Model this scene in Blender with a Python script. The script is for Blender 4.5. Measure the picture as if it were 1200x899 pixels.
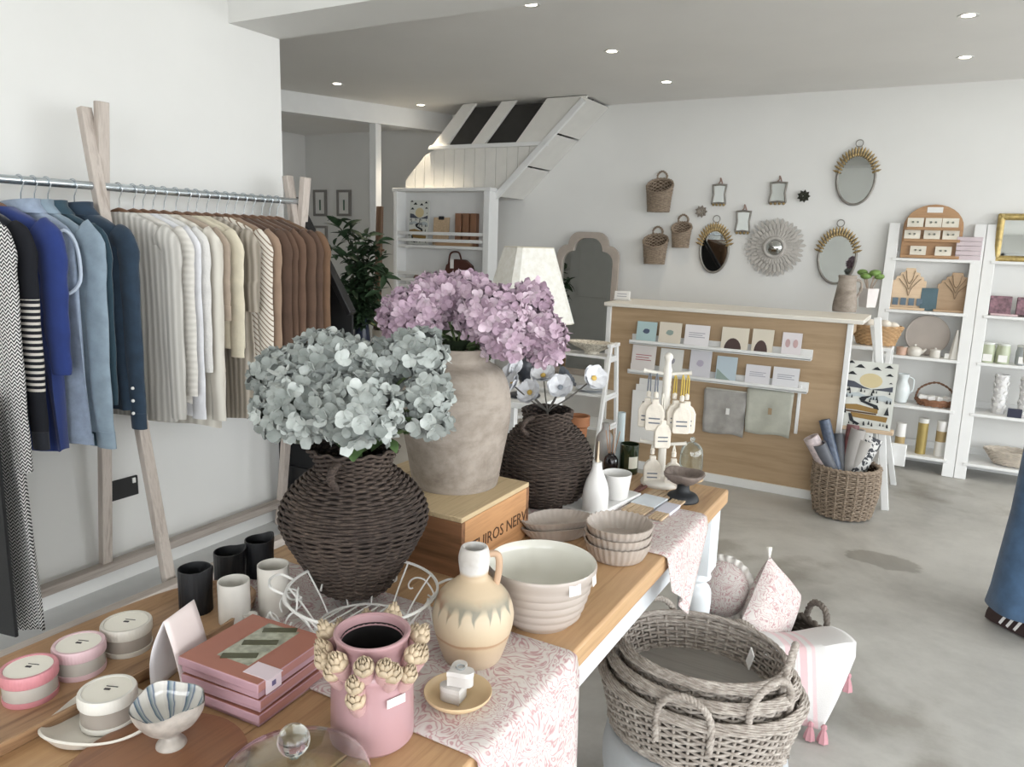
import bpy, math, random
from mathutils import Vector, Matrix, Euler
PI = math.pi
for o in list(bpy.data.objects): bpy.data.objects.remove(o)
SC = bpy.context.scene
COL = SC.collection
rnd = random.Random(7)

# ------------------------------------------------------------ camera
FPX, YAW, PIT, ROL, CH = 894.36, math.radians(29.354), math.radians(10.708), math.radians(1.731), 1.5
_fw = Vector((-math.sin(YAW)*math.cos(PIT), math.cos(YAW)*math.cos(PIT), -math.sin(PIT)))
_r = Vector((math.cos(YAW), math.sin(YAW), 0)); _u = _r.cross(_fw)
_R = math.cos(ROL)*_r + math.sin(ROL)*_u; _U = -math.sin(ROL)*_r + math.cos(ROL)*_u
CP = Vector((0, 0, CH))
cd = bpy.data.cameras.new('camera'); cam = bpy.data.objects.new('camera', cd); COL.objects.link(cam)
cd.sensor_width = 36; cd.lens = 36*FPX/1200; cd.clip_start = .02
cam.matrix_world = Matrix(((_R.x, _U.x, -_fw.x, 0), (_R.y, _U.y, -_fw.y, 0), (_R.z, _U.z, -_fw.z, CH), (0, 0, 0, 1)))
SC.camera = cam

# ------------------------------------------------------------ light and exposure
W = bpy.data.worlds.new('world'); SC.world = W; W.use_nodes = True
_b = W.node_tree.nodes['Background']; _b.inputs[0].default_value = (.93, .97, 1.0, 1); _b.inputs[1].default_value = 4.6
SC.view_settings.view_transform = 'Standard'; SC.view_settings.look = 'None'
SC.view_settings.exposure = 0.66; SC.view_settings.gamma = 1; SC.view_settings.use_curve_mapping = False
def portal(name, loc, rot, sx, sy):
    l = bpy.data.lights.new(name, 'AREA'); l.shape = 'RECTANGLE'; l.size = sx; l.size_y = sy; l.cycles.is_portal = True
    o = bpy.data.objects.new(name, l); o.location = loc; o.rotation_euler = rot; COL.objects.link(o)
XR, YF, YB, ZC, ZF, XL, T = 4.0, -3.3, 6.15, 2.616, 2.95, -2.93, .77     # right wall, front wall, back wall, ceilings, left wall, table height
portal('window_portal', (1.5, YF-.02, 1.5), (-PI/2, 0, PI), 4.6, 2.3)
portal('window_portal', (XR+.02, 1.95, 1.5), (0, PI/2, 0), 2.3, 7.5)

# ------------------------------------------------------------ pixel rays -> points on surfaces
def ray(x, y): return _fw*FPX + _R*(x-600) - _U*(y-449.5)
def pz(x, y, z=0.): d = ray(x, y); return CP + d*((z-CH)/d.z)
def py(x, y, Y): d = ray(x, y); return CP + d*(Y/d.y)
def px(x, y, X): d = ray(x, y); return CP + d*(X/d.x)
def pn(x, y, p, n): d = ray(x, y); n = Vector(n); return CP + d*((Vector(p)-CP).dot(n)/d.dot(n))
def dep(p): return (Vector(p)-CP).dot(_fw)
def mpp(p): return dep(p)/FPX                                  # metres per pixel at a point
def on(x, yb, rpx, z=T):                                        # centre and base radius of a round thing whose front foot shows at pixel (x, yb)
    P = pz(x, yb, z); r = rpx*mpp(P); d = Vector((P.x, P.y, 0)).normalized(); c = P + d*r
    return c, rpx*mpp(c)
def zat(c, y):                                                  # height at which the vertical through c crosses pixel row y
    a, b = 0., 3.
    for _ in range(40):
        m = (a+b)/2; q = Vector((c[0], c[1], m))-CP
        if 449.5-FPX*q.dot(_U)/q.dot(_fw) > y: a = m
        else: b = m
    return a

# ------------------------------------------------------------ mesh helpers
class MB:
    def __init__(s): s.v = []; s.f = []
    def add(s, vs, fs):
        o = len(s.v); s.v += [tuple(v) for v in vs]; s.f += [tuple(i+o for i in f) for f in fs]; return s
    def box(s, c, d, r=None):
        m = (Euler(r).to_matrix() if isinstance(r, tuple) else r) if r is not None else None
        vs = []
        for k in (-.5, .5):
            for j in (-.5, .5):
                for i in (-.5, .5):
                    p = Vector((i*d[0], j*d[1], k*d[2])); p = m @ p if m is not None else p
                    vs.append(p+Vector(c))
        return s.add(vs, [(0, 2, 3, 1), (4, 5, 7, 6), (0, 1, 5, 4), (2, 6, 7, 3), (0, 4, 6, 2), (1, 3, 7, 5)])
    def bar(s, a, b, w, t, up=(0, 0, 1)):                       # rectangular bar a->b
        a, b = Vector(a), Vector(b); d = (b-a); L = d.length; z = d/L; x = Vector(up).cross(z)
        if x.length < 1e-4: x = Vector((1, 0, 0))
        x.normalize(); y = z.cross(x); m = Matrix((x, y, z)).transposed()
        return s.box((a+b)/2, (w, t, L), m)
    def rings(s, R, closed=True, cap0=False, cap1=False, loop=False):
        n = len(R[0]); vs = [p for r in R for p in r]; fs = []
        m = len(R); rng = range(m if loop else m-1)
        for i in rng:
            i2 = (i+1) % m
            for j in range(n if closed else n-1):
                k = (j+1) % n; fs.append((i*n+j, i*n+k, i2*n+k, i2*n+j))
        if cap0: fs.append(tuple(range(n-1, -1, -1)))
        if cap1: fs.append(tuple((m-1)*n+j for j in range(n)))
        return s.add(vs, fs)
    def lathe(s, prof, n=32, c=(0, 0, 0), mod=None, sx=1, sy=1, cap0=True, cap1=True):
        R = []
        for i, (r, z) in enumerate(prof):
            ring = []
            for j in range(n):
                a = 2*PI*j/n; rr, zz = (mod(a, i, r, z) if mod else (r, z))
                ring.append((c[0]+rr*math.cos(a)*sx, c[1]+rr*math.sin(a)*sy, c[2]+zz))
            R.append(ring)
        return s.rings(R, True, cap0, cap1)
    def tube(s, pts, r=.01, n=8, closed=False, flat=1.):
        pts = [Vector(p) for p in pts]; m = len(pts); R = []
        ref = None
        for i, p in enumerate(pts):
            a = pts[(i-1) % m] if (closed or i > 0) else p; b = pts[(i+1) % m] if (closed or i < m-1) else p
            t = (b-a).normalized()
            if ref is None: ref = Vector((0, 0, 1)) if abs(t.z) < .9 else Vector((1, 0, 0))
            x = ref - t*ref.dot(t)
            if x.length < 1e-5: x = t.orthogonal()
            x.normalize(); y = t.cross(x); ref = x
            rr = r[i] if isinstance(r, (list, tuple)) else r
            R.append([p + x*math.cos(2*PI*k/n)*rr + y*math.sin(2*PI*k/n)*rr*flat for k in range(n)])
        return s.rings(R, True, not closed, not closed, closed)
    def prism(s, poly, t, M=None):                              # poly in local XY, extruded 0..t along local Z
        n = len(poly); vs = [Vector((a, b, 0)) for a, b in poly]+[Vector((a, b, t)) for a, b in poly]
        if M is not None: vs = [M @ v for v in vs]
        fs = [tuple(range(n-1, -1, -1)), tuple(range(n, 2*n))]+[(i, (i+1) % n, n+(i+1) % n, n+i) for i in range(n)]
        return s.add(vs, fs)
    def grid(s, nu, nv, fn):
        vs = [fn(i/nu, j/nv) for j in range(nv+1) for i in range(nu+1)]; w = nu+1
        return s.add(vs, [(j*w+i, j*w+i+1, (j+1)*w+i+1, (j+1)*w+i) for j in range(nv) for i in range(nu)])
    def ball(s, c, r, n=12, m=8, sx=1, sy=1, sz=1):
        return s.lathe([(max(1e-4, r*math.sin(PI*i/m)), -sz*r*math.cos(PI*i/m)) for i in range(m+1)], n, c, None, sx, sy)
    def build(s, name, mat, parent=None, smooth=40, bevel=0, solid=0, sub=0, kind=None, rev=False):
        me = bpy.data.meshes.new(name); me.from_pydata(s.v, [], [tuple(reversed(f)) for f in s.f] if rev else s.f); me.update()
        if smooth:
            me.polygons.foreach_set('use_smooth', [True]*len(me.polygons)); me.set_sharp_from_angle(angle=math.radians(smooth))
        me.materials.append(mat)
        return link(name, me, parent, bevel, solid, sub, kind)
def link(name, me, parent=None, bevel=0, solid=0, sub=0, kind=None):
    o = bpy.data.objects.new(name, me); COL.objects.link(o)
    if parent: o.parent = parent
    if solid: m = o.modifiers.new('solid', 'SOLIDIFY'); m.thickness = solid; m.offset = 0
    if bevel: m = o.modifiers.new('bevel', 'BEVEL'); m.width = bevel; m.segments = 2; m.limit_method = 'ANGLE'
    if sub: m = o.modifiers.new('sub', 'SUBSURF'); m.levels = sub; m.render_levels = sub
    if kind: o['kind'] = kind
    return o
def tag(o, label, cat, group=None):
    o['label'] = label; o['category'] = cat
    if group: o['group'] = group
    return o
def thing(name, label, cat, loc=(0, 0, 0), rz=0, group=None, rot=None):
    o = bpy.data.objects.new(name, None); COL.objects.link(o); o.location = loc
    o.rotation_euler = rot if rot else (0, 0, rz); o.empty_display_size = .05
    return tag(o, label, cat, group)
def struct(o): o['kind'] = 'structure'; return o
def dup(root, loc, rz=None, label=None, rot=None):
    r = root.copy(); COL.objects.link(r); r.location = loc
    if rz is not None: r.rotation_euler = (0, 0, rz)
    if rot: r.rotation_euler = rot
    if label: r['label'] = label
    for ch in list(root.children):
        c = ch.copy(); COL.objects.link(c); c.parent = r
        for g in list(ch.children):
            d = g.copy(); COL.objects.link(d); d.parent = c
    return r
def smoothpath(pts, k=6, closed=False):                          # Catmull-Rom
    pts = [Vector(p) for p in pts]; n = len(pts); out = []
    g = (lambda i: pts[i % n]) if closed else (lambda i: pts[max(0, min(n-1, i))])
    for i in range(n if closed else n-1):
        a, b, c, d = g(i-1), g(i), g(i+1), g(i+2)
        for j in range(k):
            t = j/k; out.append(.5*((2*b)+(c-a)*t+(2*a-5*b+4*c-d)*t*t+(3*b-a-3*c+d)*t**3))
    if not closed: out.append(pts[-1])
    return out
def sprof(prof, k=5): return [(max(1e-4, p.x), p.y) for p in smoothpath([(a, b, 0) for a, b in prof], k)]
def rope(mb, pts, R=.008, r=.006, twists=8, strands=3, n=6, closed=False):
    pts = [Vector(p) for p in pts]; m = len(pts)
    for s_ in range(strands):
        q = []
        for i, p in enumerate(pts):
            a = pts[(i-1) % m] if closed or i > 0 else p; b = pts[(i+1) % m] if closed or i < m-1 else p
            t = (b-a).normalized(); x = t.cross(Vector((0, 0, 1)))
            if x.length < .05: x = t.cross(Vector((0, 1, 0)))
            x.normalize(); y = t.cross(x); an = 2*PI*(twists*i/(m if closed else m-1)+s_/strands)
            q.append(p+x*math.cos(an)*R+y*math.sin(an)*R)
        mb.tube(q, r, n, closed)
    return mb
def text_mesh(s, size, name='lettering', extrude=.0006, mat=None, parent=None, M=None, align='CENTER'):
    cu = bpy.data.curves.new('t', 'FONT'); cu.body = s; cu.size = size; cu.extrude = extrude; cu.align_x = align; cu.align_y = 'CENTER'; cu.resolution_u = 2
    o = bpy.data.objects.new('t', cu); COL.objects.link(o); bpy.context.view_layer.update()
    me = bpy.data.meshes.new_from_object(o.evaluated_get(bpy.context.evaluated_depsgraph_get())); bpy.data.objects.remove(o); bpy.data.curves.remove(cu)
    if M is not None: me.transform(M)
    me.materials.clear(); me.materials.append(mat); me.name = name
    return link(name, me, parent)
def frameM(o, x, y): # 4x4 with given origin, x axis, y axis
    x, y = Vector(x).normalized(), Vector(y).normalized(); z = x.cross(y)
    M = Matrix((x, y, z)).transposed().to_4x4(); M.translation = Vector(o); return M

# ------------------------------------------------------------ materials
def C(h, k=1.):
    h = h.lstrip('#'); c = [int(h[i:i+2], 16)/255 for i in (0, 2, 4)]
    g = .3*c[0]+.59*c[1]+.11*c[2]; c = [x+(g-x)*.18 for x in c]
    return tuple((x/12.92 if x <= .04045 else ((x+.055)/1.055)**2.4)*k for x in c)+(1,)
_mc = {}
class NT:
    def __init__(s, name):
        s.m = bpy.data.materials.new(name); s.m.use_nodes = True; s.t = s.m.node_tree; s.n = s.t.nodes; s.b = s.n['Principled BSDF']; s.co = None
    def node(s, t, **k):
        n = s.n.new(t)
        for a, b in k.items():
            if a.startswith('i_'):
                key = a[2:]; n.inputs[int(key) if key.isdigit() else key].default_value = b
            else: setattr(n, a, b)
        return n
    def l(s, a, b): s.t.links.new(a, b)
    def obj(s):
        if not s.co: s.co = s.node('ShaderNodeTexCoord').outputs['Object']
        return s.co
    def mp(s, sc=(1, 1, 1), rot=(0, 0, 0)):
        n = s.node('ShaderNodeMapping'); n.inputs['Scale'].default_value = sc; n.inputs['Rotation'].default_value = rot; s.l(s.obj(), n.inputs[0]); return n.outputs[0]
    def noise(s, sc, vec=None, det=3, rough=.5, dist=0):
        n = s.node('ShaderNodeTexNoise'); n.inputs['Scale'].default_value = sc; n.inputs['Detail'].default_value = det; n.inputs['Roughness'].default_value = rough; n.inputs['Distortion'].default_value = dist
        s.l(vec or s.obj(), n.inputs['Vector']); return n.outputs['Fac']
    def ramp(s, fac, stops, const=False):
        n = s.node('ShaderNodeValToRGB'); e = n.color_ramp.elements
        if const: n.color_ramp.interpolation = 'CONSTANT'
        while len(e) < len(stops): e.new(.5)
        for i, (p, c) in enumerate(stops): e[i].position = p; e[i].color = C(c) if isinstance(c, str) else c
        s.l(fac, n.inputs[0]); return n.outputs[0]
    def math(s, op, a, b=None, c=None):
        n = s.node('ShaderNodeMath', operation=op)
        for i, v in enumerate((a, b, c)):
            if v is None: continue
            if isinstance(v, (int, float)): n.inputs[i].default_value = v
            else: s.l(v, n.inputs[i])
        return n.outputs[0]
    def mix(s, f, a, b, bt='MIX'):
        n = s.node('ShaderNodeMix', data_type='RGBA', blend_type=bt)
        for k, v in ((0, f), (6, a), (7, b)):
            if isinstance(v, (int, float)): n.inputs[k].default_value = v
            elif isinstance(v, (str, tuple)): n.inputs[k].default_value = C(v) if isinstance(v, str) else v
            else: s.l(v, n.inputs[k])
        return n.outputs[2]
    def xyz(s):
        n = s.node('ShaderNodeSeparateXYZ'); s.l(s.obj(), n.inputs[0]); return n.outputs
    def bump(s, h, st=.3, d=.002):
        n = s.node('ShaderNodeBump'); n.inputs['Strength'].default_value = st; n.inputs['Distance'].default_value = d; s.l(h, n.inputs['Height']); s.l(n.outputs[0], s.b.inputs['Normal'])
    def base(s, c): s.l(c, s.b.inputs['Base Color'])
    def set(s, **k):
        for a, v in k.items(): s.b.inputs[a.replace('_', ' ')].default_value = v
        return s
def mat(name, col, rough=.55, metal=0, var=.07, vs=9, bump=0, bs=250, rv=0, **k):
    if name in _mc: return _mc[name]
    t = NT(name); c = C(col); lo = tuple(x*(1-var) for x in c[:3])+(1,); hi = tuple(min(1, x*(1+var)) for x in c[:3])+(1,)
    out = t.ramp(t.noise(vs), [(.3, lo), (.7, hi)])
    if rv:
        oi = t.node('ShaderNodeObjectInfo'); hs = t.node('ShaderNodeHueSaturation'); t.l(t.math('MULTIPLY_ADD', oi.outputs['Random'], 2*rv, 1-rv), hs.inputs['Value']); t.l(out, hs.inputs['Color']); out = hs.outputs[0]
    t.base(out); t.set(Roughness=rough, Metallic=metal)
    if bump: t.bump(t.noise(bs, det=2), bump, .003)
    for a, v in k.items(): t.b.inputs[a.replace('_', ' ')].default_value = v
    _mc[name] = t.m; return t.m
def wood(name, c1, c2, axis=1, sc=6, st=14, rough=.5, bump=.15, c3=None, rv=.1):
    if name in _mc: return _mc[name]
    t = NT(name); s = [sc*st/6]*3; s[axis] = sc*.12
    v = t.mp(tuple(s)); f = t.noise(2.2, v, 5, .6, .9); f2 = t.noise(9, v, 3, .6)
    f3 = t.math('MULTIPLY_ADD', f2, .35, t.math('MULTIPLY', f, .75))
    out = t.ramp(f3, [(.32, c1), (.55, c2), (.72, c3 or c1)])
    oi = t.node('ShaderNodeObjectInfo'); hs = t.node('ShaderNodeHueSaturation'); t.l(t.math('MULTIPLY_ADD', oi.outputs['Random'], 2*rv, 1-rv), hs.inputs['Value']); t.l(out, hs.inputs['Color'])
    t.base(hs.outputs[0]); t.set(Roughness=rough); t.bump(f3, bump, .002); _mc[name] = t.m; return t.m
def fabric(name, c1, rough=.9, var=.1, weave=600, bump=.25, sheen=.2, vs=14):
    if name in _mc: return _mc[name]
    t = NT(name); c = C(c1); lo = tuple(x*(1-var) for x in c[:3])+(1,); hi = tuple(min(1, x*(1+var)) for x in c[:3])+(1,)
    f = t.noise(vs, None, 4, .6); t.base(t.ramp(f, [(.3, lo), (.7, hi)])); t.set(Roughness=rough, Sheen_Weight=sheen)
    t.bump(t.noise(weave, None, 1), bump, .002); _mc[name] = t.m; return t.m
def ribbed(name, c1, c2, n=220, axis='phi', rough=.95, bump=.5):
    if name in _mc: return _mc[name]
    t = NT(name); x = t.xyz(); src = {'x': x[0], 'y': x[1], 'z': x[2]}[axis]
    f = t.math('SINE', t.math('MULTIPLY_ADD', src, n, t.math('MULTIPLY', t.noise(5), 3.)))
    f = t.math('MULTIPLY_ADD', f, .5, .5)
    t.base(t.ramp(f, [(.1, c1), (.9, c2)])); t.set(Roughness=rough, Sheen_Weight=.2); t.bump(f, bump, .004); _mc[name] = t.m; return t.m
def glass(name='clear_glass', col='#f4fbf8', rough=.02, thin=True):
    if name in _mc: return _mc[name]
    t = NT(name); t.set(Base_Color=C(col), Roughness=rough, Transmission_Weight=1., IOR=1.45); _mc[name] = t.m; return t.m
def emit(name, col, st):
    t = NT(name); t.set(Base_Color=C(col), Emission_Color=C(col), Emission_Strength=st); return t.m
white_paint = mat('white_paint', '#e9e9e7', .45, var=.02)
wall_m = mat('wall_paint', '#e7e6e2', .8, var=.015, vs=3, bump=.05, bs=60)
ceil_m = mat('ceiling_paint', '#eceae6', .85, var=.02, vs=2)
black_metal = mat('black_metal', '#1b1b1d', .45)
chrome = mat('zinc_metal', '#c9d2d8', .25, .9, var=.1, vs=20)
paper = mat('white_paper', '#eeece8', .7, var=.02)
ink = mat('dark_ink', '#3b3638', .7)
# ------------------------------------------------------------ room shell
def slab(name, x0, x1, y0, y1, z0, z1, m, bevel=0):
    return struct(MB().box(((x0+x1)/2, (y0+y1)/2, (z0+z1)/2), (x1-x0, y1-y0, z1-z0)).build(name, m, None, 30, bevel))
t = NT('concrete'); f = t.noise(1.1, None, 6, .62, .8); f2 = t.noise(6, None, 5, .7); f4 = t.noise(.55, None, 4, .6, .4)
ff = t.math('MULTIPLY_ADD', f2, .35, t.math('MULTIPLY', f, .7))
cc = t.ramp(ff, [(.30, '#8f8c86'), (.45, '#aaa7a0'), (.58, '#bcb9b2'), (.75, '#c9c6bf')])
sp = t.ramp(t.math('MULTIPLY_ADD', f4, 1., t.math('MULTIPLY', f2, .12)), [(.62, (1, 1, 1, 1)), (.66, (.66, .64, .61, 1))])
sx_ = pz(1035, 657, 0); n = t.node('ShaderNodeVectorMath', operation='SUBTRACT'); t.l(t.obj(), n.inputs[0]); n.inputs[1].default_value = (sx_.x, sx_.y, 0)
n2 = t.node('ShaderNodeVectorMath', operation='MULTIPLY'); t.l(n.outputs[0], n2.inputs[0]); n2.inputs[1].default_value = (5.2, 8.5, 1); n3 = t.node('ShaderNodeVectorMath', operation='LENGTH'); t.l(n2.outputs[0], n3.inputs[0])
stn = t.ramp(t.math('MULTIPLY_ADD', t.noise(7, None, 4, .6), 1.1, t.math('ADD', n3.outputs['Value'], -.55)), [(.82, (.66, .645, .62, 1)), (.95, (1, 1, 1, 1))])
t.base(t.mix(1., t.mix(1., cc, sp, 'MULTIPLY'), stn, 'MULTIPLY')); t.set(Roughness=.42); t.l(t.ramp(f2, [(.3, (.36,)*3+(1,)), (.7, (.55,)*3+(1,))]), t.b.inputs['Roughness']); t.bump(f2, .08, .004)
concrete = t.m
XFL = py(358, 200, YB).x                                          # far left wall of the back room
slab('floor', XFL-.2, XR+.15, YF-.15, YB+.2, -.12, 0, concrete)
slab('pavement', -14, 16, -16, YF-.15, -.2, -.1, mat('paving', '#a9a7a2', .8)); slab('pavement', XR+.15, 16, YF-.15, 16, -.2, -.1, mat('paving', '#a9a7a2', .8))
slab('ceiling_front', XL-.2, XR+.15, YF-.15, 2.55, ZF, ZF+.12, ceil_m)
slab('ceiling', XFL-.2, XR+.15, 2.6, YB+.2, ZC, ZC+.12, ceil_m)
slab('trim_1', XL, XR+.1, 2.53, 2.83, 2.41, ZF, wall_m)
slab('wall_left', XL-.2, XL, YF-.15, 2.83, 0, ZF, wall_m)
slab('wall_inner', XFL-.2, XL-.2, 2.65, 2.83, 0, ZC, wall_m)
slab('wall_far_left', XFL-.15, XFL, 2.83, YB, 0, ZC, wall_m)
slab('wall_back', XFL-.15, XR+.15, YB, YB+.15, 0, ZC, wall_m)
slab('trim_2', XL, -2.50, YF, 2.83, 0, .012, mat('pale_floor_board', '#d9d9d7', .5, var=.04))
# shop front: front wall and right wall, each with one large window opening
slab('wall_front_pier', XL-.2, -.8, YF-.15, YF, 0, ZF, wall_m); slab('wall_front_pier', 3.8, XR+.15, YF-.15, YF, 0, ZF, wall_m)
slab('wall_front_sill', -.8, 3.8, YF-.15, YF, 0, .35, wall_m); slab('wall_front_header', -.8, 3.8, YF-.15, YF, 2.65, ZF, wall_m)
slab('wall_right_pier', XR, XR+.15, YF, -1.8, 0, ZF, wall_m); slab('wall_right_pier', XR, XR+.15, 5.7, YB+.15, 0, ZF, wall_m)
slab('wall_right_sill', XR, XR+.15, -1.8, 5.7, 0, .35, wall_m); slab('wall_right_header', XR, XR+.15, -1.8, 5.7, 2.6, ZF, wall_m)
w = MB()
for x in (-.77, .74, 2.26, 3.77): w.box((x, YF-.07, 1.5), (.06, .06, 2.3))
for z in (.38, 2.62): w.box((1.5, YF-.07, z), (4.6, .06, .06))
struct(w.build('window_1', white_paint, None, 30))
w = MB()
for y in (-1.77, .7, 3.2, 5.67): w.box((XR+.07, y, 1.48), (.06, .06, 2.25))
for z in (.38, 2.57): w.box((XR+.07, 1.95, z), (.06, 7.5, .06))
struct(w.build('window_2', white_paint, None, 30))
# beam and low ceiling of the back room, with its post
A = pz(330, 105, ZC); B = pz(520, 133, ZC); d = (B-A).normalized(); nrm = Vector((d.y, -d.x, 0))
zb = pn(330, 130, A, nrm).z
a0 = A-d*1.9; b0 = A+d*((YB-A.y)/d.y)
struct(MB().prism([(a0.x, a0.y), (b0.x, b0.y), (b0.x-.14, b0.y), (a0.x-.14, a0.y)], ZC-zb, Matrix.Translation((0, 0, zb))).build('trim_3', white_paint, None, 30))
struct(MB().prism([(XFL, 2.83), (a0.x-.14+(2.83-a0.y)*d.x/d.y, 2.83), (b0.x-.14, YB), (XFL, YB)], .04, Matrix.Translation((0, 0, zb+.05))).build('ceiling_back_room', ceil_m, None, 30))
pc = pn(446, 158, A, nrm); pc = Vector((pc.x, pc.y, 0))-Vector((.06, 0, 0))
struct(MB().box((pc.x, pc.y, zb/2), (.075, .075, zb)).build('trim_4', white_paint, None, 30, .004))
# sliding door on a black track, on the far side of the left wall
o = struct(MB().box((-3.95, 2.85, 1.0), (.9, .035, 2.0)).build('door_1', white_paint, None, 30, .003))
for z in (.55, 1.45): MB().box((-3.95, 2.872, z), (.62, .012, .7)).build('door_panel', white_paint, o, 30, .004)
MB().box((-3.9, 2.875, 2.08), (1.7, .012, .045)).build('door_track', black_metal, o, 30, .002)
for x in (-4.25, -3.65): MB().box((x, 2.885, 2.0), (.04, .012, .3)).build('door_hanger', black_metal, o, 30, .002)
# baseboards
slab('baseboard_back', XFL, XR, YB-.015, YB, 0, .09, white_paint)

# ------------------------------------------------------------ downlights
lens = emit('lamp_lens', '#fff1d8', 9)
ring_m = mat('lamp_ring', '#d6d4cf', .3)
for i, (x, y, what) in enumerate(((622, 5, 'recessed round ceiling spotlight just past the white dropped beam'), (717, 60, 'round ceiling spotlight in front of the stair soffit top'), (781, 96, 'ceiling spotlight above the wicker wall baskets'),
        (395, 98, 'ceiling spotlight beside the slanted white beam'), (493, 123, 'ceiling spotlight shining on the panelled stair front'), (1135, 18, 'lit ceiling spotlight out in front of the ladder shelves'), (1131, 67, 'ceiling spotlight right above the white ladder shelves'))):
    P = pz(x, y, ZC); o = thing('ceiling_spotlight', what, 'spotlight', P, 0, 'recessed ceiling spotlights')
    MB().lathe([(.030, -.001), (.046, -.004), (.048, .0), (.048, .004)], 24, cap0=False).build('trim_ring', ring_m, o)
    MB().lathe([(.0301, -.0015), (.030, .002)], 20).build('lens', lens, o)
    l = bpy.data.lights.new('spot', 'SPOT'); l.energy = 26 if i == 4 else 9; l.color = (1, .86, .66); l.spot_size = 1.5; l.spot_blend = .7; l.shadow_soft_size = .03
    lo = bpy.data.objects.new('bulb', l); COL.objects.link(lo); lo.parent = o; lo.location = (0, 0, -.012)

# ------------------------------------------------------------ staircase
ST = 5.70
def S(x, y): p = py(x, y, ST); return (p.x, p.z)
sroot = thing('staircase', 'white boarded staircase rising along the back wall to the ceiling', 'staircase', (0, 0, 0))
MS = frameM((0, ST, 0), (1, 0, 0), (0, 0, 1))                     # local (x, z) -> world, extrude towards -y
tl, tr = S(545, 124), S(690, 113); bl, br = S(428, 268), S(562, 254)
def lerp(a, b, k): return (a[0]+(b[0]-a[0])*k, a[1]+(b[1]-a[1])*k)
# slope line through left edge and right edge: z = z0 + g (x - x0)
gL = (tl[1]-S(470, 220)[1])/(tl[0]-S(470, 220)[0]); gR = (tr[1]-S(575, 240)[1])/(tr[0]-S(575, 240)[0])
xl = lambda z: tl[0]+(z-tl[1])/gL
xr = lambda z: tr[0]+(z-tr[1])/gR
zt = ZC-.006; zm = S(560, 171)[1]
boards = mat('painted_boards', '#e6e3db', .5, var=.03)
# slanted balustrade boards above the horizontal trim
top = [S(545, 127), S(560, 124), S(590, 121), S(607, 119), S(643, 116), S(690, 113)]
bot = [S(507, 174), S(525, 172), S(553, 170), S(569, 169), S(605, 167), S(642, 164)]
top[5] = (xr(zt), zt); bot[5] = (xr(zm), zm)
for a, b in ((0, 1), (2, 3), (4, 5)):
    q = [(bot[a][0], zm), (bot[b][0], zm), (top[b][0], zt), (top[a][0], zt)]
    MB().prism(q, .03, MS).build('balustrade_board', boards, sroot, 30, .003)
MB().prism([(xl(zm)-.02, zm-.02), (xr(zm)+.02, zm-.02), (xr(zm)+.02, zm+.012), (xl(zm), zm+.012)], .045, MS).build('trim', white_paint, sroot, 30, .003)
# vertical boards below, each its own plank cut to the slope
x = xl(zm-.02)-1.1; zlo = .0; bw = .105
while x < xr(zm-.02):
    x0, x1 = x, min(x+bw-.004, xr(zm-.02))
    zt0 = lambda q: min(zm-.02, tl[1]+(q-tl[0])*gL); zb0 = lambda q: max(0., tr[1]+(q-tr[0])*gR)
    q = [(x0, zb0(x0)), (x1, zb0(x1)), (x1, zt0(x1)), (x0, zt0(x0))]
    CX0, CX1, CZ = py(461, 222, 5.6).x, py(574, 222, 5.6).x, py(520, 222, 5.6).z
    if x1 < CX0: x += bw; continue
    if x0 < CX1: q = [(x0, max(q[0][1], CZ-.02)), (x1, max(q[1][1], CZ-.02)), q[2], q[3]]
    if q[3][1] > q[0][1]+.03 and q[2][1] >= q[1][1]-.001: MB().prism(q, .018, MS).build('plank', boards, sroot, 30, .003)
    x += bw
# underside: three soffit panels from the front edge to the back wall
cuts = [0, .33, .66, 1.0]; zs1 = zt-.012; zs0 = tr[1]+(py(574, 222, 5.6).x+.015-tr[0])*gR
sof = mat('soffit_board', '#dedcd6', .55, var=.03)
for k in range(3):
    za, zc = zs0+(zs1-zs0)*cuts[k]+.006, zs0+(zs1-zs0)*cuts[k+1]-.006
    vs = [(xr(za), ST-.02, za), (xr(zc), ST-.02, zc), (xr(zc), YB-.003, zc), (xr(za), YB-.003, za)]
    n = Vector((-gR, 0, 1)).normalized()*.008
    vs2 = [tuple(Vector(v)+n) for v in vs]
    MB().add(vs+vs2, [(0, 1, 2, 3), (7, 6, 5, 4), (0, 4, 5, 1), (1, 5, 6, 2), (2, 6, 7, 3), (3, 7, 4, 0)]).build('soffit_panel', sof, sroot, 30, .003)
MB().bar((xr(zs0), ST-.03, zs0), (xr(zt-.03), ST-.03, zt-.03), .05, .03, (0, 1, 0)).build('stringer_edge', white_paint, sroot, 30, .004)
MB().prism([(xl(zm)-.1, zm-.3), (xr(zm-.3)-.03, zm-.3), (xr(zt)-.03, zt), (xl(zt)-.1, zt)], .01, frameM((0, ST+.16, 0), (1, 0, 0), (0, 0, 1))).build('stairwell_shade_panel', mat('painted_stair_shade', '#4f4c48', .85), sroot, 0)  # added dark panel: its colour stands in for the stairwell's shade behind the gaps
# treads inside the balustrade
for k in range(7):
    z = zs0+.06+k*.125; xx = xr(z)-.12
    MB().box((xx-.1, (ST+.02+YB)/2, z), (.25, YB-ST-.06, .03)).build('tread', mat('tread_wood', '#6b625a', .7), sroot, 30, .003)

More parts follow.
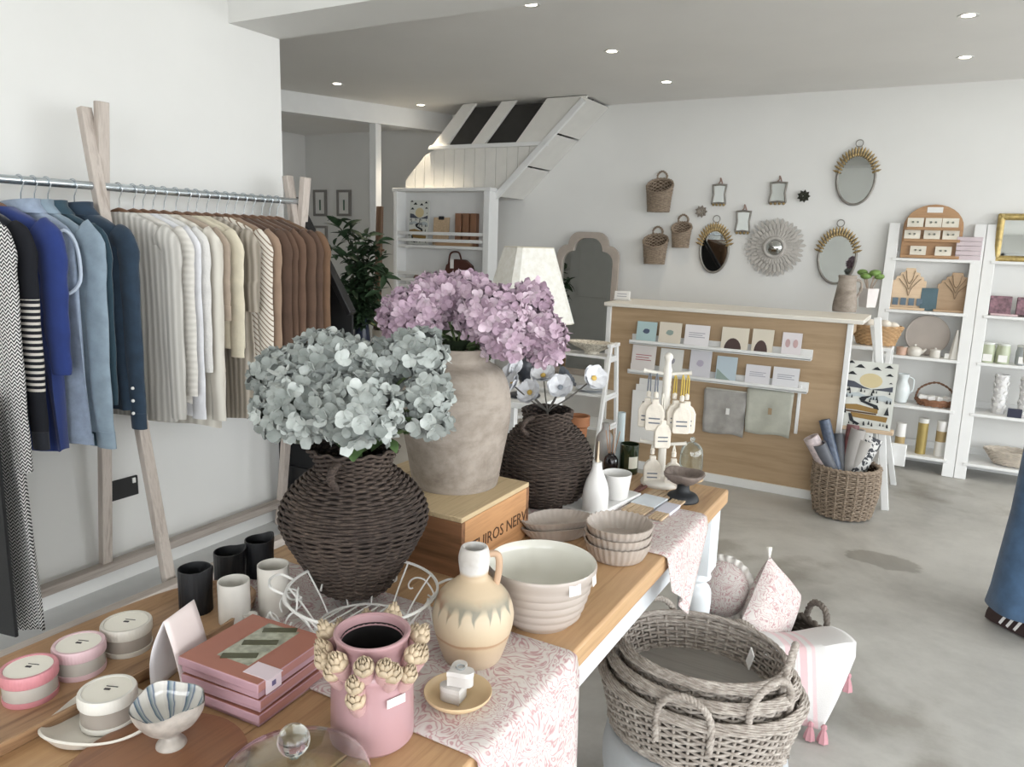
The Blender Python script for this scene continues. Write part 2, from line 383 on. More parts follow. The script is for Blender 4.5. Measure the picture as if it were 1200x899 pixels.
# ------------------------------------------------------------ clothes rack
whitewash = wood('whitewashed_wood', '#b3a498', '#cabdb2', 2, 6, 12, .7, .2, '#a8998d')
whitewash_y = wood('whitewashed_wood_long', '#b3a498', '#cabdb2', 1, 6, 12, .7, .2, '#a8998d')
XRAIL = -2.70
RZ = px(170, 222.5, XRAIL).z
rack = thing('clothes_rack', 'whitewashed wooden A-frame clothes rack with a zinc rail along the left wall', 'clothes rack', (0, 0, 0))
yf1 = px(118, 213, XRAIL).y; yf2 = px(342, 232, XRAIL).y
def aframe(y, pa_top, pb_top, pa_bot, pb_bot):
    MB().bar(pa_top, pa_bot, .042, .032, (1, 0, 0)).build('post', whitewash, rack, 30, .003)
    MB().bar(pb_top, pb_bot, .042, .032, (1, 0, 0)).build('post', whitewash, rack, 30, .003)
aframe(yf1, (XRAIL+.005, yf1+.02, zat((XRAIL, yf1), 118)), (XRAIL-.045, yf1-.015, zat((XRAIL, yf1), 126)), (-2.875, yf1+.02, .12), (-2.385, yf1-.015, .0))
aframe(yf2, (XRAIL+.045, yf2+.045, zat((XRAIL, yf2), 207)), (XRAIL-.035, yf2+.01, zat((XRAIL, yf2), 206)), (-2.875, yf2+.035, .012), (-2.40, yf2+.01, .0))
MB().tube([(XRAIL, .75, RZ), (XRAIL, yf2+.06, RZ)], .0145, 16).build('rail', chrome, rack)
MB().bar((-2.86, .8, .13), (-2.86, yf2+.03, .13), .05, .035).build('lower_bar', whitewash_y, rack, 30, .004)
MB().bar((-2.365, .8, .20), (-2.365, yf2+.09, .20), .05, .035).build('lower_bar', whitewash_y, rack, 30, .004)
MB().bar((-2.86, yf2+.06, .15), (-2.40, yf2+.06, .15), .04, .03).build('end_bar', whitewash, rack, 30, .004)
o = thing('power_socket', 'black double wall socket plate between the rack posts', 'socket', px(142, 573, XL+.006))
MB().box((0, 0, 0), (.012, .15, .085)).build('plate', black_metal, o, 30, .003)
for s_ in (-1, 1): MB().box((.008, s_*.055, .025), (.006, .014, .022)).build('rocker', paper, o, 30, .001)

# ------------------------------------------------------------ garments
hang_w = wood('hanger_wood', '#6b4a35', '#8a6248', 0, 8, 10, .45, .1)
def make_hanger(y, rz, label):
    o = thing('clothes_hanger', label, 'hanger', (XRAIL, y, RZ), rz, 'hangers on the rail')
    hk = [(math.sin(a)*.022, 0, math.cos(a)*.022-.004) for a in [(-1.9+i*.27) for i in range(14)]]+[(.004, 0, -.04), (0, 0, -.075)]
    MB().tube(hk, .0022, 6).build('hook', chrome, o)
    MB().tube([(-.155, 0, -.150), (-.09, 0, -.118), (-.03, 0, -.086), (0, 0, -.078), (.03, 0, -.086), (.09, 0, -.118), (.155, 0, -.150)], .008, 8, flat=.8).build('arm', hang_w, o)
    return o
def garment(name, label, cat, y, m, L=.8, sl=.55, hw=.2, hb=None, th=.032, rz=0, sm=None, cuff=None, collar=None, hem=None, group=None, rip=.25, k=5, seed=0, sr=.046, vneck=False, spread=.018, gap=.08):
    R = random.Random(seed+11); hb = hb or hw*1.07
    o = thing(name, label, cat, (XRAIL, y, RZ), rz, group)
    zs = [(-.088, .065, th*1.1), (-.098, .085, th*1.2), (-.118, .14, th*1.1), (-.145, .19, th), (-.175, hw, th), (-.25, hw*.99, th)]
    nlow = 12
    for i in range(1, nlow+1):
        q = i/nlow; zs.append((-.25-(L-.25)*q, hw+(hb-hw)*q, th*(1+.15*q)))
    N = 44; rings = []; ph = R.random()*6
    for z, w, h in zs:
        q = max(0, min(1, (-z-.15)/.5)); ring = []
        for j in range(N):
            a = 2*PI*j/N; c, s_ = math.cos(a), math.sin(a)
            x = math.copysign(abs(c)**.75, c)*w; yy = math.copysign(abs(s_)**.8, s_)*h
            yy += q*rip*h*math.sin(k*a+ph+z*3)+q*.3*rip*h*math.sin(2.3*k*a+z*6)
            x *= 1+q*.03*math.sin(3*a+z*5+ph)
            ring.append((x, yy, z-.012*abs(x/w)*0+(q*.006*math.sin(4*a+ph) if z < -L+.02 else 0)))
        rings.append(ring)
    MB().rings(rings).build('body', m, o, 60)
    if hem: MB().rings([[(p[0]*1.02, p[1]*1.05, -L+.035) for p in rings[-1]], [(p[0]*1.02, p[1]*1.08, -L-.004) for p in rings[-1]]]).build('hem', hem, o, 60)
    if sl:
        for sd in (1, -1):
            pts = smoothpath([(sd*(hw-.035), 0, -.165), (sd*(hw+.012), .002, -.21), (sd*(hw+spread*.6), .004, -.33), (sd*(hw+spread), -.004+R.uniform(-.004, .004), -.17-sl*.7), (sd*(hw+spread*.9), R.uniform(-.006, .004), -.17-sl)], 5)
            n = len(pts); rr = [sr*(1.05-.38*i/(n-1))*(1+.05*math.sin(i*1.7+ph)) for i in range(n)]
            rr[0] *= .85
            MB().tube(pts, rr, 14, flat=min(.55, .40*gap/sr)).build('sleeve', sm or m, o, 60)
            if cuff:
                e = pts[-1]; d = (pts[-1]-pts[-3]).normalized()
                MB().tube([e-d*.035, e+d*.025], [rr[-1]*1.08, rr[-1]*1.05], 14, flat=min(.58, .43*gap/sr)).build('cuff', cuff, o, 60)
    if collar:
        MB().rings([[(.072*math.cos(2*PI*j/24), .044*math.sin(2*PI*j/24), z+.008*math.cos(2*PI*j/24)) for j in range(24)] for z in (-.066, -.085)]+[[(.10*math.cos(2*PI*j/24), .052*math.sin(2*PI*j/24), -.105) for j in range(24)]]).build('collar', collar, o, 60, solid=.004)
    return o
def Yh(x): return px(x, 210+.0746*x, XRAIL).y
# patterned cloths
t = NT('herringbone'); x = t.xyz(); u = t.math('MULTIPLY', t.math('ADD', x[0], x[1]), 46.); zz = t.math('PINGPONG', u, .5)
f = t.math('FRACT', t.math('MULTIPLY_ADD', x[2], 84., t.math('MULTIPLY', zz, 2.)))
t.base(t.ramp(f, [(0, '#17171b'), (.5, '#d9d8d6')], True)); t.set(Roughness=.9); herring = t.m
t = NT('striped_knit'); x = t.xyz(); f = t.math('FRACT', t.math('MULTIPLY', x[2], 52.)); st = t.ramp(f, [(0, '#14161f'), (.55, '#cfc8bd')], True)
g = t.ramp(t.math('MULTIPLY', x[2], -1.), [(0, (1, 1, 1, 1)), (.37, (0, 0, 0, 1)), (.67, (1, 1, 1, 1))], True)
t.base(t.mix(t.math('MULTIPLY', g, 1.), st, '#12141d')); t.set(Roughness=.95); navy_stripe = t.m
t = NT('cream_brown_stripe'); x = t.xyz(); f = t.math('FRACT', t.math('MULTIPLY_ADD', x[2], 45., t.math('MULTIPLY', x[0], 45.)))
t.base(t.ramp(f, [(0, '#e3dacb'), (.72, '#8f765f')], True)); t.set(Roughness=.9); cream_stripe = t.m
navy = fabric('navy_knit', '#141824'); royal = fabric('royal_blue', '#1d3580'); ldenim = fabric('light_denim', '#93a3bb', var=.16, vs=30); pdenim = fabric('pale_denim', '#869aaa', var=.14, vs=18)
teal = fabric('dark_teal', '#2d4a5a'); ddenim = fabric('dark_denim', '#23394f', var=.2, vs=20); black_f = fabric('black_cloth', '#121214')
oat = ribbed('oat_rib', '#b9b5ad', '#d0ccc4', 260, 'x'); ivory = ribbed('ivory_knit', '#d9d4ca', '#e2ddd4', 260, 'z'); whitef = fabric('white_cotton', '#e0e0e4'); openk = ribbed('open_knit', '#cbc3b5', '#e2dccf', 130, 'x')
lacew = fabric('white_lace', '#dcd9d4', weave=140, bump=.7); taupe = fabric('taupe_linen', '#b09c88'); creaml = fabric('cream_linen', '#d9ceb3'); creamt = fabric('cream_top', '#d8ccb2'); beiger = ribbed('beige_rib', '#8f8474', '#b5a999', 240, 'x'); beigej = fabric('beige_wool', '#9d8068')
browns = [fabric('brown_wool', '#644836', var=.14), fabric('brown_wool_warm', '#6b4d3a', var=.14), fabric('brown_wool_dark', '#5b4131', var=.14), fabric('tan_wool', '#75543a', var=.14)]
tagm = mat('swing_tag', '#e6e2da', .6)
G = [(-66, 'long_coat', 'long black and white herringbone coat hanging lowest on the rail', 'coat', herring, dict(L=1.46, sl=.72, hw=.2, hb=.24, cuff=herring)),
 (-40, 'striped_jumper', 'navy jumper with cream striped lower sleeves and navy cuffs', 'jumper', navy, dict(L=.78, sl=.66, sm=navy_stripe, cuff=navy)),
 (-8, 'blue_blouse', 'royal blue blouse with loose sleeves', 'blouse', royal, dict(L=.88, sl=.45, sr=.06, rip=.5)),
 (22, 'denim_vest', 'light denim sleeveless shirt with open armholes', 'shirt', ldenim, dict(L=.87, sl=0, hw=.22, collar=ldenim, hem=ldenim)),
 (38, 'denim_jacket', 'pale blue denim jacket with long sleeves', 'jacket', pdenim, dict(L=.84, sl=.70, hw=.22, collar=pdenim, cuff=pdenim, sr=.055)),
 (54, 'teal_shirt', 'dark teal shirt between the pale and the dark denim', 'shirt', teal, dict(L=.9, sl=.58, hw=.2, collar=teal)),
 (85, 'dark_denim_shirt', 'dark indigo denim shirt with buttoned cuffs', 'shirt', ddenim, dict(L=.78, sl=.66, hw=.21, collar=ddenim, cuff=ddenim, hem=ddenim)),
 (138, 'ribbed_jumper', 'oatmeal ribbed jumper first after the rack post', 'jumper', oat, dict(L=.86, sl=.68, hw=.21)),
 (155, 'eyelet_jumper', 'ivory knitted jumper with eyelet shoulder seams', 'jumper', ivory, dict(L=.8, sl=.6, hw=.21)),
 (166, 'white_blouse', 'plain bright white cotton blouse', 'blouse', whitef, dict(L=.86, sl=.7, hw=.2, rip=.5)),
 (178, 'lace_blouse', 'off-white lace blouse with half-length sleeves', 'blouse', lacew, dict(L=.8, sl=.52, hw=.2, rip=.5)),
 (191, 'open_knit_jumper', 'long cream open-knit jumper', 'jumper', openk, dict(L=.92, sl=.72, hw=.21)),
 (205, 'taupe_blouse', 'taupe linen blouse with rolled sleeves', 'blouse', taupe, dict(L=.7, sl=.3, hw=.19, cuff=taupe)),
 (219, 'cream_shirt', 'cream linen shirt with long sleeves', 'shirt', creaml, dict(L=.62, sl=.48, hw=.2, rip=.4)),
 (229, 'sleeveless_blouse', 'cream sleeveless top with a white swing tag', 'top', creamt, dict(L=.62, sl=0, hw=.2, rip=.5)),
 (241, 'ribbed_dress', 'long beige ribbed dress below the cream top', 'dress', beiger, dict(L=.93, sl=.3, hw=.2, rip=.4)),
 (253, 'striped_shirt', 'cream shirt with slanting brown stripes', 'shirt', cream_stripe, dict(L=.9, sl=.62, hw=.21)),
 (264, 'beige_jumper', 'light beige-brown jumper beside the striped shirt', 'jumper', beigej, dict(L=.75, sl=.6, hw=.21)),
 (274, 'brown_jumper', '', 'jumper', browns[2], {}), (285, 'brown_jumper', '', 'jumper', browns[0], {}), (295, 'brown_jumper', '', 'jumper', browns[1], {}), (306, 'brown_jumper', '', 'jumper', browns[0], {}), (315, 'brown_jumper', '', 'jumper', browns[2], {}),
 (324, 'tan_jumper', 'warm tan-brown jumper at the far end of the rail', 'jumper', browns[3], dict(L=.8, sl=.7, hw=.22))]
gobj = {}
for i, (hx, nm, lab, cat, m, kw) in enumerate(G):
    y = Yh(hx); rz = .20+rnd.uniform(-.012, .012)
    gap = min([abs(y-Yh(g[0])) for g in G if g[0] != hx])*.98; kw_th = min(.032, gap*.36)
    if not kw: kw = dict(L=.8+rnd.uniform(-.03, .03), sl=.68, hw=.21+rnd.uniform(-.006, .01), sr=.05); lab = 'chocolate brown wool jumper in the row of brown jumpers'
    gobj[nm] = garment(nm, lab, cat, y, m, rz=rz, seed=i, group='clothes on the rail', th=kw_th, gap=gap, **kw)
    make_hanger(y, rz, 'brown wooden hanger under the '+lab if nm != 'brown_jumper' else 'brown hanger holding one of the chocolate brown jumpers')
for o in COL.objects:
    if o.get('category') == 'hanger':
        w_ = o['label'].split(); o['label'] = ' '.join(w_[:16])
c = gobj['long_coat']; MB().box((.075, -.088, -1.05), (.32, .012, .78)).build('lining', black_f, c, 30, .004)
c = gobj['sleeveless_blouse']; MB().box((.14, -.05, -.55), (.045, .002, .075)).build('swing_tag', tagm, c, 30)
MB().tube([(.14, -.05, -.51), (.15, -.03, -.45)], .001, 5).build('tag_string', tagm, c)
c = gobj['denim_vest']
MB().tube(smoothpath([(.20, -.03, -.16), (.225, 0, -.2), (.232, 0, -.32), (.20, -.036, -.36), (.17, -.038, -.27)], 5, True), .006, 6, True).build('armhole_trim', fabric('denim_seam', '#b9c6d8'), c)
c = gobj['dark_denim_shirt']
for k in range(3): MB().ball((.24, -.03-.002*k, -.70-.045*k), .006, 8, 6).build('button', paper, c)
c = gobj['eyelet_jumper']
for k in range(5): MB().ball((.16+.012*k, -.035, -.17-.03*k), .004, 6, 4).build('eyelet', ink, c)
# ------------------------------------------------------------ long table
pine = wood('pine_top', '#b5875a', '#c99d6c', 1, 5, 12, .42, .12, '#a4774b', rv=.07)
X0, X1, Y0, Y1 = -1.30, -.508, .18, 2.275
tb = thing('farmhouse_table', 'long pine-topped farmhouse table with white painted legs', 'table', (0, 0, 0))
nb = 5; bw = (X1-X0)/nb
for i in range(nb): MB().box((X0+bw*(i+.5), (Y0+Y1)/2, T-.0225), (bw-.0015, Y1-Y0, .045)).build('plank', pine, tb, 30, .006 if i == nb-1 else .002)
lw = mat('leg_paint', '#dfe3e6', .45, var=.03)
for (x0, x1, y0, y1) in ((X0+.1, X1-.1, Y0+.05, Y0+.075), (X0+.1, X1-.1, Y1-.075, Y1-.05), (X0+.05, X0+.075, Y0+.08, Y1-.08), (X1-.075, X1-.05, Y0+.08, Y1-.08)):
    MB().box(((x0+x1)/2, (y0+y1)/2, T-.105), (x1-x0, y1-y0, .12)).build('apron', lw, tb, 30, .003)
for lx in (X0+.065, X1-.062):
    for ly in (Y0+.08, Y1-.072):
        b = MB().box((lx, ly, T-.145), (.095, .095, .2))
        b.lathe(sprof([(.04, .52), (.046, .5), (.03, .485), (.048, .46), (.05, .40), (.042, .33), (.034, .22), (.03, .16), (.044, .13), (.03, .1), (.036, .05), (.03, 0)], 4), 24, (lx, ly, 0))
        b.build('leg', lw, tb, 35, .002)

# ------------------------------------------------------------ pink patterned runners
t = NT('paisley_cloth'); n1 = t.noise(15, None, 2, .5, 2.2); k1 = t.math('PINGPONG', t.math('MULTIPLY', n1, 9.), .5)
n2 = t.noise(30, None, 2, .5, 1.2)
f = t.math('MULTIPLY_ADD', k1, 1.5, t.math('MULTIPLY', n2, .35))
t.base(t.ramp(f, [(.2, '#bd8f91'), (.38, '#ccb1ae'), (.55, '#d3c9c4'), (.8, '#d5cdc7')])); t.set(Roughness=.95); t.bump(t.noise(500, None, 1), .3, .002); paisley = t.m
def runner(label, ya, yb, zdrop, xleft, zl, tap=0., zfar=None):
    def fn(u, v):
        y = ya+(yb-ya)*v; pts = [(xleft-.012, zl), (xleft-.012, T-.01), (X0-.004, T+.003), (X1-.004, T+.004), (X1+.006, T-.002), (X1+.012, T-.03), (X1+.03, zdrop+(zfar-zdrop)*v if zfar else zdrop)]
        seg = [0, .1, .14, .62, .65, .68, 1]
        for i in range(6):
            if u <= seg[i+1]+1e-9:
                q = (u-seg[i])/(seg[i+1]-seg[i]); a, b = pts[i], pts[i+1]; x, z = a[0]+(b[0]-a[0])*q, a[1]+(b[1]-a[1])*q; break
        if i == 5: x += .008*q*math.sin(v*9+ya*3); y += .006*q*math.sin(v*5)-v*tap*q
        if i == 0: x -= .01*(1-q)*math.sin(v*8)
        return (x, y, z)
    o = MB().grid(60, 14, fn).build('table_runner', paisley, None, 60, solid=.003)
    return tag(o, label, 'table runner', 'patterned table runners')
runner('pink paisley table runner beneath the clay jug', pz(556, 890, T).y, pz(670, 766, T).y, .33, X0, T-.2)
runner('pink paisley table runner beneath the white tray with the oil bottle', pz(776, 652, T).y, pz(824, 604, T).y, px(767, 724, X1+.03).z, X0, T-.2, pz(824, 604, T).y-px(803, 718, X1+.03).y, px(803, 718, X1+.03).z)

# ------------------------------------------------------------ long wooden tray with tins
tray_w = wood('olive_wood', '#9c7450', '#b88d63', 1, 6, 14, .5, .12, '#8a6342')
o = thing('dough_tray', 'long shallow wooden dough tray holding three round tins', 'tray', (-1.172, .60, T+.001))
R = []
for (sx, z) in ((.90, 0), (.98, .012), (1.0, .026), (.965, .027), (.88, .012), (.78, .008)):
    R.append([(math.copysign(abs(math.cos(2*PI*j/48))**.8, math.cos(2*PI*j/48))*.115*sx, math.copysign(abs(math.sin(2*PI*j/48))**.55, math.sin(2*PI*j/48))*.40*(sx*.3+.7), z) for j in range(48)])
MB().rings(R, True, True, True).build('bowl', tray_w, o, 50)
def flute(n, amp, lo=None, hi=None): return lambda a, i, r, z: (r*(1+amp*math.cos(n*a)) if (lo is None or lo <= i <= hi) else r, z)
tin_clear = mat('tin_body_grey', '#b8b0a6', .25, var=.06); tin_top = mat('tin_lid_top', '#ece6d8', .6, var=.02)
def tin(c, r, h, lid, label, base=None, body=None):
    o = thing('round_tin', label, 'tin', c, 0, 'round fluted tins')
    MB().lathe([(r*.95, 0), (r*.97, .003), (r*.97, .009)], 48).build('base', base or lid, o)
    MB().lathe([(r*.94, .008), (r*.94, h-.017)], 48).build('body', body or tin_clear, o)
    MB().lathe([(r*.97, h-.019), (r, h-.017), (r, h-.003), (r*.97, h), (r*.86, h), (r*.85, h-.002)], 144, mod=flute(48, .012, 1, 2), cap1=True).build('lid', lid, o)
    tp = MB().lathe([(r*.84, h-.003), (r*.84, h-.0012)], 40).build('lid_top', tin_top, o)
    MB().box((0, 0, h-.0008), (.009, .004, .0008), (0, 0, .4)).box((0, .008, h-.0008), (.018, .0010, .0008), (0, 0, .4)).build('print', ink, o, 0)
    return o
zt_ = T+.009
c1, r1 = on(38, 830, 30, zt_); tin(c1, r1, .05, mat('tin_pink', '#d8848c', .4), 'round tin with a bright pink fluted lid in the wooden tray')
c1, r1 = on(96, 799, 28, zt_); tin(c1, r1, .05, mat('tin_pale_pink', '#dcb6bb', .4), 'round tin with a pale pink fluted lid in the wooden tray')
c1, r1 = on(151, 772, 27.5, zt_); tin(c1, r1, .05, mat('tin_cream', '#cfc8bb', .4), 'round tin with a cream lid and grey body in the wooden tray', None, mat('tin_body_taupe', '#9a8f84', .35))
cd_ = pz(112, 862, T); cd_ = Vector((cd_.x-.01, cd_.y+.02, T))
o = thing('scalloped_dish', 'white lobed ceramic dish under the single round tin', 'dish', cd_, .5)
MB().lathe([(.045, .001), (.062, .004), (.074, .019), (.071, .021), (.058, .008), (.02, .005)], 72, mod=lambda a, i, r, z: (r*(1+.07*math.cos(3*a+.6)), z+(.004*math.cos(3*a) if i in (2, 3) else 0)), sx=1.1).build('dish_body', mat('cream_ceramic', '#dcd5c8', .3), o)
tin(cd_+Vector((.004, .006, .0075)), .040, .052, mat('tin_white', '#e2ded4', .4), 'round tin with a white fluted lid standing on the lobed dish', None, mat('tin_body_taupe', '#9a8f84', .35))
# round wooden board and footed bowl
o = MB().lathe(sprof([(.001, 0), (.105, 0), (.112, .006), (.108, .012), (.001, .012)], 3), 48, tuple(pz(185, 905, T)+Vector((.0, -.0, .001)))).build('serving_board', wood('walnut_board', '#7d4e33', '#96623f', 1, 6, 10, .45, .1), None)
tag(o, 'round dark wooden board under the footed bowl', 'board')
t = NT('marbled_blue'); x = t.xyz(); an = t.math('ARCTAN2', x[1], x[0]); f = t.math('FRACT', t.math('MULTIPLY_ADD', an, 1.6, t.math('MULTIPLY', t.noise(18), .5)))
t.base(t.ramp(f, [(0, '#e3ded6'), (.40, '#d9d5cd'), (.5, '#4d688c'), (.56, '#b7bcc0'), (.72, '#7d9297'), (.80, '#33527d'), (.86, '#dcd7cf')])); t.set(Roughness=.12, Coat_Weight=.5); marbled = t.m
stone_w = mat('shell_stone', '#b3a99f', .4, var=.22, vs=40, bump=.2, bs=90)
cb = pz(190, 893, T); o = thing('footed_bowl', 'pearly footed bowl striped inside with blue brush marks', 'bowl', (cb.x-.006, cb.y+.02, T+.013), .3)
wv = lambda a, i, r, z: (r*(1+.03*math.cos(5*a)*(i/8)), z+.006*math.cos(3*a+1)*(i/8))
o.scale = (.80, .80, .80); prof = sprof([(.026, 0), (.024, .006), (.014, .018), (.02, .026), (.042, .042), (.057, .066), (.061, .085)], 4)
MB().lathe(prof, 48, mod=lambda a, i, r, z: (r*(1+.05*math.cos(5*a)*(i/24)**2), z+.006*math.cos(2*a+1)*(i/24)**2), cap1=False).build('outside', stone_w, o)
MB().lathe(sprof([(.059, .0851), (.054, .066), (.038, .044), (.016, .032), (.0005, .030)], 5), 48, mod=lambda a, i, r, z: (r*(1+.05*math.cos(5*a)*(1-i/20)**2), z+.006*math.cos(2*a+1)*(1-i/20)**2), cap0=False).build('inside', marbled, o, rev=False)
# tent card
Lp, Rp = pz(178, 812, T), pz(215, 817, T); Fp = pz(249, 786, T)
ax = (Fp-Rp); ax = Vector((ax.x, ax.y, 0)); mid = (Lp+Rp)/2
hz = zat(mid, 729)-T
o = thing('tent_card', 'folded white and pink tent card beside the pink boxes', 'card', (0, 0, 0))
def side(P, q, bow):
    def fn(u, v):
        a = P.lerp(mid+Vector((0, 0, hz)), v); out = (P-mid).normalized()*bow*math.sin(PI*v); return a+ax*u+out
    return fn
MB().grid(6, 12, side(Lp, 0, .012)).build('panel', mat('card_white', '#e8e4e6', .5, var=.01), o, 60, solid=.001)
MB().grid(6, 12, side(Rp, 0, .004)).build('panel', mat('card_pink', '#e9d8d4', .4, var=.02), o, 60, solid=.001)
# stack of three boxes
Nc, Lc, Rc = pz(290, 866, T), pz(225, 813, T), pz(374, 802, T)
ux, uy = (Lc-Nc), (Rc-Nc); wx, wy = ux.length, uy.length; ang = math.atan2(uy.y, uy.x)-PI/2
ctr = Nc+ux/2+uy/2
terr = mat('box_terracotta', '#b06b57', .55, var=.04); pinkb = mat('box_pink', '#bd8f9a', .55, var=.04)
z = T+.001
for k, (h, s_, lab) in enumerate(((.021, .97, 'flat pink gift box at the bottom of the three-box stack'), (.021, .97, 'flat pink gift box in the middle of the three-box stack'), (.026, 1.0, 'terracotta gift box with a window lid on top of the stack'))):
    o = thing('gift_box', lab, 'box', (ctr.x, ctr.y, z), ang+(.02 if k == 1 else 0), 'stacked gift boxes')
    MB().box((0, 0, h/2-.001), (wx*s_*.955, wy*s_*.955, h-.002)).build('box_base', pinkb, o, 30, .001)
    lid = MB().box((0, 0, h-.007), (wx*s_, wy*s_, .014)).build('lid', pinkb, o, 30, .0015)
    MB().box((0, 0, h+.0001), (wx*s_-.003, wy*s_-.003, .0006)).build('lid_face', terr, lid, 0)
    MB().box((wx*s_/2, 0, h-.007), (.0008, wy*s_-.003, .012)).build('lid_face', mat('box_coral', '#b97a72', .55), lid, 0)
    if k == 2:
        MB().box((0, .01, h+.0003), (wx*.40, wy*.72, .0012)).build('window', mat('box_window', '#9fa08a', .15, var=.3, vs=60), o, 0)
        for q in (-.045, .0, .045): MB().box((.0, .012+q, h+.0012), (wx*.34, .014, .001), (0, 0, .5)).build('ribbon_print', mat('olive_print', '#4b4a2c', .4), o, 0)
        MB().box((wx*.5-.02, -wy*.30, h+.0004), (.05, .032, .001)).box((wx*.5+.0006, -wy*.30, h-.012), (.001, .032, .024)).build('sticker', mat('sticker_pink', '#e3cfd8', .5), o, 0)
        MB().box((wx*.5+.0014, -wy*.30, h-.012), (.0006, .008, .008)).build('sticker_mark', mat('mark_violet', '#6a5f8a', .5), o, 0)
    z += h+.003
# glass cloche, bottom of frame
cg = pz(346, 940, T); cg.z = T+.001
o = thing('glass_cloche', 'clear glass cake dome with a round glass knob at the table front', 'cloche', cg)
MB().lathe(sprof([(.098, 0), (.099, .03), (.09, .048), (.06, .060), (.02, .066), (.0012, .067)], 4)+sprof([(.0012, .0645), (.02, .0635), (.058, .0575), (.087, .046), (.0965, .03), (.0955, 0)], 4), 40, cap0=False, cap1=False).build('dome', glass(), o)
MB().ball((0, 0, .089), .021, 20, 14).lathe([(.008, .066), (.009, .074)], 16).build('knob', glass(), o)
o2 = tag(MB().lathe(sprof([(.001, 0), (.06, 0), (.066, .001), (.062, .006), (.001, .006)], 3), 32, (cg.x+.03, cg.y-.05, T)).build('cake_stand_plate', mat('grey_board', '#a79a8c', .6, var=.15), None), 'grey wooden plate under the glass cake dome', 'plate')
# pink rose vase
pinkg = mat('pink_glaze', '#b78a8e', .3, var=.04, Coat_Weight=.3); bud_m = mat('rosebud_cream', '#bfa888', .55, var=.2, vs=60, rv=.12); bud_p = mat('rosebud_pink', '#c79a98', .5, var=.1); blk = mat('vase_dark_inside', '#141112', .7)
cv, rv_ = on(437, 893, 48); hv = zat(cv, 738)-T
o = thing('rose_vase', 'pink glazed cylinder vase ringed with cream rosebuds and a price sticker', 'vase', cv, 0)
k = rv_/.055
MB().lathe(sprof([(.046*k, 0), (.053*k, .008), (.055*k, .02), (.054*k, hv*.6), (.056*k, hv*.72), (.048*k, hv*.82), (.046*k, hv*.9), (.05*k, hv*.985), (.047*k, hv)], 4)+[(.043*k, hv*.985), (.040*k, hv*.9)], 48, cap1=False).build('body', pinkg, o)
MB().lathe([(.0405*k, hv*.93), (.042*k, hv*.7), (.044*k, .015), (.001, .012)], 32, cap0=False).build('inside', blk, o)
petalm = MB()
for (r_, zo, n, ph, tl_) in ((.004, .0115, 5, 0, .2), (.0075, .010, 6, .5, .5), (.0105, .0075, 6, 0, .85)):
    for j in range(n):
        a = 2*PI*j/n+ph
        def fn(u, v, a=a, r_=r_, zo=zo, tl_=tl_):
            aa = a+(u-.5)*1.5*(1-.25*v); rr = r_*(.35+.65*math.sin(v*PI*.75))*(1-.30*v*(1-tl_)); return (rr*math.cos(aa), rr*math.sin(aa), zo*v*2.1-.003*(abs(u-.5)*2)**2*v)
        petalm.grid(4, 4, fn)
bud_mesh = petalm.build('rosebud_petals', bud_m, None, 60, solid=.0012); bme = bud_mesh.data; bpy.data.objects.remove(bud_mesh)
stem_me = MB().tube([(0, 0, -.02), (0, 0, -.008), (0, 0, .004)], [.003, .008, .0095], 10).build('tmp', bud_p, None); sme = stem_me.data; bpy.data.objects.remove(stem_me)
toC = math.atan2(-cv.y, -cv.x)
buds = [(i*2*PI/11+.1, hv*.80+.012*math.sin(i*2.4), 1.) for i in range(11)]+[(toC+d_, hv*.72+.014*math.sin(d_*7), .95) for d_ in (-1.5, -.9, -.35, .25, .8, 1.35)]+[(toC-.35, hv*.53, 1.)]
for a, z, s_ in buds:
    rr = .057*k if z > hv*.6 else .0555*k
    st = link('rosebud', sme, o); st.location = (rr*math.cos(a), rr*math.sin(a), z); st.rotation_euler = Vector((math.cos(a)*.5, math.sin(a)*.5, 1.0)).to_track_quat('Z', 'Y').to_euler(); st.scale = (s_*1.45,)*3
    b = link('petals', bme, st)
    sm = b.modifiers.new('solid', 'SOLIDIFY'); sm.thickness = .0012
a = toC+.55; MB().box((.0565*k*math.cos(a), .0565*k*math.sin(a), hv*.52), (.0008, .03, .013), (0, .0, a)).build('price_sticker', paper, o, 0)
# cups
blk_fl = mat('black_stoneware', '#16171b', .55, var=.1); crm = mat('cream_stoneware', '#d9d3c8', .3, var=.03, Coat_Weight=.2); wht = mat('white_stoneware', '#dad5cc', .28, var=.02, Coat_Weight=.3)
def cup(x, yb, rpx, yt, m, label, lip=False, fl=0, group=None, inner=None):
    c, r = on(x, yb, rpx); h = zat(c, yt)-T
    c.z = T+.0045
    o = thing('beaker', label, 'beaker', c, 0, group)
    def mod(a, i, r_, z):
        q = r_*(1+.012*math.cos(fl*a)) if fl and i < 4 else r_
        if lip and z > h*.9: dd = max(0, math.cos(a-lip))**8; q *= 1+.22*dd; z += .006*dd
        return q, z
    MB().lathe([(r*.93, 0), (r, .004), (r, h*.5), (r, h*.93), (r*.99, h), (r*.93, h), (r*.91, h*.9), (r*.90, .01), (r*.1, .006)], 96 if fl else 40, mod=mod).build('cup_body', m, o, 50)
    return o
cup(231, 728, 18.5, 668, blk_fl, 'black ribbed pouring beaker behind the tent card', lip=.3, fl=24)
cup(270, 692, 17, 648, blk_fl, 'black ribbed beaker between two other black beakers', lip=1.2, fl=24)
cup(305, 682, 16, 634, blk_fl, 'black ribbed beaker beside the white wire stand', lip=1.5, fl=24)
cup(276, 740, 18, 683, wht, 'glossy white straight beaker in front of the black beakers')
cup(322, 728, 18, 664, crm, 'cream beaker half behind the white wire scrolls')
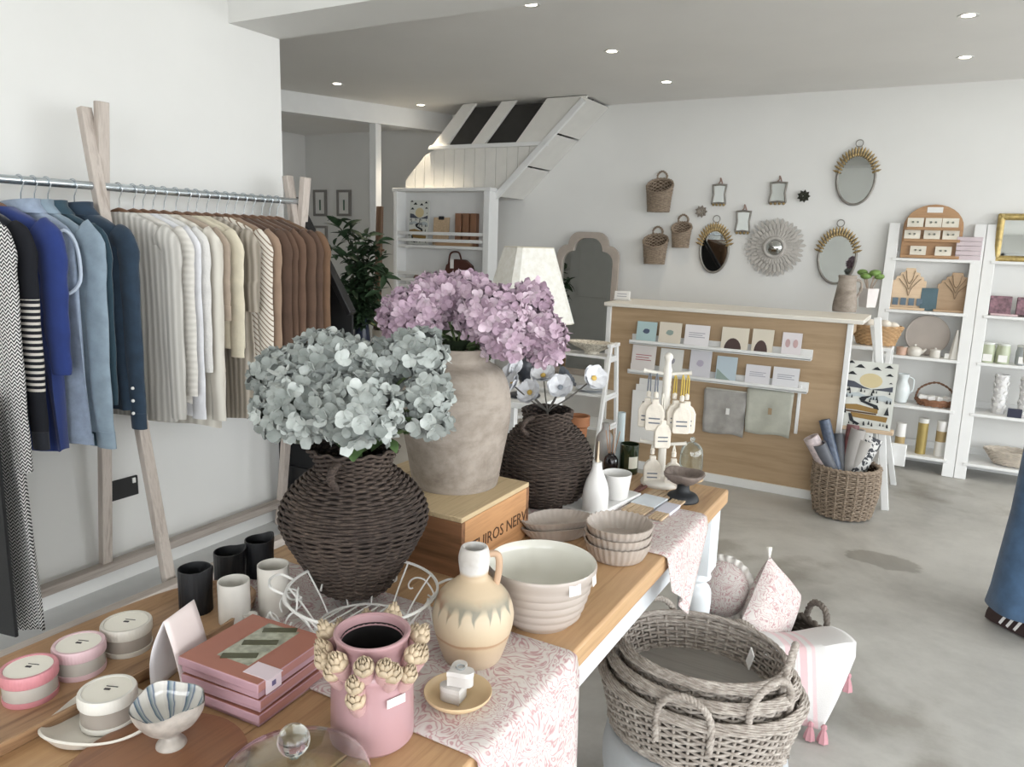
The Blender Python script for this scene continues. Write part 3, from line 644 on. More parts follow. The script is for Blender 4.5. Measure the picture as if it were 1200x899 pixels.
c = pz(285, 741, T); o = thing('egg_cup', 'small white saucer with a rounded egg cup', 'egg cup', (c.x, c.y+.018, T+.0045))
MB().lathe(sprof([(.012, 0), (.026, .002), (.028, .006), (.024, .005), (.008, .004)], 3), 32).build('saucer', wht, o)
MB().lathe(sprof([(.008, .004), (.006, .010), (.012, .016), (.0135, .022), (.011, .024), (.002, .018)], 3), 24).build('cup', wht, o)
# wire stand with scrolls
wirem = mat('white_wire', '#dfddd8', .4, var=.05)
cw = pz(425, 690, T+.10); cw.z = T+.005
o = thing('wire_stand', 'white scrolled wire basket stand under the seagrass vase', 'wire stand', cw)
Rt, Rb = .135, .085
MB().tube([(Rt*math.cos(2*PI*i/64), Rt*math.sin(2*PI*i/64), .095) for i in range(64)], .0028, 6, True).build('top_ring', wirem, o)
MB().tube([(Rb*math.cos(2*PI*i/48), Rb*math.sin(2*PI*i/48), .022) for i in range(48)], .0024, 6, True).build('bottom_ring', wirem, o)
b = MB()
for i in range(10): q = -.076+i*.0169; w_ = math.sqrt(max(0, Rb*Rb-q*q)); b.tube([(q, -w_, .022), (q, w_, .022)], .0016, 5)
b.build('base_wires', wirem, o)
for i in range(12):
    a = 2*PI*i/12; u = Vector((math.cos(a), math.sin(a), 0)); w_ = Vector((-math.sin(a), math.cos(a), 0))
    MB().tube(smoothpath([u*Rb+Vector((0, 0, .022)), u*(Rb+.02)+Vector((0, 0, .055)), u*Rt+Vector((0, 0, .095))], 5), .0018, 5).build('spoke', wirem, o)
for i in range(8):
    a = 2*PI*(i+.5)/8; u = Vector((math.cos(a), math.sin(a), 0)); w_ = Vector((-math.sin(a), math.cos(a), 0)); P = []
    for j in range(26):
        th = -4.2+j*.29; rr = .006+.019*(1-abs(j-13)/13.); P.append(u*(Rt-.01+.012*math.sin(j*.24))+w_*(.055*(j/25-.5)+rr*math.sin(th)*.9)+Vector((0, 0, .06+rr*math.cos(th))))
    MB().tube(P, .0018, 5).build('scroll', wirem, o)
for sd in (-1, 1):
    u = (_R*sd); u = Vector((u.x, u.y, 0)).normalized(); w_ = Vector((-u.y, u.x, 0))
    MB().tube(smoothpath([u*Rt+w_*.03+Vector((0, 0, .095)), u*(Rt+.022)+w_*.028+Vector((0, 0, .105)), u*(Rt+.032)+Vector((0, 0, .108)), u*(Rt+.022)-w_*.028+Vector((0, 0, .105)), u*Rt-w_*.03+Vector((0, 0, .095))], 6), .0024, 6).build('handle', wirem, o)
for i, th0 in enumerate((2.6, 3.3, 3.9)):
    u = Vector((math.cos(th0), math.sin(th0), 0)); w_ = Vector((-u.y, u.x, 0)); P = []
    for j in range(40):
        q = j/39; th = 2*PI*2.2*q; rr = .03*(1-q*.6); P.append(u*(Rt+.02+rr*.5*math.sin(th))+w_*(rr*math.cos(th))+Vector((0, 0, .03+.03*q+rr*math.sin(th)*.6)))
    MB().tube(P, .0019, 5).build('foot_scroll', wirem, o)
# woven seagrass vases
t = NT('seagrass'); v = t.mp((40, 40, 160)); f = t.noise(2.5, v, 4, .7, .5); f2 = t.noise(9)
t.base(t.ramp(t.math('MULTIPLY_ADD', f2, .3, t.math('MULTIPLY', f, .8)), [(.3, '#1c1411'), (.5, '#382b24'), (.66, '#57473c'), (.8, '#7d6b5c')])); t.set(Roughness=.8); t.bump(f, .6, .003); seagrass = t.m
def weave(prof, rows, stakes, rad, amp, seed=1, sides=5, sub=4, flat=1., jit=.15):
    R = random.Random(seed); P = [Vector((a, b, 0)) for a, b in prof]; L = [0]
    for a, b in zip(P, P[1:]): L.append(L[-1]+(b-a).length)
    mb = MB(); N = stakes*sub
    for i in range(rows):
        s_ = L[-1]*(i+.5)/rows; k = 0
        while k < len(L)-2 and L[k+1] < s_: k += 1
        q = (s_-L[k])/(L[k+1]-L[k]+1e-9); p = P[k].lerp(P[k+1], q); d_ = (P[k+1]-P[k]).normalized(); nx, nz = d_.y, -d_.x
        ph = R.random()*6; pts = []
        for j in range(N):
            a = 2*PI*j/N; o_ = amp*math.cos(stakes/2*a*1.+PI*i)+rad*jit*math.sin(7*a+ph); dz = rad*.5*jit*math.sin(5*a+ph*2)
            r_ = p.x+nx*o_; pts.append((r_*math.cos(a), r_*math.sin(a), p.y+nz*o_+dz))
        mb.tube(pts, rad*R.uniform(.85, 1.12), sides, True)
    return mb
def seagrass_vase(c, prof, label, rz, ears, hgt):
    o = thing('seagrass_vase', label, 'vase', c, rz, 'woven seagrass vases')
    P = sprof(prof, 5)
    weave(P, int(sum((Vector(a)-Vector(b)).length for a, b in zip(P, P[1:]))/.0056), 26, .0034, .0036, 3, 5, 6).build('weave', seagrass, o, 80, kind='stuff')
    MB().lathe([(r-.004, z) for r, z in P], 40, cap1=False).build('liner', mat('vase_core', '#241b17', .9), o)
    for sd, off in ears:
        a = off; u = Vector((math.cos(a), math.sin(a), 0)); z1, z0, r1, r0 = prof[-2][1], prof[-4][1], prof[-2][0], prof[-4][0]
        rope(MB(), smoothpath([u*(r1+.0)+Vector((0, 0, z1)), u*(r1+.035)+Vector((0, 0, z1-.004)), u*(r0+.03)+Vector((0, 0, (z0+z1)/2)), u*(r0+.004)+Vector((0, 0, z0))], 8), .004, .0042, 5).build('handle', seagrass, o, 80)
    return o
cv1 = pz(416, 686, T+.035); cv1 = Vector((cv1.x, cv1.y, T+.034)); m1 = mpp(cv1+Vector((0, 0, .12)))
toc1 = math.atan2(-cv1.y, -cv1.x)
h1 = zat(cv1, 522)-cv1.z
pv1 = [(.002, 0), (.035*1, 0), (.066, .006), (.083*m1/.00155, h1*.16), (82*m1, h1*.48), (75*m1, h1*.66), (52*m1, h1*.80), (40*m1, h1*.865), (46*m1, h1*.95), (51*m1, h1)]
seagrass_vase(cv1, pv1, 'dark woven seagrass vase in the wire stand holding grey hydrangeas', 0, ((1, toc1-.35),), h1)
# wine crate
zc_ = .91; crate_s = wood('crate_side', '#b67d4a', '#c98f58', 1, 6, 8, .6, .12, '#a56f40'); crate_t = wood('crate_top', '#b79a70', '#cbb083', 1, 5, 16, .6, .15, '#9c8058'); crate_e = wood('crate_end', '#7a4c2b', '#8f5d38', 0, 5, 10, .6, .15, '#64401f')
n_ = pz(542, 608, zc_); f_ = pz(620, 565, zc_)
cx1, cy0, cy1 = (n_.x+f_.x)/2, n_.y, f_.y; cx0 = cx1-.36
o = thing('wooden_crate', 'wooden wine crate with stamped lettering carrying the stone urn', 'crate', ((cx0+cx1)/2, (cy0+cy1)/2, T))
hx, hy, hh = (cx1-cx0)/2, (cy1-cy0)/2, zc_-T
for i in range(2): MB().box(((i-.5)*hx, 0, hh-.006), (hx-.001, hy*2, .012)).build('top_board', crate_t, o, 30, .002)
for sd in (-1, 1):
    MB().box((sd*(hx-.006), 0, (hh-.012)/2), (.012, hy*2-.026, hh-.0125)).build('side_board', crate_s, o, 30, .001)
    MB().box((0, sd*(hy-.0065), (hh-.012)/2), (hx*2, .013, hh-.0125)).build('end_board', crate_e, o, 30, .001)
text_mesh('LETUIROS NERVI', .040, 'lettering', .0004, mat('stamp_ink', '#57351c', .8), o, frameM((hx+.0006, .0, hh*.42), (0, 1, 0), (0, 0, 1)))
# stone urn
t = NT('aged_stone'); f = t.noise(5, t.mp((1, 1, 2.2)), 6, .65, .6); f2 = t.noise(40, None, 4, .7)
t.base(t.ramp(t.math('MULTIPLY_ADD', f2, .25, t.math('MULTIPLY', f, .85)), [(.32, '#6f6357'), (.48, '#8f8275'), (.6, '#a39689'), (.75, '#b09f90')])); t.set(Roughness=.85); t.bump(f2, .25, .003); stone = t.m
cu, ru = on(533, 580, 50, zc_); mu = mpp(cu+Vector((0, 0, .1))); hu = zat(cu, 406)-zc_
o = thing('stone_urn', 'large weathered stone urn on the crate holding pink hydrangeas', 'urn', cu)
P = sprof([(ru*.96, 0), (ru, .004), (56*mu, hu*.22), (63*mu, hu*.48), (62*mu, hu*.68), (53*mu, hu*.83), (40*mu, hu*.885), (36*mu, hu*.92), (39*mu, hu*.985), (37*mu, hu)], 5)
MB().lathe(P+[(33*mu, hu*.99), (31*mu, hu*.9)], 56, cap1=False).build('body', stone, o)
MB().lathe([(31*mu, hu*.91), (29*mu, hu*.75), (.001, hu*.7)], 32, cap0=False).build('inside', blk, o)
# second seagrass vase with anemones
cv2, r2 = on(637, 597, 34, T+.004); m2 = mpp(cv2+Vector((0, 0, .1))); h2 = zat(cv2, 481)-T
toc2 = math.atan2(-cv2.y, -cv2.x)
pv2 = [(.002, 0), (.04, 0), (34*m2, .005), (48*m2, h2*.18), (54*m2, h2*.42), (50*m2, h2*.6), (36*m2, h2*.78), (27*m2, h2*.84), (27*m2, h2*.95), (29*m2, h2)]
seagrass_vase(cv2, pv2, 'dark woven seagrass vase behind the crate holding white anemones', 0, ((1, toc2-.6), (1, toc2+2.5)), h2)
# clay jug
cj, rj = on(553, 787, 34, T+.0045); hj = zat(cj, 643)-T; mj = mpp(cj+Vector((0, 0, .08)))
t = NT('drip_glaze_clay'); x = t.xyz(); zn = t.math('DIVIDE', x[2], hj); an = t.math('ARCTAN2', x[1], x[0])
drip = t.math('MULTIPLY', t.math('POWER', t.math('PINGPONG', t.math('MULTIPLY_ADD', an, 2.6, t.math('MULTIPLY', t.noise(12), 2.2)), .5), 3.), .9)
zz = t.math('MULTIPLY_ADD', t.noise(22), .05, t.math('ADD', zn, drip))
body = t.ramp(t.math('MULTIPLY_ADD', t.noise(14), .06, zn), [(0, '#bba58c'), (.26, '#c0a584'), (.285, '#a97d58'), (.30, '#c6ad8b'), (.5, '#cbb798'), (.8, '#c6ab88'), (1, '#c9c3bc')])
gl = t.ramp(zz, [(.0, (0, 0, 0, 1)), (.55, (0, 0, 0, 1)), (.60, (.9, .9, .9, 1)), (1., (.8, .8, .8, 1))])
glz = t.ramp(t.noise(16), [(.35, '#77776a'), (.52, '#8d8672'), (.64, '#955f3f')])
wn = t.ramp(t.math('MULTIPLY_ADD', t.noise(30), .05, zn), [(.80, (0, 0, 0, 1)), (.83, (1, 1, 1, 1))])
t.base(t.mix(wn, t.mix(t.math('MULTIPLY', gl, t.ramp(t.math('MULTIPLY_ADD', t.noise(20), .08, zn), [(.60, (1, 1, 1, 1)), (.68, (0, 0, 0, 1))])), body, glz), t.ramp(t.noise(25), [(.4, '#cfccc8'), (.6, '#b9b2aa')]))); t.set(Roughness=.5); t.bump(t.noise(60), .15, .003); clay = t.m
o = thing('clay_jug', 'aged clay jug with dripping green glaze and pale neck', 'jug', cj, 0)
k = mj
P = sprof([(rj*.95, 0), (rj, .004), (41*k, hj*.16), (47*k, hj*.33), (47*k, hj*.45), (40*k, hj*.58), (25*k, hj*.68), (17*k, hj*.74), (17*k, hj*.8), (18.5*k, hj*.9), (16*k, hj*.985), (14*k, hj)], 5)
MB().lathe(P+[(11.5*k, hj*.99), (10.5*k, hj*.85)], 48, cap1=False).build('body', clay, o)
MB().lathe([(10.6*k, hj*.88), (.001, hj*.8)], 24, cap0=False).build('inside', blk, o)
u = Vector((math.cos(.62), math.sin(.62), 0))
MB().tube(smoothpath([u*15*k+Vector((0, 0, hj*.93)), u*27*k+Vector((0, 0, hj*.92)), u*29*k+Vector((0, 0, hj*.8)), u*26*k+Vector((0, 0, hj*.66))], 6), .0062, 10).build('handle', mat('clay_handle', '#c39d7c', .6, var=.1), o)
# saucer with two lidded heart boxes
cs, rs = on(536, 845, 40, T+.0045)
o = thing('clay_saucer', 'pale yellow clay saucer holding two small heart boxes', 'saucer', cs)
MB().lathe(sprof([(rs*.55, 0), (rs*.7, .001), (rs*.95, .012), (rs, .018), (rs*.96, .0185), (rs*.86, .010), (rs*.6, .004), (.001, .004)], 3), 48).build('saucer_body', mat('yellow_clay', '#d0b184', .5, var=.06), o)
heart = []
for i in range(36):
    a = 2*PI*i/36; heart.append((16*math.sin(a)**3, 13*math.cos(a)-5*math.cos(2*a)-2*math.cos(3*a)-math.cos(4*a)))
def heartbox(c, rz, s_, label):
    o = thing('trinket_box', label, 'trinket box', c, rz, 'heart boxes on the saucer')
    q = [(a*s_, b*s_) for a, b in heart]; MB().prism(list(reversed(q)), .016).build('box_base', mat('soapstone', '#c9c4be', .6, var=.05, bump=.1), o, 50, .0015)
    MB().prism(list(reversed([(a*1.03, b*1.03) for a, b in q])), .008, Matrix.Translation((0, 0, .0165))).build('lid', mat('soapstone_lid', '#d2cec9', .55, var=.05), o, 50, .002)
    return o
heartbox(cs+Vector((-.004, -.004, .0045)), .9, .00135, 'white soapstone heart box lying flat on the saucer')
o = heartbox(cs+Vector((.0, .006, .0295)), -.5, .00140, 'white soapstone heart box with a silver ring on top')
MB().tube([(.007*math.cos(2*PI*i/20), .007*math.sin(2*PI*i/20), .026) for i in range(20)], .0013, 6, True).build('ring_pull', chrome, o)
# mixing bowl
cm, rm = on(632, 743, 38, T); hm = zat(cm, 657)-T; mm = mpp(cm+Vector((0, 0, hm)))
ro = 64.5*mm
o = thing('mixing_bowl', 'large taupe mixing bowl with cream inside and price stickers', 'bowl', cm)
taup = mat('taupe_glaze', '#b3a59a', .35, var=.03, Coat_Weight=.2); crin = mat('cream_glaze', '#e6e3d6', .25, var=.02, Coat_Weight=.3)
out = [(rm*.97, 0), (rm, .003)]
for i, q in enumerate((.1, .24, .38, .52, .66)):
    rr = lambda q: rm+(ro-rm)*(q**.62)
    out += [(rr(q)*1.0, hm*q), (rr(q+.1)*1.004, hm*(q+.05)), (rr(q+.1)*1.008, hm*(q+.11)), (rr(q+.14)*.992, hm*(q+.135))]
out += [(ro*.985, hm*.86), (ro, hm*.93), (ro*1.0, hm*.975), (ro*.985, hm)]
MB().lathe(out, 64, cap1=False).build('outside', taup, o, 50)
MB().lathe([(ro*.9852, hm), (ro*.955, hm*.985), (ro*.93, hm*.85), (ro*.84, hm*.5), (ro*.66, hm*.2), (ro*.4, hm*.07), (.001, hm*.05)], 64, cap0=False).build('inside', crin, o, 60)
def sticker(par, r, z, a, w, h, tilt, name='price_sticker'):
    MB().box((r*math.cos(a), r*math.sin(a), z), (.001, w, h), (0, tilt, a)).build(name, paper, par, 0)
tc = math.atan2(-cm.y, -cm.x)
sticker(o, ro*1.001, hm*.86, tc+.62, .026, .02, -.1); sticker(o, ro*1.001, hm*.86, tc+1.2, .018, .02, -.1)
# stacks of fluted dishes
flm = mat('fluted_taupe', '#b5a79b', .35, var=.05, vs=50, Coat_Weight=.2)
cf, rf = on(722, 664, 30, T); mf = mpp(cf); rF = 39*mf
for k in range(3):
    o = thing('fluted_bowl', ('bottom', 'middle', 'topmost')[k]+' taupe fluted bowl in the stack of three beside the mixing bowl', 'bowl', cf+Vector((.001*k, .001*k,   .0005+.021*k)), .1*k, 'stacked fluted bowls')
    b = [(rF*.74, 0), (rF*.78, .003), (rF*.88, .017), (rF*.96, .034), (rF, .043)]
    MB().lathe(b+[(rF*.965, .0435), (rF*.90, .034), (rF*.80, .017), (rF*.70, .006), (.001, .005)], 128, mod=lambda a, i, r, z: (r*(1+.022*math.cos(32*a)) if 1 <= i <= 7 else r, z+(.0012*math.cos(32*a) if i in (4, 5) else 0))).build('bowl_body', flm, o, 50)
co = pz(646, 640, T); co = Vector((co.x-.015, co.y+.06, T))
for k in range(2):
    o = thing('gratin_dish', ('lower', 'upper')[k]+' oval fluted gratin dish in the pair by the crate', 'dish', co+Vector((0, 0,   .0005+.018*k)), -.75, 'stacked oval dishes')
    MB().lathe([(.058, 0), (.062, .003), (.075, .018), (.085, .032), (.081, .0325), (.07, .018), (.056, .006), (.001, .005)], 128, mod=lambda a, i, r, z: (r*(1+.018*math.cos(36*a)) if 1 <= i <= 5 else r, z+.006*abs(math.cos(a))**6*(z/.046)), sx=.62, sy=1.12).build('dish_body', flm, o, 50)
# white tray with oil bottle and pot
q = [pz(668, 601, T), pz(694, 614, T), pz(748, 587, T), pz(722, 573, T)]
tx = (q[0]+q[2])/2; d1 = q[2]-q[1]; d2 = q[0]-q[1]
o = MB().box((0, 0, .009), (d1.length, max(.11, d2.length), .014)).build('serving_tray', mat('white_marble', '#e2e1df', .25, var=.03), None, 30, .003)
o.location = (tx.x-.01, tx.y+.006, T+.003); o.rotation_euler = (0, 0, math.atan2(d1.y, d1.x)); tag(o, 'white rectangular slab tray under the oil bottle', 'tray')
zt2 = T+.0195
cb_, rb_ = on(697, 601, 15, zt2); hb_ = zat(cb_, 541)-zt2
o = thing('oil_bottle', 'white conical oil bottle with a thin metal spout', 'bottle', cb_); mb_ = mpp(cb_)
MB().lathe(sprof([(.001, 0), (rb_*.95, 0), (rb_, .004), (rb_, hb_*.35), (rb_*.85, hb_*.55), (rb_*.45, hb_*.82), (rb_*.36, hb_*.95), (rb_*.38, hb_)], 4), 36).build('bottle_body', mat('matte_white', '#e4e2de', .4, var=.02), o)
MB().tube([(0, 0, hb_), (0, 0, hb_+.012), (.001, 0, hb_+24*mb_)], [.006, .0045, .0025], 10).build('spout', mat('brass_spout', '#b7a48a', .35, .8), o)
cp_, rp_ = on(721, 587, 14, zt2); hp_ = zat(cp_, 554)-zt2
o = MB().lathe([(rp_*.95, 0), (rp_, .003), (rp_*1.25, hp_), (rp_*1.18, hp_), (rp_*.95, .01), (.001, .008)], 40).build('white_pot', mat('matte_white', '#e4e2de', .4), None, 50)
o.location = cp_; tag(o, 'white tapered pot on the slab tray beside the oil bottle', 'pot')
# packs of napkins/cutlery on the second runner
kraft = mat('kraft_paper', '#c9ab86', .7, var=.12, vs=60)
for k, (a, b, lab) in enumerate((((742, 604), (778, 581), 'kraft packet with a pale blue band on the runner by the pedestal dish'), ((768, 612), (796, 590), 'narrow kraft packet with a lilac band on the runner edge'))):
    A_, B_ = pz(*a, T), pz(*b, T); d_ = B_-A_; o = thing('paper_packet', lab, 'packet', ((A_.x+B_.x)/2, (A_.y+B_.y)/2, T+.0062), math.atan2(d_.y, d_.x), 'kraft packets on the runner')
    w_ = .07 if k == 0 else .04
    for j in range(4): MB().box((0, (j-1.5)*w_/4, .004), (d_.length*1.05, w_/4-.002, .006)).build('stick', kraft, o, 30, .001)
    MB().box((0, 0, .0045), (d_.length*.45, w_+.003, .0085)).build('band', mat('band_blue', '#d5dde4', .6) if k == 0 else mat('band_lilac', '#d6d4e2', .6), o, 30, .001)
# ------------------------------------------------------------ hydrangeas
def petal(mb, a, L, w, cup, tilt):
    ca, sa = math.cos(a), math.sin(a)
    def fn(u, v):
        y = (u-.5)*2; wv = w*(math.sin(PI*min(1, .14+.66*v))**.7); r = L*v*(1-.12*y*y*v); z = cup*(v*v)*L*.7+tilt*v*L-.25*abs(y)**2*wv*cup+.10*L*v*math.sin(2.2*y+a)
        q = y*wv; return (r*ca-q*sa, r*sa+q*ca, z)
    mb.grid(3, 3, fn)
def floret_mesh(name, m, L, w, seed, n=4):
    R = random.Random(seed); b = MB()
    for i in range(n): petal(b, 2*PI*i/n+R.uniform(-.15, .15), L*R.uniform(.9, 1.08), w, R.uniform(.1, .9), R.uniform(-.15, .35))
    b.ball((0, 0, .001), L*.09, 6, 4)
    o = b.build(name, m, None, 70); me = o.data; bpy.data.objects.remove(o); return me
def leaf_mb(P, d_, L, w, droop=.3):
    P, d_ = Vector(P), Vector(d_).normalized(); s_ = d_.cross(Vector((0, 0, 1))); s_ = s_.normalized() if s_.length > .01 else Vector((1, 0, 0)); up = s_.cross(d_)
    def fn(u, v):
        y = (u-.5)*2; ww = w*math.sin(PI*min(.98, .05+.93*v))**.8; return P+d_*(L*v)+s_*(y*ww)+up*(abs(y)*ww*.35)-Vector((0, 0, droop*L*v*v))
    return MB().grid(4, 6, fn)
leafg = mat('leaf_green', '#4d6a38', .5, var=.25, vs=40); stemg = mat('stem_green', '#5d7240', .6)
def hydrangea(heads, root, florets, label, group, spacing, face=None):
    for hi, (c, r, rest) in enumerate(heads):
        R = random.Random(31+hi*7); c = Vector(c)
        lab = label+' '+rest
        o = thing('hydrangea_stem', lab, 'flower', c, 0, group)
        n = int(4*PI*r*r*.85/(spacing*spacing)); off = R.random()*6
        for i in range(n):
            z = 1-1.72*(i+.5)/n; a = off+i*2.39996; s_ = math.sqrt(max(0, 1-z*z)); nrm = Vector((s_*math.cos(a), s_*math.sin(a), z)); nrm = (nrm+Vector((R.uniform(-.22, .22), R.uniform(-.22, .22), R.uniform(-.2, .2)))).normalized()
            f_ = link('floret', florets[R.randrange(len(florets))], o)
            f_.location = Vector((s_*math.cos(a), s_*math.sin(a), z*.86))*r*R.uniform(.84, 1.06)
            f_.rotation_euler = (nrm.to_track_quat('Z', 'Y').to_matrix() @ Matrix.Rotation(R.random()*6, 3, 'Z')).to_euler()
            q = R.uniform(.82, 1.18); f_.scale = (q, q, q)
        MB().ball((0, 0, -.1*r), r*.72, 14, 10).build('flower_core', mat('core_'+group[:4], '#5f6a5a' if 'grey' in group else '#7a5d70', .9), o)
        rt = Vector(root)-c
        MB().tube(smoothpath([(0, 0, -r*.5), rt*.45+Vector((0, 0, .01)), rt, rt+Vector((0, 0, -.06))], 5), .0032, 7).build('stem', stemg, o)
        for k in range(2):
            d_ = Vector((R.uniform(-1, 1), R.uniform(-1, 1), -.1)); leaf_mb(rt*.55, d_, r*.95, r*.34).build('leaf', leafg, o, 70)
t = NT('grey_petal'); oi = t.node('ShaderNodeObjectInfo'); f = t.math('MULTIPLY_ADD', t.noise(60), .5, t.math('MULTIPLY', oi.outputs['Random'], .6))
t.base(t.ramp(f, [(.2, '#6b726d'), (.45, '#888e89'), (.7, '#a6aca7'), (.9, '#bcc1bc')])); t.set(Roughness=.8, Sheen_Weight=.2, Subsurface_Weight=0); greyp = t.m
t = NT('mauve_petal'); oi = t.node('ShaderNodeObjectInfo'); f = t.math('MULTIPLY_ADD', t.noise(70), .5, t.math('MULTIPLY', oi.outputs['Random'], .6))
t.base(t.ramp(f, [(.2, '#8f7183'), (.45, '#ab8ca0'), (.7, '#c3a6b7'), (.9, '#d2bcc8')])); t.set(Roughness=.8, Sheen_Weight=.2); mauvep = t.m
gf = [floret_mesh('grey_floret', greyp, .0175, .0105, s_) for s_ in (1, 2, 3)]; mf_ = [floret_mesh('mauve_floret', mauvep, .016, .0092, s_) for s_ in (4, 5, 6)]
top1 = cv1+Vector((0, 0, h1-.02))
def hp(x, y, dd, ref):                                              # point on the ray at the depth of ref plus dd
    d_ = ray(x, y); return CP+d_*((dep(ref)+dd)/FPX)
def heads(L, ref): return [(hp(x, y, dd, ref), rp*mpp(hp(x, y, dd, ref)), rest) for x, y, rp, dd, rest in L]
hydrangea(heads([(352, 478, 52, -.02, 'drooping over the left of the seagrass vase'), (418, 482, 50, -.06, 'right above the handle of the seagrass vase'), (385, 430, 46, .02, 'topmost in the seagrass vase'), (330, 440, 34, .07, 'behind, next to the striped shirt'), (437, 432, 36, .05, 'tucked in beside the urn'),
    (488, 416, 33, .03, 'highest against the stone urn'), (503, 462, 26, -.01, 'in the middle against the stone urn'), (503, 494, 23, -.02, 'lowest against the stone urn')], top1), top1, gf, 'grey-green hydrangea head', 'grey hydrangeas', .0235)
lf = thing('foliage_sprig', 'dark green leafy sprig showing between the grey hydrangeas', 'leaves', hp(476, 480, 0, top1))
for i in range(7):
    a = i*.9; leaf_mb((0, 0, -.05), (math.cos(a)*.6, math.sin(a)*.6, .7), .085, .02, .2).build('leaf', leafg, lf, 70)
MB().tube([(0, 0, -.04), top1-hp(476, 480, 0, top1)], .003, 6).build('stem', stemg, lf)
topu = cu+Vector((0, 0, hu-.01))
hydrangea(heads([(482, 372, 36, .0, 'over the left side of the stone urn'), (515, 352, 34, .05, 'upper left in the stone urn'), (548, 350, 34, .07, 'topmost in the stone urn'), (578, 372, 40, -.03, 'in the middle of the stone urn'), (592, 400, 27, -.05, 'low over the urn rim'),
    (634, 392, 28, -.01, 'hanging out to the right of the urn'), (622, 352, 23, .03, 'in front of the lampshade'), (640, 412, 20, .0, 'lowest at the right of the urn')], topu), topu, mf_, 'mauve pink hydrangea head', 'mauve hydrangeas', .0205)
lf = thing('foliage_sprig', 'dark leaves in the urn mouth under the mauve hydrangeas', 'leaves', topu+Vector((0, 0, .0)))
for i in range(9):
    a = i*.7; leaf_mb((0, 0, -.02), (math.cos(a)*.5, math.sin(a)*.5, .8), .075, .02, .2).build('leaf', mat('leaf_dark', '#2f3d26', .6), lf, 70)

# anemones in the second seagrass vase
top2 = cv2+Vector((0, 0, h2-.01))
an_p = mat('anemone_petal', '#d5d6da', .6, var=.12, vs=60); an_y = mat('anemone_yellow', '#c9a23e', .6); an_g = mat('anemone_grey', '#7d838c', .6)
for i, (x, y, tx_, ty_, cen, rest) in enumerate(((622, 461, -.1, -.9, an_y, 'facing forward with a yellow centre'), (602, 452, -.5, -.5, an_y, 'half hidden behind the urn'), (637, 442, .0, -.3, an_y, 'highest in the bunch'), (657, 455, .2, -.7, an_g, 'with a grey centre'), (603, 437, -.5, .1, an_g, 'leaning behind the others'), (660, 445, .5, .5, an_g, 'turned away with grey petals'), (695, 444, .8, -.6, an_y, 'reaching out towards the white shelf'))):
    P = hp(x, y, .03 if i in (4, 5) else 0, top2); o = thing('anemone_stem', 'white anemone flower '+rest, 'flower', P, 0, 'white anemones')
    d_ = Vector((tx_, ty_, .55)).normalized(); M_ = d_.to_track_quat('Z', 'Y').to_matrix()
    b = MB()
    for k in range(6):
        for lay in (0, 1):
            a = 2*PI*k/6+lay*.5; bb = MB(); petal(bb, a, .037-.005*lay, .020, .35, .25+.15*lay); b.add([M_ @ Vector(v) for v in bb.v], bb.f)
    b.build('petals', an_p if i != 5 else an_g, o, 70)
    c_ = MB(); bb = MB().ball((0, 0, .007), .008, 10, 6, sz=.7); c_.add([M_ @ Vector(v) for v in bb.v], bb.f); c_.build('flower_centre', cen, o)
    rt = top2-P; MB().tube(smoothpath([M_ @ Vector((0, 0, -.0)), rt*.5+d_*.0-Vector((0, 0, .004)), rt, rt+Vector((0, 0, -.05))], 5), .0022, 6).build('stem', mat('dark_stem', '#4b4640', .7), o)

# ------------------------------------------------------------ far end of the table: key fob stand, cloche, pedestal, candles
ck, rk = on(773, 574, 23, T); mk = mpp(ck); hk = zat(ck, 413)-T
chalk = mat('chalk_white', '#dcd6ca', .6, var=.04)
o = thing('peg_stand', 'white turned peg stand hung with cotton key fobs', 'stand', ck)
MB().lathe(sprof([(rk*.98, 0), (rk, .006), (rk*.97, .012), (rk*.8, .018), (rk*.4, .022), (.012, .03)], 3), 40).build('base', chalk, o)
MB().lathe([(.0125, .02), (.0115, hk*.5), (.0135, hk*.55), (.0125, hk*.6)]+[(.0125+.0014*(i % 2), hk*(.6+.018*i)) for i in range(16)]+[(.009, hk*.9)]+[(.012*math.sin(PI*i/8)+.001, hk*.93+.014*(1-math.cos(PI*i/8))) for i in range(2, 9)], 24).build('pole', chalk, o, 50)
rx = Vector((_R.x, _R.y, 0)).normalized(); ry = Vector((-rx.y, rx.x, 0))
ztop, zlow = hk*.84, hk*.26
pegs = []
for z, lst in ((ztop, (-1, 1)), (zlow+.02, (-1, 1))):
    for s_ in lst:
        d_ = rx*s_+ry*(-.15*s_); MB().tube([d_*.01+Vector((0, 0, z)), d_*.062+Vector((0, 0, z+.006)), d_*.07+Vector((0, 0, z+.007))], [.005, .0055, .0075], 10).build('peg', chalk, o)
tagc = mat('cotton_fob', '#ddd3c3', .8, var=.08, vs=50, bump=.3); cordg = mat('grey_cord', '#6d727c', .8); cordy = mat('yellow_cord', '#c2a235', .7); cordw = mat('white_cord', '#dbd5c8', .8)
bott = [(-.014, 0), (.014, 0), (.0165, .004), (.0165, .036), (.012, .046), (.006, .05), (.006, .058), (-.006, .058), (-.006, .05), (-.012, .046), (-.0165, .036), (-.0165, .004)]
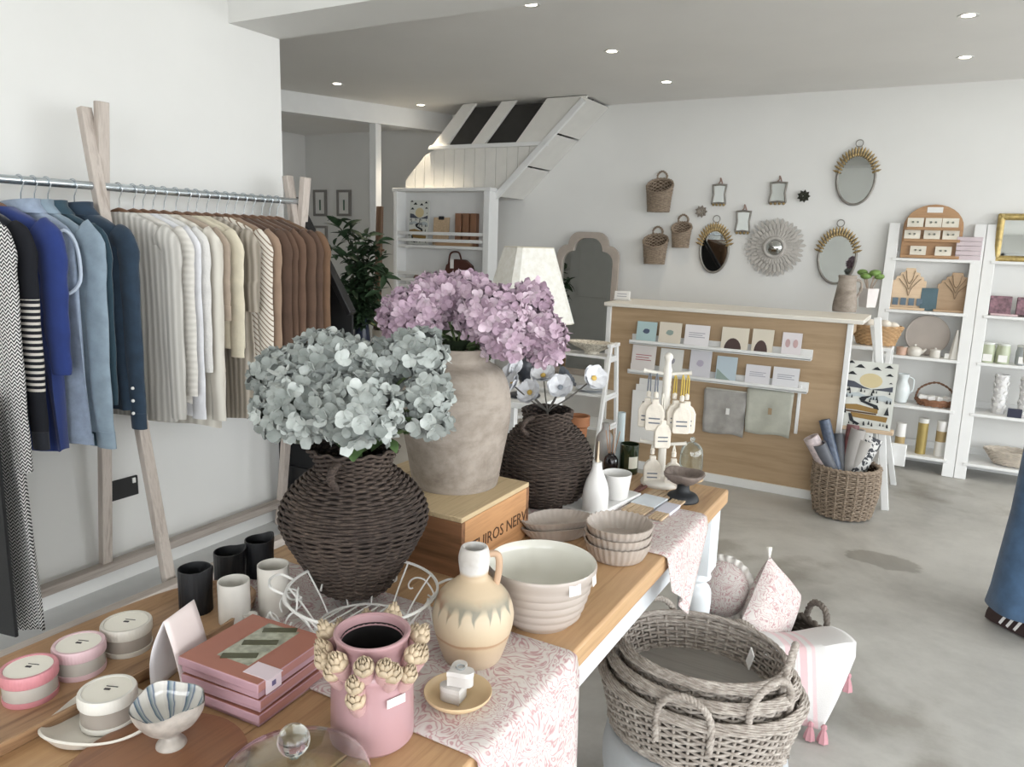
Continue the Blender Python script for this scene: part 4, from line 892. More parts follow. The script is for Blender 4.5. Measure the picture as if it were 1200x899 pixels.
for i, (off, z, cord, cl, lab, sc) in enumerate(((-.052, ztop, cordg, .06, 'grey-corded key fob outermost on the upper peg', 1.25), (-.034, ztop, cordg, .058, 'grey-corded key fob next to the peg stand pole', 1.35), (.024, ztop, cordy, .062, 'yellow-corded key fob nearest the pole', 1.25), (.042, ztop, cordy, .065, 'yellow-corded key fob in the middle of the upper peg', 1.3), (.060, ztop, cordy, .063, 'yellow-corded key fob at the tip of the upper peg', 1.35),
        (-.012, ztop-.06, cordw, .06, 'white-corded key fob hanging against the pole', 1.2), (-.03, zlow+.02, cordw, .02, 'white-corded key fob on the lower peg by the base', 1.25), (.03, zlow+.02, cordw, .02, 'white-corded key fob on the lower peg by the glass dome', 1.2))):
    P = ck+rx*off+ry*(-.15*off-.014*(1 if i != 5 else 1.3)+.009*(-1)**i)+Vector((0, 0, z-.001))
    f_ = thing('key_fob', lab, 'key fob', P, YAW+rnd.uniform(-.35, .35), 'key fobs on the peg stand')
    MB().tube([(-.0, .008, .003), (-.003, 0, -.01), (-.004, 0, -cl)], .0022, 6).build('cord', cord, f_); MB().tube([(.0, .008, .003), (.003, 0, -.01), (.004, 0, -cl)], .0022, 6).build('cord', cord, f_)
    MB().lathe([(.001, -cl-.012), (.007, -cl-.010), (.007, -cl+.004), (.003, -cl+.008)], 12).build('bead', tagc, f_)
    M_ = frameM((0, -.006, -cl-.012-.058*sc*1.25), (1, 0, 0), (0, 0, 1)) @ Matrix.Scale(sc*1.25, 4)
    fb = MB().prism(bott, .010, M_).build('fob', tagc, f_, 40, .003)
    for j in range(2): MB().prism([(-.010, .014+.008*j), (.010, .014+.008*j), (.010, .0165+.008*j), (-.010, .0165+.008*j)], .0006, M_ @ Matrix.Translation((0, 0, .0102))).build('stitching', cordg, fb, 0)
cg2, rg2 = on(808, 566, 13.5, T); hg2 = zat(cg2, 512)-T
o = thing('bell_jar', 'small glass bell jar with a knob behind the pedestal dish', 'bell jar', cg2)
MB().lathe(sprof([(rg2*.98, .012), (rg2, hg2*.5), (rg2*.85, hg2*.75), (rg2*.4, hg2*.86), (.0012, hg2*.88)], 4)+sprof([(.0012, hg2*.87), (rg2*.38, hg2*.85), (rg2*.81, hg2*.74), (rg2*.955, hg2*.5), (rg2*.935, .012)], 4), 32, cap0=False, cap1=False).build('dome', glass(), o)
MB().ball((0, 0, hg2*.94), .008, 14, 10).build('knob', glass(), o)
MB().lathe(sprof([(.001, 0), (rg2*1.08, 0), (rg2*1.1, .006), (rg2*1.04, .0115), (.001, .0115)], 2), 32).build('base', wood('bell_base', '#a98a63', '#c0a177', 0, 6), o)
cpd, rpd = on(799, 592, 19, T); hpd = zat(cpd, 553)-T; mp_ = mpp(cpd)
o = thing('pedestal_dish', 'rough grey wooden dish on a black pedestal foot', 'pedestal dish', cpd)
MB().lathe(sprof([(rpd*.98, 0), (rpd, .006), (rpd*.85, .018), (rpd*.45, .028), (rpd*.38, hpd*.55), (rpd*.5, hpd*.62)], 4), 36).build('foot', mat('cast_black', '#202327', .6, var=.15), o)
MB().lathe(sprof([(rpd*.4, hpd*.58), (rpd*.8, hpd*.7), (23*mp_, hpd*.92), (22.5*mp_, hpd), (19*mp_, hpd*.96), (rpd*.7, hpd*.78), (.001, hpd*.74)], 4), 48, mod=lambda a, i, r, z: (r*(1+.03*math.sin(5*a+1)+.015*math.sin(17*a)), z+.003*math.sin(3*a))).build('dish', wood('weathered_root', '#5d5049', '#7c6d64', 2, 9, 8, .8, .4), o)
gcan = mat('dark_green_glass', '#23301a', .12, var=.1, Coat_Weight=.6)
cc_, rc_ = on(736, 557, 11, T); hc_ = zat(cc_, 520)-T
o = thing('jar_candle', 'dark green glass candle jar with a pale label', 'candle', cc_)
MB().lathe([(rc_*.95, 0), (rc_, .004), (rc_, hc_), (rc_*.93, hc_), (rc_*.92, hc_*.8), (.001, hc_*.78)], 36).build('jar', gcan, o, 50)
a = math.atan2(-cc_.y, -cc_.x)+.55; R_ = []
for z in (.22, .62): R_.append([(rc_*1.012*math.cos(a+q), rc_*1.012*math.sin(a+q), hc_*z) for q in [(-.55+.11*i) for i in range(11)]])
MB().rings(R_, False).build('label_strip', mat('candle_label', '#d7d2c0', .6), o, 60)
cr_, rr_ = on(715, 557, 8, T); hr_ = zat(cr_, 531)-T; mr_ = mpp(cr_)
o = thing('reed_diffuser', 'small dark bottle with orange reed sticks', 'diffuser', cr_)
MB().lathe(sprof([(.001, 0), (rr_*.97, 0), (rr_, .004), (rr_, hr_*.7), (rr_*.5, hr_*.92), (rr_*.5, hr_)], 3), 24).build('bottle', mat('brown_black_glass', '#1c1517', .15, Coat_Weight=.5), o)
reed = mat('reed', '#b87d4d', .7)
for i, (dx, dz) in enumerate(((-8, 40), (-4, 46), (3, 42), (9, 38))): MB().tube([(0, 0, hr_*.2), tuple(rx*(dx*mr_)+ry*(.004*i-.006)+Vector((0, 0, hr_*.5+dz*mr_)))], .0012, 5).build('reed', reed, o)
cb2 = Vector((cr_.x-.045, cr_.y+.05, T)); 
o = MB().lathe(sprof([(.001, 0), (.028, 0), (.03, .006), (.03, .085), (.024, .11), (.012, .128), (.012, .15)], 4), 28).build('grey_bottle', mat('grey_stone_bottle', '#a5a29e', .5), None); o.location = cb2; tag(o, 'tall grey stoneware bottle behind the reed diffuser', 'bottle')
o = MB().lathe([(.001, 0), (.013, 0), (.013, .19), (.011, .19), (.011, .02), (.001, .02)], 24).build('glass_tube_vase', mat('pale_blue_tube', '#bccbcd', .15, Coat_Weight=.4), None, 50); o.location = Vector((cr_.x+.004, cr_.y+.062, T)); tag(o, 'slim pale blue tube vase beside the white shelf', 'vase')
ct_, rt_ = on(690, 540, 14, T)
o = thing('terracotta_pot', 'small terracotta pot with an orange rim behind the woven vase', 'pot', (pz(686, 540, T).x, Y1-.05, T)); zr = zat((o.location.x, o.location.y), 487)-T
MB().lathe([(.026, 0), (.031, zr*.8)], 28).build('pot_body', mat('terracotta', '#a9683c', .7, var=.1), o); MB().lathe([(.031, zr*.78), (.038, zr*.82), (.038, zr), (.032, zr), (.03, zr*.7), (.001, zr*.6)], 28).build('rim', mat('terracotta', '#a9683c', .7), o)
for i, (a, b) in enumerate((((738, 581), (752, 569)), ((742, 579), (757, 570)))):
    A_, B_ = pz(*a, T+.006), pz(*b, T+.006); o = MB().tube([A_, B_], .005, 10).build('incense_stick', mat('dark_red_stick', '#6e3f36', .6), None); tag(o, 'dark red taper stick lying by the white slab tray', 'stick', 'taper sticks on the table')

# ------------------------------------------------------------ lamp on a console, white ladder stand
YL = 3.35
lb, lt = py(617, 376, YL), py(617, 288, YL); ml = mpp(lb)
LC = Vector((lb.x, YL, 0)); zb_, zt__ = zat(LC, 376), zat(LC, 290)
o = thing('side_console', 'plain white console table behind the long table, under the lamp', 'console', (LC.x, YL, 0))
MB().box((0, 0, .70), (.32, .3, .03)).build('top', white_paint, o, 30, .003)
for sx in (-1, 1):
    for sy in (-1, 1): MB().box((sx*.13, sy*.12, .3425), (.04, .04, .685)).build('leg', white_paint, o, 30, .003)
o = thing('table_lamp', 'table lamp with a tapered panelled cream shade on a dark base', 'lamp', (LC.x, YL, .716), math.radians(-36))
zb_ -= .716; zt__ -= .716
MB().lathe(sprof([(.001, 0), (.075, 0), (.078, .012), (.03, .025), (.02, .07), (.045, .12), (.05, .17), (.03, .22), (.014, .25), (.011, zb_+.06), (.011, zt__-.04)], 4), 28).build('base', mat('dark_lamp_base', '#262a33', .35), o)
shm = NT('lampshade_linen'); shm.base(shm.ramp(shm.noise(35, None, 4, .6), [(.3, '#e6e1d4'), (.7, '#f4f2ea')])); shm.set(Roughness=.85); shm.bump(shm.noise(300, None, 2), .3, .002); shm = shm.m
rb2, rt2 = 52*ml, 27*ml
sh = []
for z, r_ in ((zb_, rb2), (zt__, rt2)):
    sh.append([Vector((r_*a, r_*b, z)) for a, b in ((.84, .68), (.68, .84), (-.68, .84), (-.84, .68), (-.84, -.68), (-.68, -.84), (.68, -.84), (.84, -.68))])
for j in range(8):
    k = (j+1) % 8; MB().add([sh[0][j], sh[0][k], sh[1][k], sh[1][j]], [(0, 1, 2, 3)]).build('shade_panel', shm, o, 0, solid=.003)
for q in sh: MB().tube(q+[q[0]], .003, 6).build('shade_trim', mat('shade_trim', '#cfc6b2', .8), o)

YS = 4.35
def Q(x, y): p = py(x, y, YS); return p
o = thing('ladder_stand', 'narrow white slatted display stand in front of the counter end', 'display stand', (0, 0, 0))
tR, tL = Q(716, 404), Q(646, 408); bz = 0.
wS = .62; xR_ = tR.x; xL_ = xR_-wS
for xx in (xL_, xR_):
    MB().bar((xx, YS, tR.z), (xx, YS-.20, 0), .03, .022, (1, 0, 0)).build('front_leg', white_paint, o, 30, .003)
    MB().bar((xx, YS+.09, tR.z), (xx, YS+.20, 0), .03, .022, (1, 0, 0)).build('rear_leg', white_paint, o, 30, .003)
    MB().box((xx, YS+.045, tR.z-.008), (.03, .14, .022)).build('top_rail', white_paint, o, 30, .003)
for k, yy in enumerate((418, 462, 499, 545)):
    z = Q(700, yy).z; e = (tR.z-z)/tR.z
    MB().box(((xL_+xR_)/2, YS+.045, z), (wS+.01, .11+.28*e, .016)).build('shelf', white_paint, o, 30, .002)
    for xx in (xL_, xR_): MB().box((xx, YS+.045, z-.018), (.02, .11+.28*e, .02)).build('side_rail', white_paint, o, 30, .002)
zs_ = Q(700, 418).z+.0085
t = NT('patterned_bowl'); x = t.xyz(); t.base(t.ramp(t.noise(45, None, 2), [(.44, '#d8cfbd'), (.5, '#9a8f77'), (.54, '#ddd5c4')])); t.set(Roughness=.4); pbowl = t.m
cb3 = Vector((Q(690, 410).x, YS+.045, zs_))
o = thing('patterned_bowl', 'wide cream patterned footed bowl on the top of the white display stand', 'bowl', cb3)
MB().lathe(sprof([(.055, 0), (.05, .012), (.08, .028), (.13, .05), (.165, .07), (.16, .072), (.12, .052), (.06, .03), (.001, .026)], 4), 48, sy=.55).build('bowl_body', pbowl, o)
z2 = Q(700, 462).z+.0085
o = tag(MB().lathe(sprof([(.03, 0), (.06, .004), (.095, .016), (.093, .018), (.05, .007), (.001, .006)], 3), 36).build('shell_plate', mat('blue_white_plate', '#cdd3dc', .3, var=.2, vs=50), None), 'blue-white plate on the middle tier of the display stand', 'plate'); o.location = (xR_-.14, YS+.045, z2)
# ------------------------------------------------------------ shop counter
YC = 4.77
cl, cr = py(715, 356, YC), py(998, 371, YC); zct = (cl.z+cr.z)/2; xa, xb = cl.x, cr.x
ply = wood('plywood_panel', '#af8f69', '#ba9a73', 0, 3, 8, .55, .05, '#a88860', rv=.02)
o = thing('shop_counter', 'plywood fronted shop counter with white top and trim', 'counter', (0, 0, 0))
MB().box(((xa+xb)/2, YC+.012, (zct-.03)/2), (xb-xa-.03, .024, zct-.03)).build('front_panel', ply, o, 30)
for xx in (xa, xb): MB().box((xx, YC+.008, (zct-.03)/2), (.03, .05, zct-.03)).build('edge_trim', white_paint, o, 30, .003)
MB().box(((xa+xb)/2, YC-.006, .0275), (xb-xa, .02, .055)).build('skirting', white_paint, o, 30, .003)
bk = pz(1027, 353, zct)
MB().box(((xa+xb)/2+.02, YC+.20, zct-.014), (xb-xa+.10, .47, .026)).build('counter_top', mat('counter_top_paint', '#e6e0d4', .4, var=.02), o, 30, .004)
MB().box((xa+.012, YC+.23, (zct-.03)/2), (.024, .40, zct-.03)).build('side_panel', ply, o, 30)
MB().box((xb-.3, YC+.42, (zct-.03)/2), (.05, .05, zct-.03)).build('rear_leg', white_paint, o, 30, .003)
MB().box((xb-.02, YC+.22, zct-.07), (.03, .38, .08)).build('top_bracket', ply, o, 30)
# ledges and cards
prints = [mat('print_'+n, c, .6) for n, c in (('navy', '#4a5672'), ('brown', '#4d3632'), ('red', '#b8646a'), ('grey', '#9b98a4'), ('lilac', '#b2a9bd'), ('sage', '#8fa39a'), ('rose', '#c9a3a3'))]
def ledge(xpa, ypa, xpb, ypb, lab):
    a, b = py(xpa, ypa, YC-.05), py(xpb, ypb, YC-.05); z = (a.z+b.z)/2
    o = thing('card_ledge', lab, 'ledge', ((a.x+b.x)/2, YC-.002, z)); w = b.x-a.x
    MB().box((0, -.032, -.008), (w, .062, .012)).build('shelf', white_paint, o, 30, .002)
    MB().box((0, -.058, .002), (w, .010, .024)).build('front_lip', white_paint, o, 30, .002)
    MB().box((0, -.006, .022), (w, .010, .05)).build('back_rail', white_paint, o, 30, .002)
    return o, z
l1, z1 = ledge(738, 402, 951, 418, 'upper white picture ledge on the plywood counter front')
l2, z2_ = ledge(736, 436, 946, 457, 'lower white picture ledge on the plywood counter front')
CARDS = [(0, 745, 769, 377, '#a9c6c8', 'teal greeting card with a navy motif', 0, 'blob'), (0, 771, 798, 378, '#ddd2bf', 'cream greeting card next to the teal card', 5, 'blob'), (0, 801, 831, 381, '#e6e2e4', 'white greeting card with grey script on the upper ledge', 3, 'lines'),
 (0, 844, 877, 384, '#ddd3bf', 'wide cream card with a dark arched doorway', 1, 'arch'), (0, 880, 906, 386, '#ddd3bf', 'narrow cream card with a dark arched doorway', 1, 'arch'), (0, 915, 939, 390, '#e2dadd', 'white card with pink figures at the end of the upper ledge', 6, 'two'),
 (1, 739, 768, 405, '#e0d8d4', 'white card with red lettering on the lower ledge', 2, 'lines'), (1, 772, 800, 409, '#dcdad4', 'plain pale card behind the peg stand', 3, 'blob'), (1, 807, 833, 411, '#d2d0d6', 'pale lilac floral card on the lower ledge', 4, 'blob'),
 (1, 838, 863, 418, '#b9cad4', 'card with a blue seaside picture', 5, 'hill'), (1, 872, 902, 428, '#dddade', 'white square card with grey script', 3, 'lines'), (1, 904, 936, 431, '#e0dfe2', 'white square card with grey script nearest the ledge end', 3, 'lines')]
for row, xl_, xr_, yt, col, lab, pi_, kind in CARDS:
    z = (z1, z2_)[row]-.001; yb = YC-.04
    A_, B_ = py(xl_, yt+20, yb), py(xr_, yt+20, yb); w = abs(B_.x-A_.x)*.96; h = zat(((A_.x+B_.x)/2, yb), yt)-z
    o = thing('greeting_card', lab, 'card', ((A_.x+B_.x)/2, YC-.047, z), 0, 'greeting cards on the ledges', rot=(-.16, 0, 0))
    MB().box((0, 0, h/2), (w, .004, h)).build('card_sheet', mat('card_'+col, col, .6, var=.02), o, 0)
    MP = frameM((0, -.0025, 0), (1, 0, 0), (0, 0, 1)); b = MB()
    if kind == 'lines':
        for j in range(3): b.prism([(-w*.33, h*(.45+.09*j)), (w*(.33-.1*(j % 2)), h*(.45+.09*j)), (w*(.33-.1*(j % 2)), h*(.48+.09*j)), (-w*.33, h*(.48+.09*j))], .0006, MP)
    elif kind == 'arch': b.prism([(w*.32*math.cos(PI*i/10)-w*.05, h*.05+h*.5*math.sin(PI*i/10)) for i in range(11)], .0006, MP)
    elif kind == 'two':
        for q in (-.2, .2): b.prism([(w*q+w*.13*math.cos(2*PI*i/10), h*.55+h*.18*math.sin(2*PI*i/10)) for i in range(10)], .0006, MP)
    elif kind == 'hill': b.prism([(-w*.45, h*.05), (w*.3, h*.05), (-w*.05, h*.25), (-w*.45, h*.5)], .0006, MP)
    else: b.prism([(w*.16*math.cos(2*PI*i/9)*(1+.2*(i % 2)), h*.55+h*.12*math.sin(2*PI*i/9)) for i in range(9)], .0006, MP)
    b.build('print', prints[pi_], o, 0)
# leaflet stack and cloth goods below
def on_counter(x, y, off): return py(x, y, YC-off)
for k in range(3):
    P = on_counter(762-4*k, 475+7*k, .02+.01*k); s_ = mpp(P)
    o = thing('hanging_leaflet', ('back', 'middle', 'front')[k]+' white hanging photo leaflet below the lower ledge', 'leaflet', P, 0, 'hanging leaflets')
    MB().box((0, 0, 0), (30*s_, .004, 62*s_)).build('sheet', paper, o, 0); MB().box((3*s_, -.003, 12*s_), (10*s_, .001, 14*s_)).build('photo', prints[1], o, 0)
greyc = fabric('grey_crumpled_cloth', '#a6a29c', var=.12, vs=20); greenc = fabric('pale_green_linen', '#b9b9aa', var=.08)
for (xa_, xb_, ya_, yb_, m_, lab) in ((826, 876, 458, 513, greyc, 'grey cloth bag hanging in clear wrap under the ledge'), (876, 931, 458, 514, greenc, 'pale green folded linen with a tan label under the ledge')):
    A_, B_ = on_counter(xa_, ya_, .03), on_counter(xb_, yb_, .03); A2 = on_counter(xb_, ya_, .03); w = A2.x-A_.x; zt0 = (A_.z+A2.z)/2; h = zt0-B_.z
    o = thing('folded_cloth', lab, 'cloth', (A_.x+w/2, YC-.022, zt0), 0, 'cloths hanging on the counter')
    R1 = random.Random(xa_)
    MB().grid(14, 12, lambda u, v: ((u-.5)*w*(1-.04*v), -.012-.010*math.sin(u*9+v*3)*v-.006*math.sin(v*11+u*4), -h*v-.008*math.sin(u*7)*v)).build('cloth_sheet', m_, o, 60, solid=.006)
    MB().box((0, .0, -.03), (w*.96, .012, .075)).build('header', mat('header_'+lab[:4], '#cbc8bd' if m_ is greyc else '#a9aa9d', .7), o, 30, .002)
    MB().box((w*.04 if m_ is greenc else w*.1, -.030, -h*.45), (.022, .001, .04)).build('label_patch', mat('tan_patch', '#a58a66', .7) if m_ is greenc else paper, o, 0)
P = on_counter(935, 480, .012); o = tag(MB().box(P, (.02, .012, .30)).build('hanging_bar', white_paint, None, 30, .003), 'white upright bar holding the hanging linens', 'bar')
# things on the counter top
P = pz(729, 352, zct); o = thing('counter_sign', 'little white sign standing at the counter corner', 'sign', (P.x, P.y, zct))
MB().box((0, 0, .035), (.11, .012, .055), (-.15, 0, 0)).build('panel', paper, o, 0, .001); MB().box((0, .005, .004), (.12, .03, .006)).build('foot', paper, o, 0)
for j in range(2): MB().box((0, -.009+.002*j, .028+.016*j), (.07, .001, .004)).build('print', prints[3], o, 0)
cj2, rj2 = on(989, 366, 13, zct); hj2 = zat(cj2, 324)-zct; mj2 = mpp(cj2)
o = thing('stone_jug', 'speckled stone jug vase on the counter end', 'jug', cj2)
MB().lathe(sprof([(rj2*.95, 0), (rj2, .005), (rj2*1.02, hj2*.2), (rj2*.85, hj2*.6), (rj2*.75, hj2*.9), (rj2*.8, hj2), (rj2*.7, hj2*.99), (rj2*.6, hj2*.5)], 4), 32).build('body', stone, o)
u = rx; MB().tube(smoothpath([u*rj2*.75+Vector((0, 0, hj2*.9)), u*rj2*1.25+Vector((0, 0, hj2*.85)), u*rj2*1.3+Vector((0, 0, hj2*.6)), u*rj2*.9+Vector((0, 0, hj2*.4))], 5), .008, 8).build('handle', stone, o)
P = pz(1016, 360, zct); o = thing('potted_succulent', 'white square pot with round green succulents on the counter', 'potted plant', (P.x, P.y, zct)); s_ = mpp(P)
MB().lathe([(9*s_, 0), (11*s_, 22*s_), (10*s_, 22*s_), (9*s_, 16*s_), (.001, 15*s_)], 4).build('pot', mat('pink_white_pot', '#e6dcd8', .5), o, 0, .002)
for i in range(6):
    a = i*1.05; q = Vector((math.cos(a)*9*s_, math.sin(a)*9*s_, (36+4*(i % 2))*s_)); MB().tube([(0, 0, 15*s_), tuple(q)], .004, 6).build('stem', mat('pink_stem', '#b09a86', .6), o)
    MB().ball(tuple(q), 6*s_, 10, 7, sz=.6).build('leaf_cluster', mat('succulent_green', '#6f9440', .5, var=.2, vs=40), o)

# ------------------------------------------------------------ wall mirrors, baskets and ornaments
t = NT('mirror_glass'); t.set(Base_Color=(.56, .58, .57, 1), Metallic=1., Roughness=.02); mirror = t.m
gold = mat('aged_gold', '#a58a58', .45, .5, var=.2, vs=30); pewter = mat('pewter', '#8f8a82', .5, .5, var=.15, vs=30)
def MW(x, y, off=.012): P = py(x, y, YB-off); return P, mpp(P)
for x, y, rx_, ry_, lab in ((1003, 209, 20.5, 30, 'oval mirror with gold leaf crown, highest on the back wall'), (837, 293, 16.5, 26, 'small dark oval mirror with gold leaf crown beside the sunburst'), (981, 302, 20.5, 30, 'oval gold-crowned mirror above the stone jug')):
    P, s_ = MW(x, y, .02); o = thing('oval_mirror', lab, 'mirror', P, 0, 'gold-crowned oval mirrors'); a_, b_ = rx_*s_, ry_*s_; E = frameM((0, 0, 0), (1, 0, 0), (0, 0, 1))
    tilt = .0
    MB().prism([(a_*math.cos(2*PI*i/48), b_*math.sin(2*PI*i/48)) for i in range(48)], .008, E @ Matrix.Translation((0, 0, -.006))).build('glass', mirror, o, 40)
    MB().tube([(a_*math.cos(2*PI*i/60), -.002, b_*math.sin(2*PI*i/60)) for i in range(60)], .009, 8, True).build('frame', pewter, o)
    for i in range(19):
        an = .25+(PI-.5)*i/18; c_, sn = math.cos(an), math.sin(an); d_ = Vector((c_*.75, 0, sn)).normalized()
        for lay in (0, 1):
            L_ = (8-2.5*lay)*s_; st = Vector((a_*c_*(.96-.12*lay), -.012-.006*lay, b_*sn*(.95-.13*lay)))
            q = d_.cross(Vector((0, 1, 0))); w_ = 1.5*s_
            MB().add([st-q*w_*.4, st+d_*L_*.5-q*w_, st+d_*L_, st+d_*L_*.5+q*w_, st+q*w_*.4, st+d_*L_*.5+Vector((0, -.006, 0))], [(0, 1, 5), (1, 2, 5), (2, 3, 5), (3, 4, 5), (4, 0, 5)]).build('leaf', gold, o, 0)
    MB().tube([(4*s_*math.cos(2*PI*i/16), 0, b_+9.5*s_+4*s_*math.sin(2*PI*i/16)) for i in range(16)], .0035, 6, True).build('hanging_ring', pewter, o)
for x, y, w_, h_, lab in ((843, 228, 15, 21, 'small rectangular mirror above the dark oval mirror'), (912, 226, 18, 22, 'small rectangular mirror above the sunburst'), (871, 260, 16, 23, 'small rectangular mirror next to the sunburst rim')):
    P, s_ = MW(x, y, .014); o = thing('small_mirror', lab, 'mirror', P, 0, 'small framed mirrors'); w, h = w_*s_, h_*s_
    MB().box((0, 0, 0), (w*.85, .008, h*.95)).build('glass', mirror, o, 0)
    for sx in (-1, 1): MB().tube([(sx*w*.5, -.004, h*.5), (sx*w*.42, -.004, 0), (sx*w*.52, -.004, -h*.5)], .008, 8).build('side_frame', pewter, o)
    for sz in (-1, 1): MB().tube([(-w*.56, -.004, sz*h*.5), (0, -.004, sz*h*.5+.006), (w*.56, -.004, sz*h*.5)], .008, 8).build('cross_frame', pewter, o)
    for k in range(4): MB().ball((w*(-.4+.27*k), -.006, -h*.56), .011, 8, 6).build('bead', gold, o)
    MB().tube(smoothpath([(-.02, 0, h*.52), (0, 0, h*.52+4*s_), (0, 0, h*.52+8*s_), (.01, 0, h*.52+5*s_), (.02, 0, h*.52)], 4), .005, 6).build('ribbon', mat('ribbon_rose', '#9c7f72', .7), o)
P, s_ = MW(908, 290, .03); R0 = 34*s_
o = thing('sunburst_mirror', 'round whitewashed sunburst mirror of overlapping slats', 'mirror', P)
slat = wood('sunburst_slat', '#a8a29a', '#c4beb6', 2, 10, 8, .75, .2)
for lay, (n, L_, w_, yo) in enumerate(((34, 1.0, .019, .012), (34, .86, .017, 0), (34, .62, .014, -.012))):
    sl = MB().prism([(-w_*.45, R0*.2), (w_*.45, R0*.2), (w_*.62, R0*L_*.93), (0, R0*L_*1.0), (-w_*.62, R0*L_*.93)], .008, frameM((0, 0, 0), (1, 0, 0), (0, 0, 1))).build('tmp', slat, None, 0); me = sl.data; bpy.data.objects.remove(sl)
    for i in range(n):
        q = link('slat', me, o); q.location = (0, yo, 0); q.rotation_euler = (0, 2*PI*(i+lay*.5)/n, 0); q.scale = (1, 1, rnd.uniform(.94, 1.03))
ER = frameM((0, -.022, 0), (1, 0, 0), (0, 0, 1))
MB().tube([(R0*.32*math.cos(2*PI*i/40), -.026, R0*.32*math.sin(2*PI*i/40)) for i in range(40)], .014, 8, True).build('inner_ring', slat, o)
b = MB(); R_ = [[(R0*.29*q*math.cos(2*PI*i/32), -.026-.03*(1-q*q), R0*.29*q*math.sin(2*PI*i/32)) for i in range(32)] for q in (1, .8, .6, .4, .2, .01)]; b.rings(R_, True, False, True).build('glass', mirror, o, 60)
for x, y, r_, col, lab in ((822, 248, 7.5, '#9a8f82', 'small pale carved rosette on the wall by the wicker baskets'), (942, 230, 7.5, '#3a3b2e', 'small dark green rosette on the wall by the highest oval mirror')):
    P, s_ = MW(x, y, .02); o = thing('wall_rosette', lab, 'ornament', P, 0, 'wall rosettes'); m_ = mat('rosette_'+col, col, .6, var=.15)
    for lay in range(3):
        for i in range(9):
            a = 2*PI*(i+lay*.5)/9; rr = r_*s_*(1-.28*lay); q = Vector((math.cos(a), 0, math.sin(a))); n_ = Vector((-q.z, 0, q.x))
            MB().add([q*rr*.2+Vector((0, -.012*lay, 0)), q*rr*.65-n_*rr*.25+Vector((0, -.012*lay-.004, 0)), q*rr+Vector((0, -.012*lay-.014, 0)), q*rr*.65+n_*rr*.25+Vector((0, -.012*lay-.004, 0))], [(0, 1, 2, 3)]).build('petal', m_, o, 0, solid=.006)
wick = NT('wicker'); f = wick.noise(14, wick.mp((3, 3, 12)), 4, .6, .4); wick.base(wick.ramp(f, [(.3, '#756453'), (.5, '#937e68'), (.7, '#b09d88')])); wick.set(Roughness=.7); wick.bump(f, .3, .003); wick = wick.m
for x, y, w_, h_, lab in ((774, 234, 31, 30, 'largest wicker wall basket with a loop handle'), (769, 296, 29, 27, 'lower wicker wall basket with a loop handle'), (799, 279, 23, 23, 'smallest wicker wall basket')):
    P = py(x, y+h_/2, YB-.006); s_ = mpp(P); o = thing('wall_basket', lab, 'basket', P, 0, 'wicker baskets hung on the wall'); r_, h = w_*s_/2, h_*s_
    b = weave([(r_*.8, 0), (r_*.88, h*.4), (r_, h)], 20, 26, h/36, h/70, 5)
    def half(v, r_=r_, h=h): return (v[0], (v[1]*.5-r_*.52), v[2]*(1+.28*(v[1]/r_)))
    b.v = [half(v) for v in b.v]; b.build('weave', wick, o, 80, kind='stuff')
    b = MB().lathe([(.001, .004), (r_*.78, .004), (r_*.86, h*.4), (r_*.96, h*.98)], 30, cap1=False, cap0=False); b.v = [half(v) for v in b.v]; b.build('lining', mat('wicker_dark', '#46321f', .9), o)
    b = MB(); rope(b, [half((r_*1.0*math.cos(2*PI*i/40), r_*1.0*math.sin(2*PI*i/40), h)) for i in range(40)], .006, .006, 14, 2, 6, True); b.build('rim', wick, o, 80)
    b = MB(); rope(b, smoothpath([(-5*s_, -.01, h*1.22), (-5.5*s_, -.012, h*1.22+6*s_), (0, -.012, h*1.22+10*s_), (5.5*s_, -.012, h*1.22+6*s_), (5*s_, -.01, h*1.22)], 6), .005, .005, 6, 2); b.build('handle', wick, o, 80)

# ------------------------------------------------------------ ladder shelves on the back wall
PN, PP = (0, 1, -.1775), (0, 5.82, 0)
def pl(x, y): return pn(x, y, PP, PN)
ZT = pl(1143, 263).z
shelf_z = [pl(1148, 307).z, pl(1140, 370).z, pl(1133, 425).z, pl(1127, 484).z, pl(1121, 542).z]
U1 = (pl(1044, 300).x, .143); U2 = (.216, .216+.57)
def ladder(x0, x1, lab):
    o = thing('ladder_shelf', lab, 'shelf unit', (0, 0, 0), 0, 'white ladder shelves')
    for xx in (x0, x1):
        MB().bar((xx, 5.82+.1775*.0, 0), (xx, 5.82+.1775*ZT, ZT), .026, .07, (1, 0, 0)).build('upright', white_paint, o, 30, .003)
        MB().box((xx, YB-.025, ZT/2), (.026, .03, ZT)).build('rear_upright', white_paint, o, 30, .003)
    for z in shelf_z:
        yf = 5.82+.1775*z-.02
        MB().box(((x0+x1)/2, (yf+YB-.012)/2, z), (x1-x0-.02, YB-.012-yf, .02)).build('shelf', white_paint, o, 30, .002)
        MB().box(((x0+x1)/2, YB-.02, z+.03), (x1-x0-.02, .012, .05)).build('back_lip', white_paint, o, 30, .002)
    return o
ladder(*U1, 'white ladder shelf unit with the arched earring display on top'); ladder(*U2, 'white ladder shelf unit with the gold framed mirror on top')
def sh(x, y, k, b=.5):
    z = shelf_z[k]+.0105; yf = 5.82+.1775*z-.02; Y = yf+(YB-.03-yf)*b; P = py(x, y, Y); return Vector((P.x, Y, z)), mpp(P)
oak = wood('display_oak', '#a8774a', '#b98a5b', 0, 8, 8, .5, .05); tanb = wood('pale_beech', '#d3b08a', '#ddbf9b', 0, 8, 8, .5, .05); mdf = wood('mdf_tan', '#ab8a68', '#b79774', 0, 8, 8, .6, .05)
